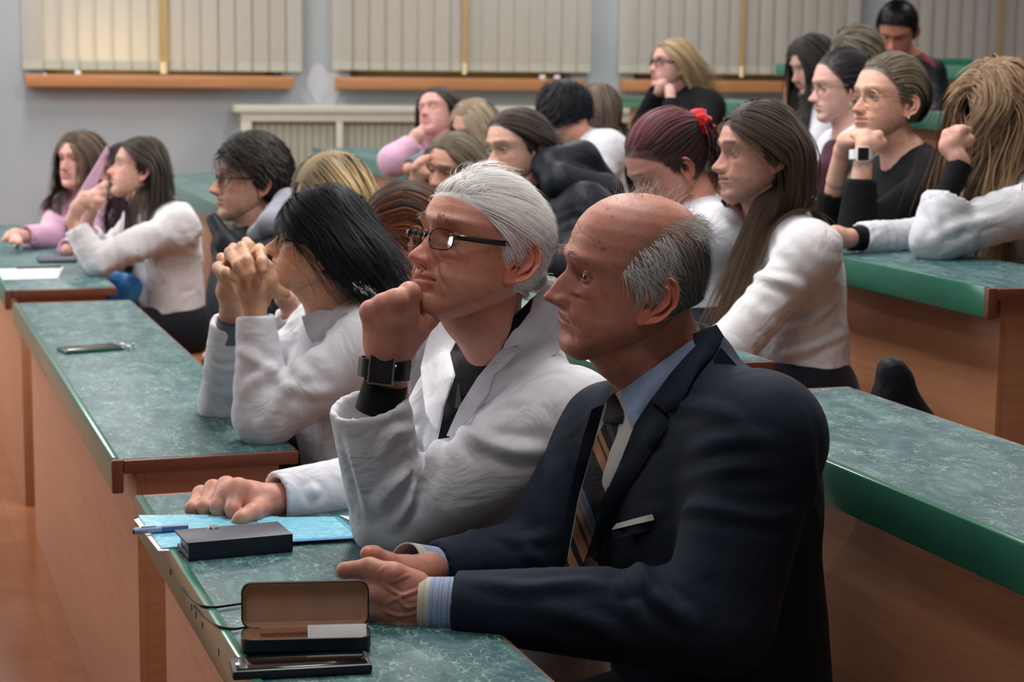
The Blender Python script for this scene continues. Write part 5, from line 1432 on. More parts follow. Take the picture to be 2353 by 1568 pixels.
# ================= blonde and orange-haired students between the front benches
hbl = dict(px=770, py=470, Y=4.85, yaw=25, pitch=-12, roll=0, s=.99, res=.55, skin=srgb(212, 160, 140), fem=1, line='full', hairz=.07, scalp=(.30, .22, .12))
blonde = person('blonde', 'student with straight blond hair and dark roots hidden behind the black-haired person', hbl,
    dict(yaw=20, neck=(790, 585, 4.9), hip=(820, 950, 4.9), sn=(850, 640, 4.7), sf=(745, 625, 5.08), mat='coat2', cname='white_coat', tr=.118, h=.011, vneck=.05, seed=14,
         arms=[dict(p=[(850, 640, 4.7), (690, 820, 4.55), (665, 700, 4.5)], sl=(.060, .052, .044), end=.9, r=(.034, .03, .023), hand=dict(k=.01, chains=[[(662, 695, 4.5, .022), (655, 685, 4.48, .024), (648, 676, 4.46, .016)], [(655, 680, 4.48, .014), (640, 668, 4.44, .010)]]))]))
hair(blonde, [dict(style='part', part=0.01, n=3600, length=(.24, .34), width=.0032, cols=((.34, .235, .11), (.66, .50, .27)), rootc=(.10, .085, .075), offs=(.006, .020), grav=.9, jitter=.05, step=.012, seed=44)], cap=dict(off=.008, col=(.22, .155, .08)))
ho = dict(px=925, py=560, Y=4.40, yaw=0, pitch=-5, roll=0, s=.96, res=.6, skin=srgb(206, 150, 128), fem=1, line='full', hairz=.07, scalp=(.25, .07, .02))
orange = person('orange', 'student with tied-back orange hair between the black-haired person and the white-haired man', ho,
    dict(yaw=10, neck=(965, 680, 4.42), hip=(1000, 1000, 4.45), sn=(1010, 745, 4.25), sf=(930, 730, 4.6), mat='coat', cname='white_coat', tr=.115, h=.011, vneck=.05, seed=15, arms=[]))
hair(orange, [dict(style='tie', T=(-.105, 0, -.01), n=3200, length=.24, width=.0026, cols=((.20, .055, .018), (.50, .17, .05)), rootc=(.12, .05, .03), offs=(.004, .012), jitter=.06, step=.010, seed=46),
    dict(style='tie', T=(-.105, 0, -.01), n=160, length=.24, width=.003, cols=((.03, .02, .02), (.08, .05, .04)), offs=(.012, .016), jitter=.08, step=.010, seed=47, region=lambda p: p[:, 0] > .02)], cap=dict(off=.005, col=(.20, .06, .02)))
# ================= second row
ph0 = lambda p: p[:, 0]
h1 = dict(px=1740, py=364, Y=4.45, yaw=18, pitch=2, roll=2, s=.985, res=.9, skin=srgb(200, 152, 136), fem=1, nose=.95, lips=1.1, lipm=.55, browc=(.012, .009, .008), browm=.95, browthick=.0012, open=.95, gaze=-4, gazep=4, lash=1.0, eyeshade=.4, line='full', hairz=.074, scalp=(.035, .025, .023), cheek=.4)
g1 = person('g1', 'girl with very long dark brown hair in a white coat, behind the suited man', h1,
    dict(yaw=22, neck=(1772, 505, 4.48), chest=(1810, 640, 4.48), hip=(1835, 900, 4.45), sn=(1862, 580, 4.28), sf=(1755, 560, 4.65), mat='coat2', cname='white_coat', tr=.122, sr=.062, h=.0075, fold=.009, seed=16, vneck=.08, ff=24,
         arms=[dict(p=[(1862, 580, 4.28), (1680, 800, 4.2), (1560, 830, 4.1)], sl=(.060, .055, .044), end=.95, hand=None)],
         ridges=[([(1700, 640), (1760, 640), (1850, 660)], 0.0105, 0.0140), ([(1680, 700), (1760, 720), (1850, 700)], 0.0090, 0.0140), ([(1800, 760), (1860, 740), (1920, 690)], 0.0120, 0.0120), ([(1800, 820), (1860, 800), (1930, 770)], 0.0120, 0.0120), ([(1780, 700), (1850, 700), (1930, 640)], 0.0090, 0.0120)]))
hair(g1, [dict(style='part', part=0.0, n=4200, length=(.40, .56), width=.0028, cols=((.018, .013, .012), (.075, .055, .048), (.13, .085, .055)), offs=(.004, .018), grav=.95, jitter=.05, step=.014, seed=51, outs=lambda p, r, s: np.stack([np.where((p[:, 2] > -.02) & (p[:, 0] > -.02), -1.1, np.where(p[:, 2] < -.08, .30, .0)), 0 * ph0(p), 0 * ph0(p)], 1)),
    dict(style='part', part=0.0, n=250, length=(.40, .56), width=.0016, cols=((.08, .05, .035), (.16, .10, .06)), offs=(.014, .020), grav=.95, jitter=.05, step=.014, seed=52, outs=lambda p, r, s: np.stack([np.where((p[:, 2] > -.02) & (p[:, 0] > -.02), -1.1, np.where(p[:, 2] < -.08, .30, .0)), 0 * ph0(p), 0 * ph0(p)], 1))], cap=dict(off=.006, col=(.03, .022, .02), drop=-.012))
h2 = dict(px=1538, py=388, Y=4.65, yaw=16, pitch=-30, roll=0, s=1.0, res=.7, skin=srgb(206, 148, 132), fem=1, line='full', hairz=.080, scalp=(.10, .045, .045), redness=.5)
scr = person('scr', 'student with dyed dark-red hair tied in a bright red scrunchie, head bent down', h2,
    dict(yaw=18, neck=(1590, 495, 4.68), hip=(1640, 780, 4.6), sn=(1650, 545, 4.5), sf=(1560, 535, 4.85), mat='coat', cname='white_coat', tr=.118, h=.010, seed=17, vneck=.02, collar=.1, arms=[]))
T2 = (-.112, 0, .055)
hair(scr, [dict(style='tie', T=T2, n=2300, length=.26, width=.0032, cols=((.022, .016, .016), (.09, .05, .05)), offs=(.002, .008), jitter=.06, step=.010, seed=53),
    dict(style='tie', T=T2, n=900, length=.22, width=.003, cols=((.10, .035, .042), (.24, .09, .10)), offs=(.007, .011), jitter=.10, step=.010, seed=54, region=lambda p: p[:, 2] > .075),
    dict(style='hang', n=10, length=.01, width=.001, seed=55)], cap=dict(off=.003, col=(.05, .025, .025), drop=-.012))
tw = H2W(h2, scr['R'], scr['o'], T2); ax = -scr['R'][:, 0]
V = []; F = []; nu, nv = 40, 14
for i in range(nu):
    for j in range(nv):
        u_, v_ = i / nu * 2 * np.pi, j / nv * 2 * np.pi
        r_ = .026 + .013 * math.cos(v_) + .003 * math.sin(u_ * 11 + v_); z_ = .024 * math.sin(v_) + .004 * math.sin(u_ * 7)
        V.append(tw + ax * (.008 + z_) + (scr['R'][:, 1] * math.cos(u_) + scr['R'][:, 2] * math.sin(u_)) * r_)
        F.append((i * nv + j, ((i + 1) % nu) * nv + j, ((i + 1) % nu) * nv + (j + 1) % nv, i * nv + (j + 1) % nv))
M['red'] = cloth('red_velvet', srgb(200, 24, 34), sheen=.4, bump=.3)
mesh_obj('scrunchie', V, F, M['red'], scr['root'], True)
V, Q, C = strands(dict(h2), scr['R'], scr['o'], 'part', n=300, length=.10, width=.004, cols=((.08, .03, .03), (.20, .08, .08)), offs=(.03, .05), jitter=.3, region=lambda p: (p[:, 0] < -.09) & (np.abs(p[:, 1]) < .02), seed=56)
mesh_obj('ponytail', V, Q, M['hair'], scr['root'], True, C)

h3 = dict(px=1188, py=350, Y=5.7, yaw=38, pitch=-2, roll=5, s=.985, res=.7, skin=srgb(212, 168, 150), fem=1, browc=(.02, .015, .012), line='full', hairz=.084, scalp=(.04, .03, .025), lash=.9)
hood = person('hood', 'girl with tucked brown hair in a navy hooded puffer jacket', h3,
    dict(yaw=28, neck=(1240, 455, 5.75), hip=(1310, 720, 5.7), sn=(1345, 500, 5.52), sf=(1220, 500, 5.95), mat='navy_nylon', cname='puffer_jacket', tr=.135, sr=.085, bs=1.08, h=.011, fold=.010, ff=20, collar=.35, seed=18,
         arms=[dict(p=[(1345, 500, 5.52), (1300, 620, 5.4), (1180, 640, 5.3)], sl=(.08, .07, .06), end=.95, hand=None)]))
S = SDF(); A_ = lambda *q: P(*q)
S.cap(A_(1265, 385, 5.62), A_(1330, 380, 5.7), .055, .065, .03); S.cap(A_(1330, 380, 5.7), A_(1385, 440, 5.75), .065, .06, .03); S.cap(A_(1290, 420, 5.55), A_(1380, 450, 5.6), .06, .07, .03)
V, Q = S.mesh(.010); V = relax(V, Q, 2); V = folds(V, vnormals(V, Q), .008, 20, 5); mesh_obj('hood', V, Q, M['navy_nylon'], hood['root'], True)
hair(hood, [dict(style='part', part=.0, n=2200, length=(.18, .26), width=.0036, cols=((.030, .022, .018), (.085, .066, .054)), offs=(.003, .010), grav=.7, jitter=.05, step=.011, seed=57, outs=lambda p, r, s: np.array([-1.1, 0, -.1]))], cap=dict(off=.005, col=(.035, .026, .022), drop=-.012))

h4 = dict(px=1042, py=396, Y=6.2, yaw=52, pitch=-4, roll=-6, s=.98, res=.65, skin=srgb(206, 156, 138), fem=1, nose=1.0, lipm=.6, browc=(.03, .02, .018), open=.5, lash=.9, line='full', hairz=.088, scalp=(.10, .08, .06))
cheek = person('cheek', 'tired girl with light brown hair resting her cheek on her hand, black sleeve', h4,
    dict(yaw=35, neck=(1070, 490, 6.25), hip=(1110, 730, 6.2), sn=(1110, 535, 6.05), sf=(1010, 530, 6.4), mat='black_knit', cname='black_top', tr=.118, h=.012, seed=19,
         arms=[dict(p=[(1010, 530, 6.4), (945, 580, 6.2), (952, 445, 6.15)], sl=(.058, .05, .040), end=.92, r=(.034, .03, .022), hres=.004,
               hand=dict(k=.009, chains=[[(953, 440, 6.15, .022), (960, 415, 6.13, .026), (966, 395, 6.12, .026)], [(965, 395, 6.12, .018), (972, 370, 6.12, .013), (984, 362, 6.14, .011)], [(960, 395, 6.12, .018), (962, 375, 6.11, .012), (972, 366, 6.12, .010)], [(955, 400, 6.12, .016), (953, 385, 6.1, .011), (962, 374, 6.1, .010)], [(970, 410, 6.12, .014), (982, 400, 6.11, .011)]]))]))
hair(cheek, [dict(style='part', part=.0, n=2000, length=(.30, .42), width=.004, cols=((.09, .07, .05), (.23, .18, .13)), offs=(.003, .014), grav=.9, jitter=.08, step=.013, seed=58, outs=lambda p, r, s: np.array([-.4, 0, 0]))], cap=dict(off=.006, col=(.09, .07, .05)))
# ================= third row
h5 = dict(px=2306, py=262, Y=4.9, yaw=35, pitch=-6, roll=0, s=1.0, res=.7, skin=srgb(214, 164, 148), fem=1, line='full', hairz=.075, scalp=(.22, .14, .085))
wavy = person('wavy', 'girl in a white coat with long wavy light-brown hair falling over her face', h5,
    dict(yaw=25, neck=(2330, 395, 4.95), hip=(2400, 720, 4.9), sn=(2420, 460, 4.72), sf=(2285, 450, 5.1), mat='coat', cname='white_coat', tr=.122, h=.0085, fold=.010, seed=20, vneck=.05,
         arms=[dict(p=[(2420, 460, 4.72), (2150, 548, 4.62), (2208, 375, 4.68)], sl=(.066, .062, .066), end=.52, r=(.036, .034, .024), hres=.0036,
                    hand=dict(k=.009, chains=[[(2200, 362, 4.68, .024), (2185, 335, 4.70, .028), (2200, 312, 4.72, .026)], [(2180, 330, 4.70, .02), (2178, 310, 4.70, .014), (2198, 300, 4.72, .012)], [(2190, 325, 4.69, .02), (2210, 300, 4.70, .013), (2225, 300, 4.72, .011)], [(2205, 330, 4.70, .018), (2230, 320, 4.70, .012)]])),
               dict(p=[(2285, 450, 5.1), (2130, 545, 4.9), (1935, 548, 4.72)], sl=(.060, .052, .042), end=.80, r=(.036, .034, .024), hres=.0036,
                    hand=dict(k=.010, chains=[[(1940, 548, 4.72, .024), (1920, 545, 4.71, .028), (1905, 545, 4.70, .024)], [(1910, 540, 4.70, .016), (1895, 532, 4.69, .011)], [(1908, 550, 4.68, .016), (1892, 552, 4.68, .012), (1885, 560, 4.68, .010)]]))],
         ridges=[([(2120, 450), (2150, 500), (2160, 560)], .007, .014), ([(2130, 560), (2200, 520), (2300, 500)], .008, .014)]))
hair(wavy, [dict(style='part', part=.0, n=2600, length=(.44, .58), width=.0034, cols=((.12, .07, .04), (.42, .265, .15)), offs=(.008, .036), grav=.85, jitter=.12, step=.012, seed=61, wave=.30, curlf=30, outs=lambda p, r, s: np.array([.10, 0, 0])),
    dict(style='part', part=.0, n=1200, length=(.40, .55), width=.003, cols=((.05, .03, .02), (.14, .085, .05)), offs=(.004, .022), grav=.85, jitter=.15, step=.012, seed=62, wave=.3, curlf=30),
    dict(style='part', part=-.03, n=700, length=(.42, .55), width=.0034, cols=((.14, .085, .05), (.36, .24, .14)), offs=(.012, .034), grav=.85, jitter=.10, step=.012, seed=60, wave=.3, curlf=30, region=lambda p: p[:, 0] > .035, outs=lambda p, r, s: np.stack([np.where(p[:, 2] > .02, .35, .0), -.45 * np.sign(p[:, 1]), 0 * p[:, 0]], 1))], cap=dict(off=.015, col=(.20, .13, .075)))
MB().tube([P(2206, 378, 4.68), P(2165, 480, 4.64)], [.030, .034], 20).build('black_sleeve', M['black_knit'], wavy['root'])
MB().tube([P(1958, 548, 4.735), P(2030, 547, 4.81)], [.031, .036], 18).build('black_cuff', M['black_knit'], wavy['root'])

h6 = dict(px=2037, py=240, Y=5.3, yaw=31, pitch=7, roll=2, s=1.012, res=.8, skin=srgb(222, 174, 154), fem=1, lips=1.0, lipm=.45, browc=(.06, .045, .035), browm=.6, open=1.0, gaze=-6, line='full', hairz=.086, scalp=(.11, .085, .06), cheek=.5, eyemat='eye_blue', redness=.5)
wat = person('watchgirl', 'girl with tied-back ash-blond hair, thin glasses and a white smartwatch, chin on hands', h6,
    dict(yaw=28, neck=(2085, 378, 5.32), hip=(2130, 640, 5.3), chest=(2100, 480, 5.32), sn=(2165, 410, 5.14), sf=(2050, 405, 5.48), mat='black_knit', cname='black_sweater', tr=.120, sr=.062, h=.0085, fold=.004, seed=21, neckdrop=.0,
         arms=[dict(p=[(2165, 410, 5.14), (1965, 560, 5.0), (1985, 352, 5.02)], sl=(.060, .055, .042), end=.72, r=(.036, .032, .0245), hres=.0036,
                    hand=dict(k=.009, chains=[[(1985, 352, 5.02, .023), (1992, 335, 5.02, .027), (1990, 320, 5.03, .026)], [(1985, 330, 5.02, .018), (1972, 312, 5.04, .012), (1960, 310, 5.06, .010)], [(1995, 325, 5.01, .018), (1992, 310, 5.02, .012), (1975, 305, 5.06, .010)], [(2005, 328, 5.01, .018), (2018, 312, 5.02, .013), (2008, 308, 5.06, .010)], [(2008, 338, 5.01, .018), (2026, 328, 5.02, .013), (2028, 345, 5.04, .011)]])),
               dict(p=[(2050, 405, 5.48), (1905, 500, 5.3), (1935, 345, 5.2)], sl=(.056, .05, .040), end=.42, r=(.036, .032, .022), hres=.0036,
                    hand=dict(k=.009, chains=[[(1935, 345, 5.2, .022), (1945, 325, 5.18, .025), (1962, 315, 5.16, .022)], [(1955, 315, 5.16, .016), (1980, 308, 5.14, .012)], [(1955, 325, 5.15, .016), (1978, 322, 5.12, .012)]]))]))
hair(wat, [dict(style='tie', T=(-.110, 0, -.045), n=2300, length=.28, width=.0034, cols=((.10, .08, .058), (.30, .245, .18)), offs=(.003, .012), jitter=.07, step=.010, seed=63),
    dict(style='tie', T=(-.110, 0, -.045), n=300, length=.28, width=.003, cols=((.035, .03, .026), (.08, .07, .06)), offs=(.003, .012), jitter=.1, step=.010, seed=64, region=lambda p: p[:, 2] < .06)], cap=dict(off=.005, col=(.09, .072, .052), drop=-.012))
glasses(h6, wat['R'], wat['o'], wat['root'], 'gold_wire', w=.024, hh=.0215, thick=.0008, round_=2.1, temple=.0011, x0=.093)
watch(wat, P(1984, 354, 4.985), (.02, -1, .1), P(1984, 330, 5) - P(1982, 380, 5), size=(.040, .035), wr=.027, band='latch', case='latch')
mb = MB(); mb.tube(spline([H2W(h6, wat['R'], wat['o'], q) for q in ((-.006, .086, -.034), (-.006, .088, -.038), (-.006, .086, -.041))], 6), .0025, 6).build('earring', M['steel'], wat['root'])

h7 = dict(px=1933, py=207, Y=6.1, yaw=12, pitch=-3, roll=0, s=.945, res=.65, skin=srgb(222, 176, 164), fem=1, lipm=.6, lips=1.1, browm=.5, browc=(.03, .025, .025), open=.6, line='full', hairz=.094, scalp=(.03, .022, .026))
rnd = person('roundglasses', 'dark-haired girl in round glasses, white coat and maroon sweater with a grey scarf', h7,
    dict(yaw=18, neck=(1962, 312, 6.12), hip=(1990, 560, 6.1), sn=(2000, 352, 5.95), sf=(1925, 350, 6.28), mat='coat', cname='white_coat', tr=.115, h=.011, seed=22, vneck=.12,
         arms=[dict(p=[(2000, 352, 5.95), (1930, 470, 5.9), (1850, 480, 5.85)], sl=(.056, .05, .042), end=.95, hand=None)]))
hair(rnd, [dict(style='tie', T=(-.105, 0, .03), n=2000, length=.24, width=.0036, cols=((.016, .013, .016), (.06, .048, .055)), offs=(.002, .010), jitter=.07, step=.010, seed=65)], cap=dict(off=.004, col=(.024, .018, .022), drop=-.012))
S = SDF(); S.cap(H2W(h7, rnd['R'], rnd['o'], (-.118, 0, .035)), H2W(h7, rnd['R'], rnd['o'], (-.128, 0, .03)), .036, .034, .01); V, Q = S.mesh(.008); V = folds(V, vnormals(V, Q), .005, 60, 3)
mesh_obj('hair_bun', V, Q, M['hair'], rnd['root'], True, np.ones((len(V), 3)) * (.024, .019, .022))
glasses(h7, rnd['R'], rnd['o'], rnd['root'], 'gold_wire', w=.025, hh=.0225, thick=.0009, round_=2.1, temple=.0011, x0=.093)
M['maroon'] = cloth('maroon_knit', srgb(62, 26, 44)); M['scarf'] = cloth('grey_teal_scarf', srgb(74, 88, 92), bump=.5, bscale=90)
S = SDF(); pts = [P(1915, 345, 5.98), P(1905, 400, 5.9), P(1885, 470, 5.88)]; S.chain(pts, [.035, .045, .05], .02); V, Q = S.mesh(.010); mesh_obj('maroon_sweater', V, Q, M['maroon'], rnd['root'], True)
S = SDF(); S.chain([P(1992, 300, 6.0), P(1965, 335, 5.93), P(1935, 372, 5.88), P(1920, 410, 5.86)], [.018, .026, .024, .018], .02); V, Q = S.mesh(.008); V = folds(V, vnormals(V, Q), .005, 50, 3); mesh_obj('scarf', V, Q, M['scarf'], rnd['root'], True)

h8 = dict(px=1300, py=262, Y=7.4, yaw=-35, pitch=-22, roll=0, s=.97, res=.5, skin=srgb(206, 150, 132), line='full', hairz=.07, scalp=(.012, .012, .016), eyes=False)
m8 = person('m8', 'black-haired student in a white coat bending forward with face turned away', h8,
    dict(yaw=5, neck=(1325, 338, 7.45), hip=(1400, 540, 7.4), sn=(1395, 350, 7.25), sf=(1330, 335, 7.6), mat='coat', cname='white_coat', tr=.125, sr=.075, h=.011, seed=23, fold=.005,
         arms=[dict(p=[(1395, 350, 7.25), (1360, 450, 7.1), (1300, 470, 7.0)], sl=(.065, .06, .05), end=.95, hand=None)]))
hair(m8, [dict(style='whorl', n=1900, length=(.08, .13), width=.005, cols=((.006, .007, .010), (.018, .020, .028)), offs=(.006, .024), grav=.6, jitter=.2, step=.012, seed=66)], cap=dict(off=.010, col=(.008, .009, .012)))
h9 = dict(px=1375, py=262, Y=7.9, yaw=-10, pitch=-10, roll=0, s=.95, res=.4, skin=srgb(206, 150, 132), fem=1, line='full', hairz=.07, scalp=(.08, .06, .05), eyes=False)
m9 = person('m9', 'brown-haired student whose head just shows behind the black-haired one', h9, dict(yaw=10, neck=(1392, 335, 7.95), hip=(1420, 520, 7.9), sn=(1418, 365, 7.8), sf=(1360, 360, 8.1), mat='black_knit', cname='dark_top', tr=.11, h=.014, arms=[]))
hair(m9, [dict(style='part', part=0., n=900, length=(.3, .4), width=.006, cols=((.07, .05, .04), (.17, .13, .10)), offs=(.004, .014), jitter=.1, step=.016, seed=67)], cap=dict(off=.006, col=(.07, .05, .04)))
h10 = dict(px=1092, py=300, Y=8.0, yaw=40, pitch=-15, roll=-8, s=1.0, res=.5, skin=srgb(216, 164, 146), fem=1, line='full', hairz=.09, scalp=(.22, .16, .11), eyes=False)
m10 = person('m10', 'blond student in a grey-blue sweatshirt hunched behind the tired girl', h10, dict(yaw=30, neck=(1105, 350, 8.05), hip=(1130, 520, 8.0), sn=(1090, 385, 7.8), sf=(1030, 385, 8.2), mat='grey_sweat', cname='sweatshirt', tr=.115, sr=.07, h=.013,
    arms=[dict(p=[(1050, 385, 7.9), (975, 385, 7.75), (935, 388, 7.7)], sl=(.066, .062, .045), end=.95, hand=None)]))
hair(m10, [dict(style='part', part=0., n=1000, length=(.2, .3), width=.006, cols=((.25, .18, .12), (.5, .40, .28)), offs=(.004, .016), jitter=.1, step=.016, seed=68)], cap=dict(off=.006, col=(.22, .16, .11)))
h11 = dict(px=1005, py=268, Y=8.4, yaw=55, pitch=22, roll=14, s=.99, res=.6, skin=srgb(208, 158, 150), fem=1, open=.12, lipm=.4, browm=.4, line='full', hairz=.086, scalp=(.045, .035, .035), eyes=True)
slp = person('sleeper', 'girl in a lilac-pink sweater dozing with her tilted head on her hand', h11,
    dict(yaw=35, neck=(1020, 340, 8.5), hip=(1040, 500, 8.5), sn=(1045, 350, 8.3), sf=(975, 330, 8.65), mat='pink_fleece', cname='pink_sweater', tr=.12, sr=.07, h=.012, fold=.006, seed=25,
         arms=[dict(p=[(975, 345, 8.5), (905, 370, 8.15), (960, 318, 8.2)], sl=(.075, .07, .045), end=.85, r=(.034, .032, .024), hres=.0045, hand=dict(k=.01, chains=[[(956, 322, 8.2, .024), (960, 312, 8.2, .027), (965, 303, 8.22, .022)], [(965, 303, 8.22, .018), (970, 292, 8.24, .012)]]))]))
hair(slp, [dict(style='part', part=0., n=1300, length=(.25, .34), width=.005, cols=((.025, .02, .02), (.075, .06, .058)), offs=(.004, .016), jitter=.1, step=.014, seed=69, outs=lambda p, r, s: np.array([-.4, 0, 0]))], cap=dict(off=.007, col=(.03, .024, .024)))
# ================= fourth row and up
h12 = dict(px=1543, py=156, Y=8.85, yaw=26, pitch=10, roll=4, s=1.0, res=.6, skin=srgb(208, 162, 150), fem=1, lipm=.5, line='full', hairz=.078, scalp=(.22, .15, .08), open=.7)
bl2 = person('blond2', 'blonde girl with dark-rimmed glasses in a black coat under the third window', h12,
    dict(yaw=30, neck=(1562, 214, 8.9), hip=(1580, 380, 8.9), sn=(1625, 250, 8.72), sf=(1530, 235, 9.05), mat='black_knit', cname='black_coat', tr=.135, sr=.075, h=.012, collar=.3, seed=26,
         arms=[dict(p=[(1625, 250, 8.72), (1590, 330, 8.4), (1520, 330, 8.3)], sl=(.07, .065, .055), end=.95, hand=None), dict(p=[(1530, 235, 9.05), (1480, 290, 8.8), (1517, 205, 8.7)], sl=(.065, .062, .05), end=.97, r=(.034, .03, .022), hres=.0045, hand=dict(k=.01, chains=[[(1517, 205, 8.7, .022), (1520, 196, 8.7, .026), (1524, 192, 8.72, .024)]])),
               dict(p=[(1560, 240, 8.8), (1545, 290, 8.5), (1540, 215, 8.6)], sl=(.05, .05, .04), end=.8, r=(.03, .03, .022), hand=dict(k=.01, chains=[[(1540, 215, 8.6, .022), (1538, 203, 8.62, .022)]]))]))
bl2['sets'] = hair(bl2, [dict(style='part', part=0., n=1700, length=(.34, .46), width=.0055, cols=((.22, .15, .08), (.48, .35, .21)), offs=(.004, .016), jitter=.08, step=.014, seed=70, outs=lambda p, r, s: np.array([-.6, 0, 0]))], cap=dict(off=.006, col=(.20, .14, .08)))
glasses(h12, bl2['R'], bl2['o'], bl2['root'], 'black_plastic', w=.026, hh=.019, thick=.0022, x0=.094, temple=.0022)
h13 = dict(px=1867, py=152, Y=7.9, yaw=32, pitch=-18, roll=-2, s=1.0, res=.5, skin=srgb(208, 162, 152), fem=1, open=.2, line='full', hairz=.07, scalp=(.02, .02, .018))
m13 = person('m13', 'girl with dark hair and a white coat looking down, under the right-hand sill', h13, dict(yaw=25, neck=(1880, 222, 7.95), hip=(1900, 420, 7.9), sn=(1915, 262, 7.8), sf=(1850, 255, 8.1), mat='coat', cname='white_coat', tr=.115, h=.013, vneck=.06, arms=[dict(p=[(1915, 262, 7.8), (1860, 370, 7.7), (1800, 380, 7.6)], sl=(.056, .05, .04), end=.95, hand=None)]))
hair(m13, [dict(style='part', part=0., n=1200, length=(.30, .40), width=.005, cols=((.012, .012, .011), (.045, .042, .036)), offs=(.004, .014), jitter=.07, step=.014, seed=71)], cap=dict(off=.006, col=(.016, .016, .014)))
h14 = dict(px=1965, py=140, Y=7.5, yaw=25, pitch=-15, roll=0, s=.98, res=.45, skin=srgb(208, 162, 152), fem=1, line='full', hairz=.07, scalp=(.12, .10, .08), eyes=False)
m14 = person('m14', 'girl with ash-blond streaked hair between the dark-haired girl and the man at the back', h14, dict(yaw=20, neck=(1985, 215, 7.55), hip=(2010, 420, 7.5), sn=(2015, 255, 7.4), sf=(1960, 250, 7.7), mat='coat2', cname='white_coat', tr=.11, h=.014, arms=[]))
hair(m14, [dict(style='back', n=1200, length=(.12, .2), width=.005, cols=((.10, .085, .065), (.30, .25, .19)), offs=(.004, .016), jitter=.1, step=.014, seed=72), dict(style='back', n=300, length=(.12, .2), width=.005, cols=((.02, .02, .02), (.06, .055, .05)), offs=(.006, .017), jitter=.1, step=.014, seed=73)], cap=dict(off=.006, col=(.07, .06, .05)))
h15 = dict(px=2061, py=73, Y=8.75, yaw=66, pitch=-30, roll=-5, s=1.03, res=.55, skin=srgb(176, 118, 100), open=.4, browc=(.02, .015, .012), line='full', hairz=.076, scalp=(.010, .010, .011), nose=1.05, stubble=.3)
m15 = person('m15', 'man with cropped black hair looking down in a black jacket with red piping, back row', h15, dict(yaw=50, male=True, neck=(2085, 145, 8.85), hip=(2090, 330, 8.9), sn=(2135, 172, 8.75), sf=(2030, 158, 8.85), mat='navy_nylon', cname='black_jacket', tr=.13, sr=.065, h=.012, seed=27, arms=[dict(p=[(2135, 172, 8.75), (2140, 270, 8.6), (2080, 290, 8.3)], sl=(.062, .055, .045), end=.95, hand=None), dict(p=[(2030, 158, 8.85), (2010, 260, 8.6), (2040, 290, 8.3)], sl=(.062, .055, .045), end=.95, hand=None)]))
hair(m15, [dict(style='stand', n=6500, length=(.010, .018), width=.0022, cols=((.006, .006, .007), (.02, .02, .02)), offs=(.001, .004), grav=.1, jitter=.3, step=.006, seed=74)], cap=dict(off=.001, col=(.009, .009, .010)))
M['redtrim'] = cloth('dull_red_trim', srgb(150, 60, 66))
patch('red_piping', [(2112, 120), (2124, 124), (2150, 150), (2146, 158), (2128, 146)], m15['cloth'], M['redtrim'], m15['root'], lift=.002, res=.02, thick=.004, Yd=8.8)
patch('red_piping', [(2006, 92), (2018, 90), (2020, 100), (2010, 104)], m15['cloth'], M['redtrim'], m15['root'], lift=.002, res=.02, thick=.004, Yd=8.8)
# ================= tailoring of the front men
def both(I):
    V1, Q1 = I['cloth']; bm = I['body'].data
    n = len(bm.vertices); V2 = np.empty(n * 3); bm.vertices.foreach_get('co', V2); V2 = V2.reshape(-1, 3) + np.array(I['root'].location)
    f2 = [[i + len(V1) for i in p.vertices] for p in bm.polygons]
    return BVHTree.FromPolygons([tuple(v) for v in np.vstack([V1, V2])], [tuple(q) for q in Q1.tolist()] + [tuple(f) for f in f2])
def stripes(name, base, lines, dirv, scale, rough=.7, origin=(0, 0, 0), sheen=.1):
    """woven stripes: stops along a world direction"""
    t = NT(name); tc = t.n('ShaderNodeNewGeometry'); vm = t.n('ShaderNodeVectorMath', operation='DOT_PRODUCT')
    tc2 = t.n('ShaderNodeTexCoord'); sb = t.n('ShaderNodeVectorMath', operation='SUBTRACT'); t.l(tc2.outputs['Object'], sb.inputs[0]); sb.inputs[1].default_value = tuple(origin)
    t.l(sb.outputs[0], vm.inputs[0]); vm.inputs[1].default_value = tuple(dirv)
    mr = t.n('ShaderNodeMapRange'); t.l(vm.outputs['Value'], mr.inputs[0]); mr.inputs[1].default_value = scale[0]; mr.inputs[2].default_value = scale[1]
    r = t.n('ShaderNodeValToRGB'); r.color_ramp.interpolation = 'CONSTANT'; el = r.color_ramp.elements
    while len(el) < len(lines): el.new(.5)
    for e, (p, c) in zip(el, lines): e.position = p; e.color = tuple(c) + (1,)
    t.l(mr.outputs[0], r.inputs[0])
    wv = t.noise(t.mapping((1, 1, 1)), 500, 2)
    t.set(base=t.mix(.25, r.outputs[0], t.ramp(wv, [(.4, (.02, .02, .025)), (.7, (.3, .3, .3))])), rough=rough, sheen=sheen, spec=.25); t.bump(wv, .2, .0008)
    return t.m
B = bvh_of(*suit['proxy']); sroot = suit['root']
M['shirt'] = cloth('pale_blue_shirt', srgb(150, 176, 214), var=.03, fold=.1)
M['shirt_white'] = cloth('white_shirt', srgb(206, 206, 204), var=.02, fold=.1)
M['black_cotton'] = cloth('black_cotton', srgb(14, 15, 20), fold=.3)
patch('shirt_front', [(1392, 930), (1430, 893), (1500, 850), (1584, 785), (1600, 800), (1500, 925), (1462, 985), (1445, 1045), (1400, 1136), (1380, 1200), (1330, 1330), (1300, 1320), (1330, 1150), (1370, 1010)], B, M['shirt_white'], sroot, lift=.002, thick=.002, res=.010, Yd=2.7)
B2 = B
patch('shirt_collar', [(1588, 783), (1500, 848), (1432, 897), (1446, 950), (1461, 982), (1500, 920), (1545, 862), (1598, 800)], B, M['shirt'], sroot, lift=.005, thick=.004, res=.008, Yd=2.7)
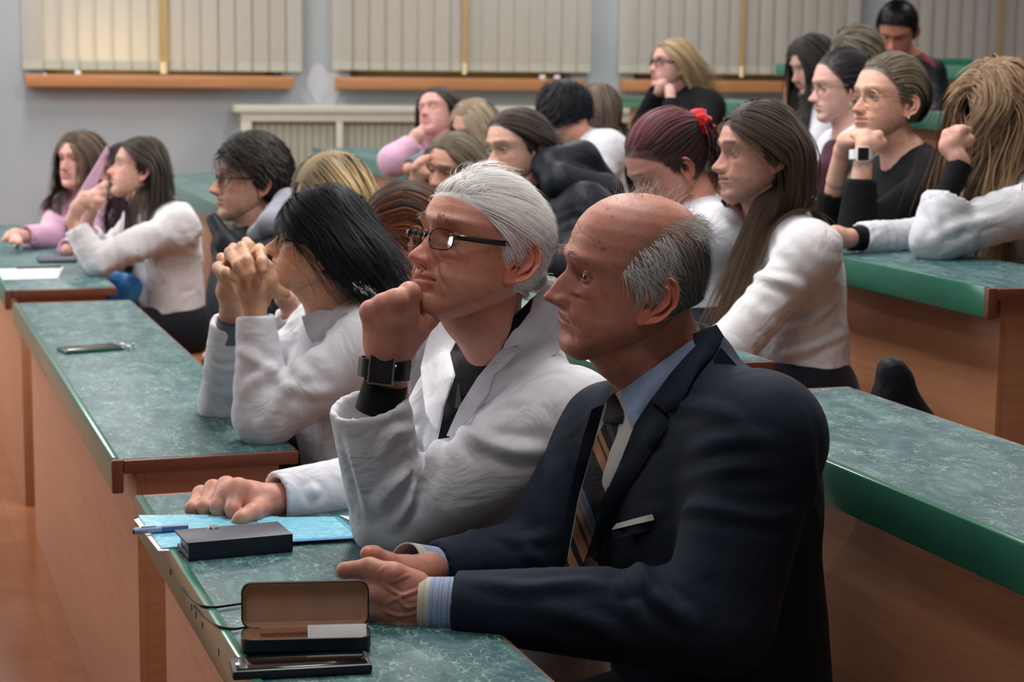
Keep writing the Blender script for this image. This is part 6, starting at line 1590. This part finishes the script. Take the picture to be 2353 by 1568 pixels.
patch('shirt_collar', [(1412, 884), (1428, 900), (1418, 930), (1405, 934)], B, M['shirt_white'], sroot, lift=.006, thick=.003, res=.008, Yd=2.8)
o0 = P(1375, 1150, 2.65) - np.array(sroot.location)
k_ = 2.65 / FP
def sv(px, py): return (.93 * px + .37 * -py) * k_
dk = srgb(30, 28, 36); pe = srgb(214, 158, 118); bl = srgb(96, 150, 190); br_ = srgb(96, 74, 66)
pts = [sv(1395, 1000), sv(1300, 1345)]
lo_, hi_ = sv(1292, 1345), sv(1446, 974)
def fr(px, py): return (sv(px, py) - lo_) / (hi_ - lo_)
st = sorted([(0.0, dk), (fr(1320, 1330), pe), (fr(1330, 1320), dk)] , key=lambda q: q[0])
stops = [(0.0, dk), (.10, pe), (.17, dk), (.22, pe), (.30, br_), (.325, pe), (.36, bl), (.385, pe), (.405, bl), (.455, dk), (.66, pe), (.72, br_), (.74, pe), (.775, dk), (.83, srgb(70, 84, 104)), (.87, dk)]
oo = P(1292, 1345, 2.65) - np.array(sroot.location); dd = (P(1446, 974, 2.65) - P(1292, 1345, 2.65)); dv = _r * .93 + _u * .37
M['tie'] = stripes('striped_tie_silk', dk, stops, tuple(dv), (0, float(dd @ dv)), .5, tuple(oo))
patch('tie', [(1396, 972), (1440, 975), (1424, 1021), (1405, 1105), (1384, 1183), (1362, 1251), (1333, 1336), (1312, 1345), (1290, 1345), (1314, 1272), (1340, 1136), (1374, 1011)], B, M['tie'], sroot, lift=.006, thick=.004, res=.010, Yd=2.65, bulge=.004)
patch('tie_knot', [(1406, 922), (1421, 904), (1436, 915), (1447, 958), (1441, 978), (1395, 974)], B, plain('dark_tie_knot', srgb(34, 32, 40), .6), sroot, lift=.008, thick=.008, res=.008, Yd=2.7, bulge=.006)
patch('lapel', [(1502, 922), (1533, 951), (1547, 972), (1500, 1044), (1432, 1148), (1402, 1215), (1375, 1290), (1362, 1275), (1383, 1190), (1400, 1133), (1440, 1043), (1463, 983)], B, M['suit'], sroot, lift=.006, thick=.004, res=.010, Yd=2.62, bulge=.004)
patch('jacket_collar', [(1590, 770), (1640, 752), (1658, 780), (1650, 808), (1604, 867), (1568, 938), (1536, 950), (1503, 921), (1545, 862), (1596, 800)], B, M['suit'], sroot, lift=.007, thick=.005, res=.010, Yd=2.65, bulge=.005)
patch('lapel', [(1404, 928), (1366, 944), (1345, 1010), (1312, 1150), (1290, 1300), (1300, 1310), (1320, 1262), (1340, 1136), (1374, 1011), (1394, 974)], B, M['suit'], sroot, lift=.006, thick=.004, res=.010, Yd=2.8, bulge=.003)
patch('pocket_square', [(1412, 1214), (1422, 1202), (1505, 1180), (1508, 1194), (1413, 1216)], B, M['shirt_white'], sroot, lift=.006, thick=.003, res=.008, Yd=2.6)
patch('breast_pocket', [(1410, 1213), (1509, 1192), (1511, 1214), (1414, 1238)], B, M['suit'], sroot, lift=.004, thick=.004, res=.010, Yd=2.6)
patch('shoulder_seam', [(1655, 800), (1700, 850), (1665, 862), (1640, 830)], B, M['suit'], sroot, lift=.001, thick=.002, res=.012, Yd=2.65)
cb = srgb(160, 178, 214); cc2 = srgb(214, 208, 190); cd2 = srgb(116, 140, 196)
w0, w1 = P(965, 1392, 2.575), P(1062, 1396, 2.57)
stp = [(0, cc2), (.12, srgb(190, 190, 180)), (.15, cc2), (.26, cb), (.34, cd2), (.36, cb), (.48, cd2), (.50, cb), (.56, cd2), (.58, cb), (.70, cd2), (.73, cb), (.9, cd2)]
ax = (w1 - w0); Ln_ = np.linalg.norm(ax); ax = ax / Ln_
M['cuff'] = stripes('striped_shirt_cuff', cb, stp, tuple(ax), (0, float(Ln_)), .75, tuple(w0 - np.array(sroot.location)))
def cuff(I, a, b, ra, rb, mat, name='shirt_cuff', flat=None, th=.0022):
    t = np.linspace(0, 1, 6)[:, None]; pth = a + (b - a) * t; n = 32
    V1, F1 = tube_arr(pth, np.linspace(ra, rb, 6), n, flat=flat, caps=False); V2, _ = tube_arr(pth, np.linspace(ra - th, rb - th, 6), n, flat=flat, caps=False)
    m = len(V1); F = F1.tolist() + [[i + m for i in reversed(f)] for f in F1.tolist()]
    for i in range(n): j = (i + 1) % n; F.append([i, i + m, j + m, j]); F.append([m - n + i, m - n + j, 2 * m - n + j, 2 * m - n + i])
    return mesh_obj(name, np.vstack([V1, V2]), F, mat, I['root'], 40.0)
cuff(suit, w0, w1, .0405, .043, M['cuff'], flat=((0, 0, 1), 1.0, .85))
v0, v1 = P(930, 1297, 2.72), P(1000, 1312, 2.765)
M['cuff2'] = stripes('striped_shirt_cuff', cb, stp, tuple((v1 - v0) / np.linalg.norm(v1 - v0)), (0, .06), .75, tuple(v0 - np.array(sroot.location)))
cuff(suit, v0, v1, .033, .036, M['cuff2'])
# ---- lab coat of the white-haired man
Bw = bvh_of(*white['proxy']); wr_ = white['root']
patch('coat_neck', [(1218, 690), (1166, 782), (1103, 864), (1070, 935), (1120, 925), (1200, 868), (1295, 800), (1310, 720), (1262, 655)], Bw, M['coat'], wr_, lift=-.002, thick=.003, res=.010, Yd=3.0)
patch('black_polo', [(1222, 686), (1139, 765), (1079, 808), (1051, 784), (1036, 815), (1050, 863), (1024, 941), (1010, 1010), (1034, 1006), (1062, 941), (1105, 866), (1166, 782), (1215, 715)], Bw, M['black_cotton'], wr_, lift=.003, thick=.003, res=.009, Yd=3.0)
patch('polo_placket', [(1058, 826), (1073, 826), (1070, 880), (1062, 942), (1050, 940), (1058, 880)], Bw, plain('grey_placket', srgb(110, 112, 118), .7), wr_, lift=.007, thick=.002, res=.008, Yd=3.0)
patch('polo_placket', [(1046, 812), (1056, 822), (1068, 876), (1060, 880)], Bw, plain('grey_placket', srgb(110, 112, 118), .7), wr_, lift=.007, thick=.002, res=.008, Yd=3.0)
patch('coat_lapel', [(1162, 782), (1103, 864), (1060, 941), (1032, 1004), (1048, 1004), (1092, 955), (1128, 905), (1140, 858), (1164, 838), (1192, 800)], Bw, M['coat'], wr_, lift=.008, thick=.003, res=.009, Yd=3.0, bulge=.003)
patch('coat_collar', [(1268, 655), (1214, 694), (1160, 783), (1156, 797), (1195, 785), (1240, 752), (1282, 722), (1300, 690)], Bw, M['coat'], wr_, lift=.008, thick=.004, res=.009, Yd=3.0, bulge=.006)
patch('coat_lapel', [(1008, 742), (1050, 786), (1036, 815), (1048, 863), (1022, 941), (1010, 1000), (985, 950), (972, 850), (985, 790)], Bw, M['coat'], wr_, lift=.008, thick=.003, res=.009, Yd=3.05, bulge=.003)
cuff(white, P(872, 945, 2.955), P(887, 878, 2.95), .040, .035, M['black_cotton'], 'black_cuff')
cuff(white, P(690, 1152, 3.235), P(648, 1153, 3.212), .040, .036, M['black_cotton'], 'black_cuff')
# ---- collar of the black-haired person, others
Bl = bvh_of(*longp['proxy'])
patch('coat_collar', [(698, 730), (735, 712), (800, 722), (770, 762), (722, 790), (708, 762)], Bl, cloth('grey_collar_cotton', srgb(176, 178, 188)), longp['root'], lift=.006, thick=.004, res=.010, Yd=3.9, bulge=.004)
# ---- hair clip ribbon etc. kept simple: see the people above
# ================= things on the desks
def desk_pt(px, py, n=0, dz=0.0): return G(px, py, desktop(n) + dz)
def slab_on_desk(name, c0, c1, wid, th, bev, mat, root, n=0, dz=0.0):
    """box lying on the desk, long edge from pixel c0 to c1 (near side), going wid metres away"""
    a, b = desk_pt(*c0, n, dz), desk_pt(*c1, n, dz); ax = (b - a); L = np.linalg.norm(ax); ax /= L; ay = np.cross(Z3, ax)
    return MB().box(a, ax, ay, Z3, (0, 0, 0), (L, wid, th), bev).build(name, mat, root, 40.0), a, ax, ay, L
# phone, nearest
a, b = desk_pt(533, 1566), desk_pt(856, 1548)
ax = b - a; L = np.linalg.norm(ax); ax /= L; ay = np.cross(Z3, ax)
ph = empty('smartphone', tuple(a), 'black smartphone lying face up beside the open spectacle case', 'phone')
MB().box(a, ax, ay, Z3, (0, -.004, .0005), (L, .058, .0135), .005).build('case', plain('dark_phone_case', srgb(22, 28, 40), .45), ph, 50.0)
MB().box(a, ax, ay, Z3, (.006, .001, .0132), (L - .006, .053, .0146), .0008).build('screen', plain('black_glass_screen', srgb(8, 8, 10), .08, spec=.6, var=0), ph, 50.0)
MB().box(a, ax, ay, Z3, (.010, .003, .0144), (.020, .051, .0150), .0002).build('earpiece_bezel', plain('grey_bezel', srgb(60, 62, 66), .2), ph)
# spectacle case, open, lid upright
a, b = desk_pt(553, 1511), desk_pt(853, 1503)
ax = b - a; L = np.linalg.norm(ax); ax /= L; ay = np.cross(Z3, ax)
sc_ = empty('spectacle_case', tuple(a), 'open navy spectacle case with tan lining and upright lid', 'case')
M['navy_leather'] = plain('navy_leatherette', srgb(16, 22, 38), .45); M['tan'] = plain('tan_lining', srgb(176, 140, 116), .8, var=.08)
def tray(name, o, ex, ey, ez, W_, D_, H_, wall, r, mat, matin, root, n=6):
    """rounded tray open on +ez"""
    def outline(off):
        pts = []
        for cx, cy, a0 in ((W_ - r, D_ - r, 0), (r, D_ - r, 90), (r, r, 180), (W_ - r, r, 270)):
            for k in range(n + 1):
                t = math.radians(a0 + 90 * k / n); pts.append((cx + (r - off) * math.cos(t), cy + (r - off) * math.sin(t)))
        return np.array(pts)
    def ring(off, z): return np.array([o + ex * p[0] + ey * p[1] + ez * z for p in outline(off)])
    rings = [ring(r * .7, 0), ring(r * .25, .0015), ring(0, .006), ring(0, H_), ring(wall * .5, H_ + .0008), ring(wall, H_)]
    m = len(rings[0]); V = np.vstack(rings); F = [tuple(range(m))[::-1]]
    for q in range(len(rings) - 1): F += [(q * m + i, q * m + (i + 1) % m, (q + 1) * m + (i + 1) % m, (q + 1) * m + i) for i in range(m)]
    ob = mesh_obj(name, V, F, mat, root, 40.0)
    ri = [ring(wall, H_), ring(wall + .001, .010), ring(r * .5, .005)]; V = np.vstack(ri); F = []
    for q in range(2): F += [(q * m + i, q * m + (i + 1) % m, (q + 1) * m + (i + 1) % m, (q + 1) * m + i) for i in range(m)]
    F.append(tuple(2 * m + i for i in range(m)))
    mesh_obj('lining', V, F, matin, ob, 40.0); return ob
tray('case_base', a + Z3 * .0005, ax, ay, Z3, L, .056, .022, .0025, .016, M['navy_leather'], M['tan'], sc_)
# lid: hinged at the far edge, leaning slightly back
lid_o = a + ay * .052 + Z3 * .022; up_ = Z3 * .985 + ay * .17; up_ /= np.linalg.norm(up_); nz_ = np.cross(ax, up_); nz_ /= np.linalg.norm(nz_)   # nz_ points to the lens
tray('case_lid', lid_o - nz_ * -.0 + (-nz_) * (-.0) + nz_ * -.020, ax, up_, nz_, L, .062, .018, .0022, .014, M['navy_leather'], M['tan'], sc_)
MB().box(lid_o, ax, up_, nz_, (.025, -.006, -.003), (L - .010, .003, .0015), .0006).build('hinge', M['tan'], sc_)
lc = MB().box(a + ax * .088 + ay * .012 + Z3 * .010, ax, (ay * .6 + Z3 * .8), np.cross(ax, (ay * .6 + Z3 * .8)), (0, 0, 0), (.078, .028, .0012), .0003).build('cleaning_cloth', plain('white_cleaning_card', srgb(205, 208, 208), .7)); tag(lc, 'white folded card standing in the tray of the open spectacle case', 'card')
# folded spectacles lying beyond the case: temples reach out to the left
gl = empty('spectacles', tuple(desk_pt(560, 1400)), 'black-armed spectacles lying behind the open spectacle case', 'glasses')
for k, pts in enumerate(([(418, 1352), (438, 1375), (462, 1393), (490, 1396), (552, 1388), (640, 1376)], [(446, 1394), (470, 1418), (500, 1440), (532, 1446), (580, 1440), (660, 1432)])):
    P3 = np.array([desk_pt(x, y, 0, .004 + .006 * (i < 1) ) for i, (x, y) in enumerate(pts)])
    sp = spline(P3, 24); rr = np.concatenate([np.linspace(.0034, .0028, 9), np.linspace(.0026, .0017, 15)])
    MB().tube(sp, rr, 8, flat=((0, 0, 1), 1.0, .6)).build('temple', M['black_plastic'], gl)
MB().tube(spline([desk_pt(640, 1376, 0, .004), desk_pt(700, 1385, 0, .012), desk_pt(720, 1405, 0, .010), desk_pt(700, 1425, 0, .012), desk_pt(660, 1432, 0, .004)], 20), .0016, 6).build('frame', M['wire'], gl)
for c_ in ((668, 1392), (672, 1418)):
    cc_ = desk_pt(*c_, 0, .014); t_ = np.linspace(0, 2 * np.pi, 24, endpoint=False); ring_ = np.array([cc_ + RD * math.cos(q) * .020 + Z3 * math.sin(q) * .012 for q in t_])
    mesh_obj('lens', np.vstack([ring_ - BK * .0006, ring_ + BK * .0006]), [tuple(range(24)), tuple(range(47, 23, -1))] + [(i, 24 + i, 24 + (i + 1) % 24, (i + 1) % 24) for i in range(24)], M['lens'], gl)
# flip case phone
a, b = desk_pt(398, 1288), desk_pt(675, 1266)
a = desk_pt(432, 1290); b = desk_pt(672, 1268)
ax = b - a; L = np.linalg.norm(ax); ax /= L; ay = np.cross(Z3, ax)
fc = empty('phone_wallet', tuple(a), 'thick navy flip phone wallet with a silver snap, in front of the white-haired man', 'phone')
M['flip'] = plain('dark_navy_leather', srgb(26, 34, 52), .42)
MB().box(a, ax, ay, Z3, (0, 0, .0005), (L, .078, .010), .003).build('back_cover', M['flip'], fc, 50.0)
MB().box(a, ax, ay, Z3, (.004, .003, .010), (L - .003, .070, .026), .002).build('phone_body', M['black_plastic'], fc, 50.0)
MB().box(a, ax, ay, Z3, (-.002, -.002, .0258), (L, .086, .0300), .0016).build('front_flap', M['flip'], fc, 50.0)
MB().box(a, ax, ay, Z3, (.0, -.0035, .0005), (L, .0, .0300), .0015).build('spine', M['flip'], fc, 50.0)
sn_ = a + ax * (L * .36) + ay * .078 + Z3 * .0300
MB().tube([sn_, sn_ + Z3 * .0025], [.0105, .009], 20).build('snap', M['steel'], fc)
# blue folders and white sheets under the wallet
def sheet(name, px, z, th, mat, label, cat, group=None, parent=None, n=0):
    pts = np.array([desk_pt(*q, n, z) for q in px]); m = len(pts)
    V = np.vstack([pts, pts + Z3 * th]); F = [tuple(range(m))[::-1], tuple(range(m, 2 * m))] + [(i, (i + 1) % m, m + (i + 1) % m, m + i) for i in range(m)]
    o = mesh_obj(name, V, F, mat, parent, False)
    if parent is None: tag(o, label, cat, group)
    return o
def film():
    t = NT('turquoise_plastic_folder'); v = t.mapping((1, 1, 1)); n = t.noise(v, 30, 5, .6, 2.0)
    t.set(base=t.ramp(n, [(.3, srgb(96, 176, 206)), (.6, srgb(132, 204, 226)), (.8, srgb(176, 226, 236))]), rough=.25, spec=.5); t.bump(n, .3, .003); return t.m
M['film'] = film(); M['paper'] = plain('white_paper', srgb(226, 228, 234), .8, var=.02); M['film_edge'] = plain('teal_folder_edge', srgb(60, 160, 176), .3)
sheet('paper_sheet', [(308, 1196), (330, 1188), (560, 1186), (590, 1262), (364, 1268)], .0006, .0012, M['paper'], 'white sheet showing under the left end of the blue folder', 'paper')
f1 = sheet('plastic_folder', [(318, 1187), (500, 1186), (640, 1190), (650, 1248), (372, 1262), (352, 1235)], .0022, .0022, M['film'], 'light blue plastic folder under the white-haired man\'s hand and the wallet', 'folder')
f2 = sheet('plastic_folder', [(590, 1192), (770, 1190), (832, 1236), (660, 1247), (600, 1247)], .0046, .0018, M['film'], 'second light blue folder whose corner sticks out right of the wallet', 'folder')
sheet('folder_edge', [(770, 1190), (778, 1190), (835, 1235), (826, 1238)], .0062, .0010, M['film_edge'], None, None, None, f2)
sheet('folder_edge', [(660, 1242), (828, 1233), (832, 1237), (660, 1247)], .0062, .0008, plain('blue_folder_edge', srgb(60, 140, 200), .3), None, None, None, f2)
sheet('paper_sheet', [(780, 1186), (835, 1192), (842, 1212), (822, 1206)], .0006, .001, M['paper'], 'white paper corner poking out beside the lab coat elbow', 'paper')
# pen
pen = empty('pen', tuple(desk_pt(310, 1222)), 'blue capped ballpoint pen with a clear barrel, lying on the folder edge', 'pen')
a, b = desk_pt(308, 1221, 0, .010), desk_pt(432, 1212, 0, .010); d_ = b - a
MB().tube([a, a + d_ * .02, a + d_ * .5], [.0052, .0058, .0058], 12).build('barrel', plain('pale_barrel', srgb(150, 168, 204), .2), pen)
MB().tube([a + d_ * .5, a + d_ * .98, b], [.0066, .0064, .005], 12).build('cap', plain('blue_cap', srgb(74, 104, 160), .25), pen)
MB().tube([a - d_ * .025, a], [.0054, .0054], 12).build('end_plug', M['black_plastic'], pen)
MB().box(a, d_ / np.linalg.norm(d_), np.cross(Z3, d_ / np.linalg.norm(d_)), Z3, (.012, -.002, .0058), (.036, .002, .0075), .0005).build('clip', M['latch'], pen)
# lone phone on the second piece with a keychain charm
a, b = desk_pt(152, 815), desk_pt(270, 806)
ax = b - a; L = np.linalg.norm(ax) * 1.12; ax /= np.linalg.norm(ax); ay = np.cross(Z3, ax)
p2_ = empty('smartphone', tuple(a), 'phone in a green clear case lying alone on the empty stretch of desk', 'phone')
MB().box(a, ax, ay, Z3, (0, 0, .0005), (L, .075, .010), .004).build('case', plain('green_clear_case', srgb(70, 110, 96), .25), p2_, 50.0)
MB().box(a, ax, ay, Z3, (.005, .005, .0098), (L - .005, .070, .0112), .0006).build('screen', plain('dark_screen', srgb(12, 12, 16), .06, var=0), p2_, 50.0)
MB().box(a, ax, ay, Z3, (-.001, .01, .004), (L + .0, .0005, .0085), .001).build('metal_rim', M['steel'], p2_)
c0 = b + ax * .018
for k in range(7):
    t_ = k * 1.1; q = c0 + ax * (.012 * math.cos(t_) + .008 * k * .4) + ay * (.012 * math.sin(t_)) + Z3 * (.006 + .004 * (k % 3))
    MB().tube([q - Z3 * .0045, q - Z3 * .0015, q + Z3 * .002, q + Z3 * .0045], [.002, .0055, .0055, .002], 8).build('charm_bead', M['steel'] if k % 2 else M['latch'], p2_)
# far left desk: paper, pens, phone, small silver caps
sheet('paper_sheet', [(-30, 620), (146, 615), (132, 640), (-30, 644)], .0006, .0012, M['paper'], 'white sheet of paper lying on the far left desk piece', 'paper')
sheet('notebook', [(84, 596), (168, 596), (176, 604), (90, 606)], .0006, .012, plain('grey_notebook_cover', srgb(70, 72, 84), .6), 'dark grey notebook beside the elbow of the girl with the clip', 'notebook')
MB().tube([desk_pt(38, 616, 0, .006), desk_pt(140, 613, 0, .006)], [.005, .005], 8).build('pencil', plain('dark_pencil', srgb(50, 56, 54), .5)); tag(COL.objects[-1], 'dark pencil lying along the top of the white sheet', 'pencil')
for x in (37, 57):
    q = desk_pt(x, 572); MB().tube([q, q + Z3 * .012, q + Z3 * .018], [.013, .013, .009], 14).build('bottle_cap', M['steel']); tag(COL.objects[-1], 'small shiny metal cap under the pink girl\'s hand, ' + ('outer one' if x == 37 else 'one nearer the phone'), 'cap', 'metal caps by the pink girl')
# blue bag below the far left desk, seen past its corner
S = SDF(); q0 = P(268, 655, 6.9); S.cap(P(250, 645, 6.9), P(295, 660, 6.9), .035, .05, .03); S.cap(P(262, 680, 6.9), P(290, 690, 6.9), .04, .035, .03)
V, Q = S.mesh(.008); V = folds(V, vnormals(V, Q), .010, 40, 2); ob = mesh_obj('blue_bag', V, Q, plain('blue_plastic_bag', srgb(44, 128, 200), .4)); tag(ob, 'crumpled blue plastic bag on the lap behind the far left desk corner', 'bag')
# lilac scarf / hood edge beside the maroon-haired girl
lil = np.array([P(x, y, 7.55) for x, y in ((247, 336), (252, 352), (225, 420), (205, 470), (168, 560), (150, 565), (165, 500), (178, 450), (215, 390))]); m = len(lil)
V = np.vstack([lil, lil + RD * .02]); F = [tuple(range(m)), tuple(range(2 * m - 1, m - 1, -1))] + [(i, m + i, m + (i + 1) % m, (i + 1) % m) for i in range(m)]
mesh_obj('lilac_hood_edge', V, F, M['pink_fleece'], pink['root'], False)
# grey phone lying on the third row desk
a, b = desk_pt(1945, 577, 2), desk_pt(2085, 578, 2); ax = b - a; L = np.linalg.norm(ax); ax /= L; ay = np.cross(Z3, ax)
p3_ = empty('smartphone', tuple(a), 'grey phone lying on the third row desk in front of the white sleeve', 'phone')
MB().box(a, ax, ay, Z3, (0, 0, .0005), (L, .072, .009), .003).build('case', M['steel'], p3_, 50.0); MB().box(a, ax, ay, Z3, (.004, .004, .0088), (L - .004, .068, .010), .0005).build('screen', plain('dark_screen', srgb(30, 34, 40), .1, var=0), p3_)
# black bag on the second row bench
bq = P(2000, 900, 3.72); S = SDF(); zb_ = floorz(1) + .44
base = np.array([bq[0], bq[1], zb_])
S.cap(base + [-.10, -.05, .07], base + [.10, .0, .09], .085, .09, .05, flat=(RD, .8)); S.cap(base + [.03, .0, .10], P(2045, 850, 3.72), .07, .022, .03); S.cap(P(2045, 850, 3.72), P(2068, 870, 3.72), .022, .018, .02); S.cap(P(2060, 865, 3.72), base + [.13, 0, .1], .02, .06, .03)
V, Q = S.mesh(.008); V = relax(V, Q, 1); V = folds(V, vnormals(V, Q), .008, 24, 6); ob = mesh_obj('black_bag', V, Q, M['navy_nylon']); tag(ob, 'slumped black nylon bag on the bench before the orange desk panel', 'bag')
# green-backed seat pieces by the top rows at the right edge
for k, (x, y, Y_) in enumerate(((2160, 150, 9.6),)):
    q = P(x, y, Y_)
    o = empty('chair', (q[0], q[1], floorz(5)), 'dark-framed chair with a green back in the top row, right of the man', 'chair')
    MB().box(q, RD, BK, Z3, (-.02, -.18, -.035), (.02, .18, .035), .006).build('backrest', M['green'], o)
    for sx in (-.17, .14): MB().box(q, RD, BK, Z3, (-.015, sx, floorz(5) - q[2]), (.015, sx + .03, -.02), .003).build('leg', M['black_plastic'], o)
    MB().box(q, RD, BK, Z3, (-.02, -.16, -.28), (.38, .16, -.25), .004).build('seat', M['green'], o)
# black holes and chips on the near desk's front edge
for k, (x, y) in enumerate(((273, 1203), (331, 1318), (388, 1398), (398, 1415), (410, 1440), (420, 1505))):
    q = G(x, y, desktop(0) - .03); s_ = (q - np.array([ROWA[0], 0, 0])) @ RD
    d_ = [o for o in COL.objects if o.name == 'desk'][0]
    MB().box(rp(0, 0, 0, 0), RD, BK, Z3, (s_ - .003, -.0006, desktop(0) - .036), (s_ + .003, .0006, desktop(0) - .026), .0003).build('screw_hole', M['black_plastic'], d_)
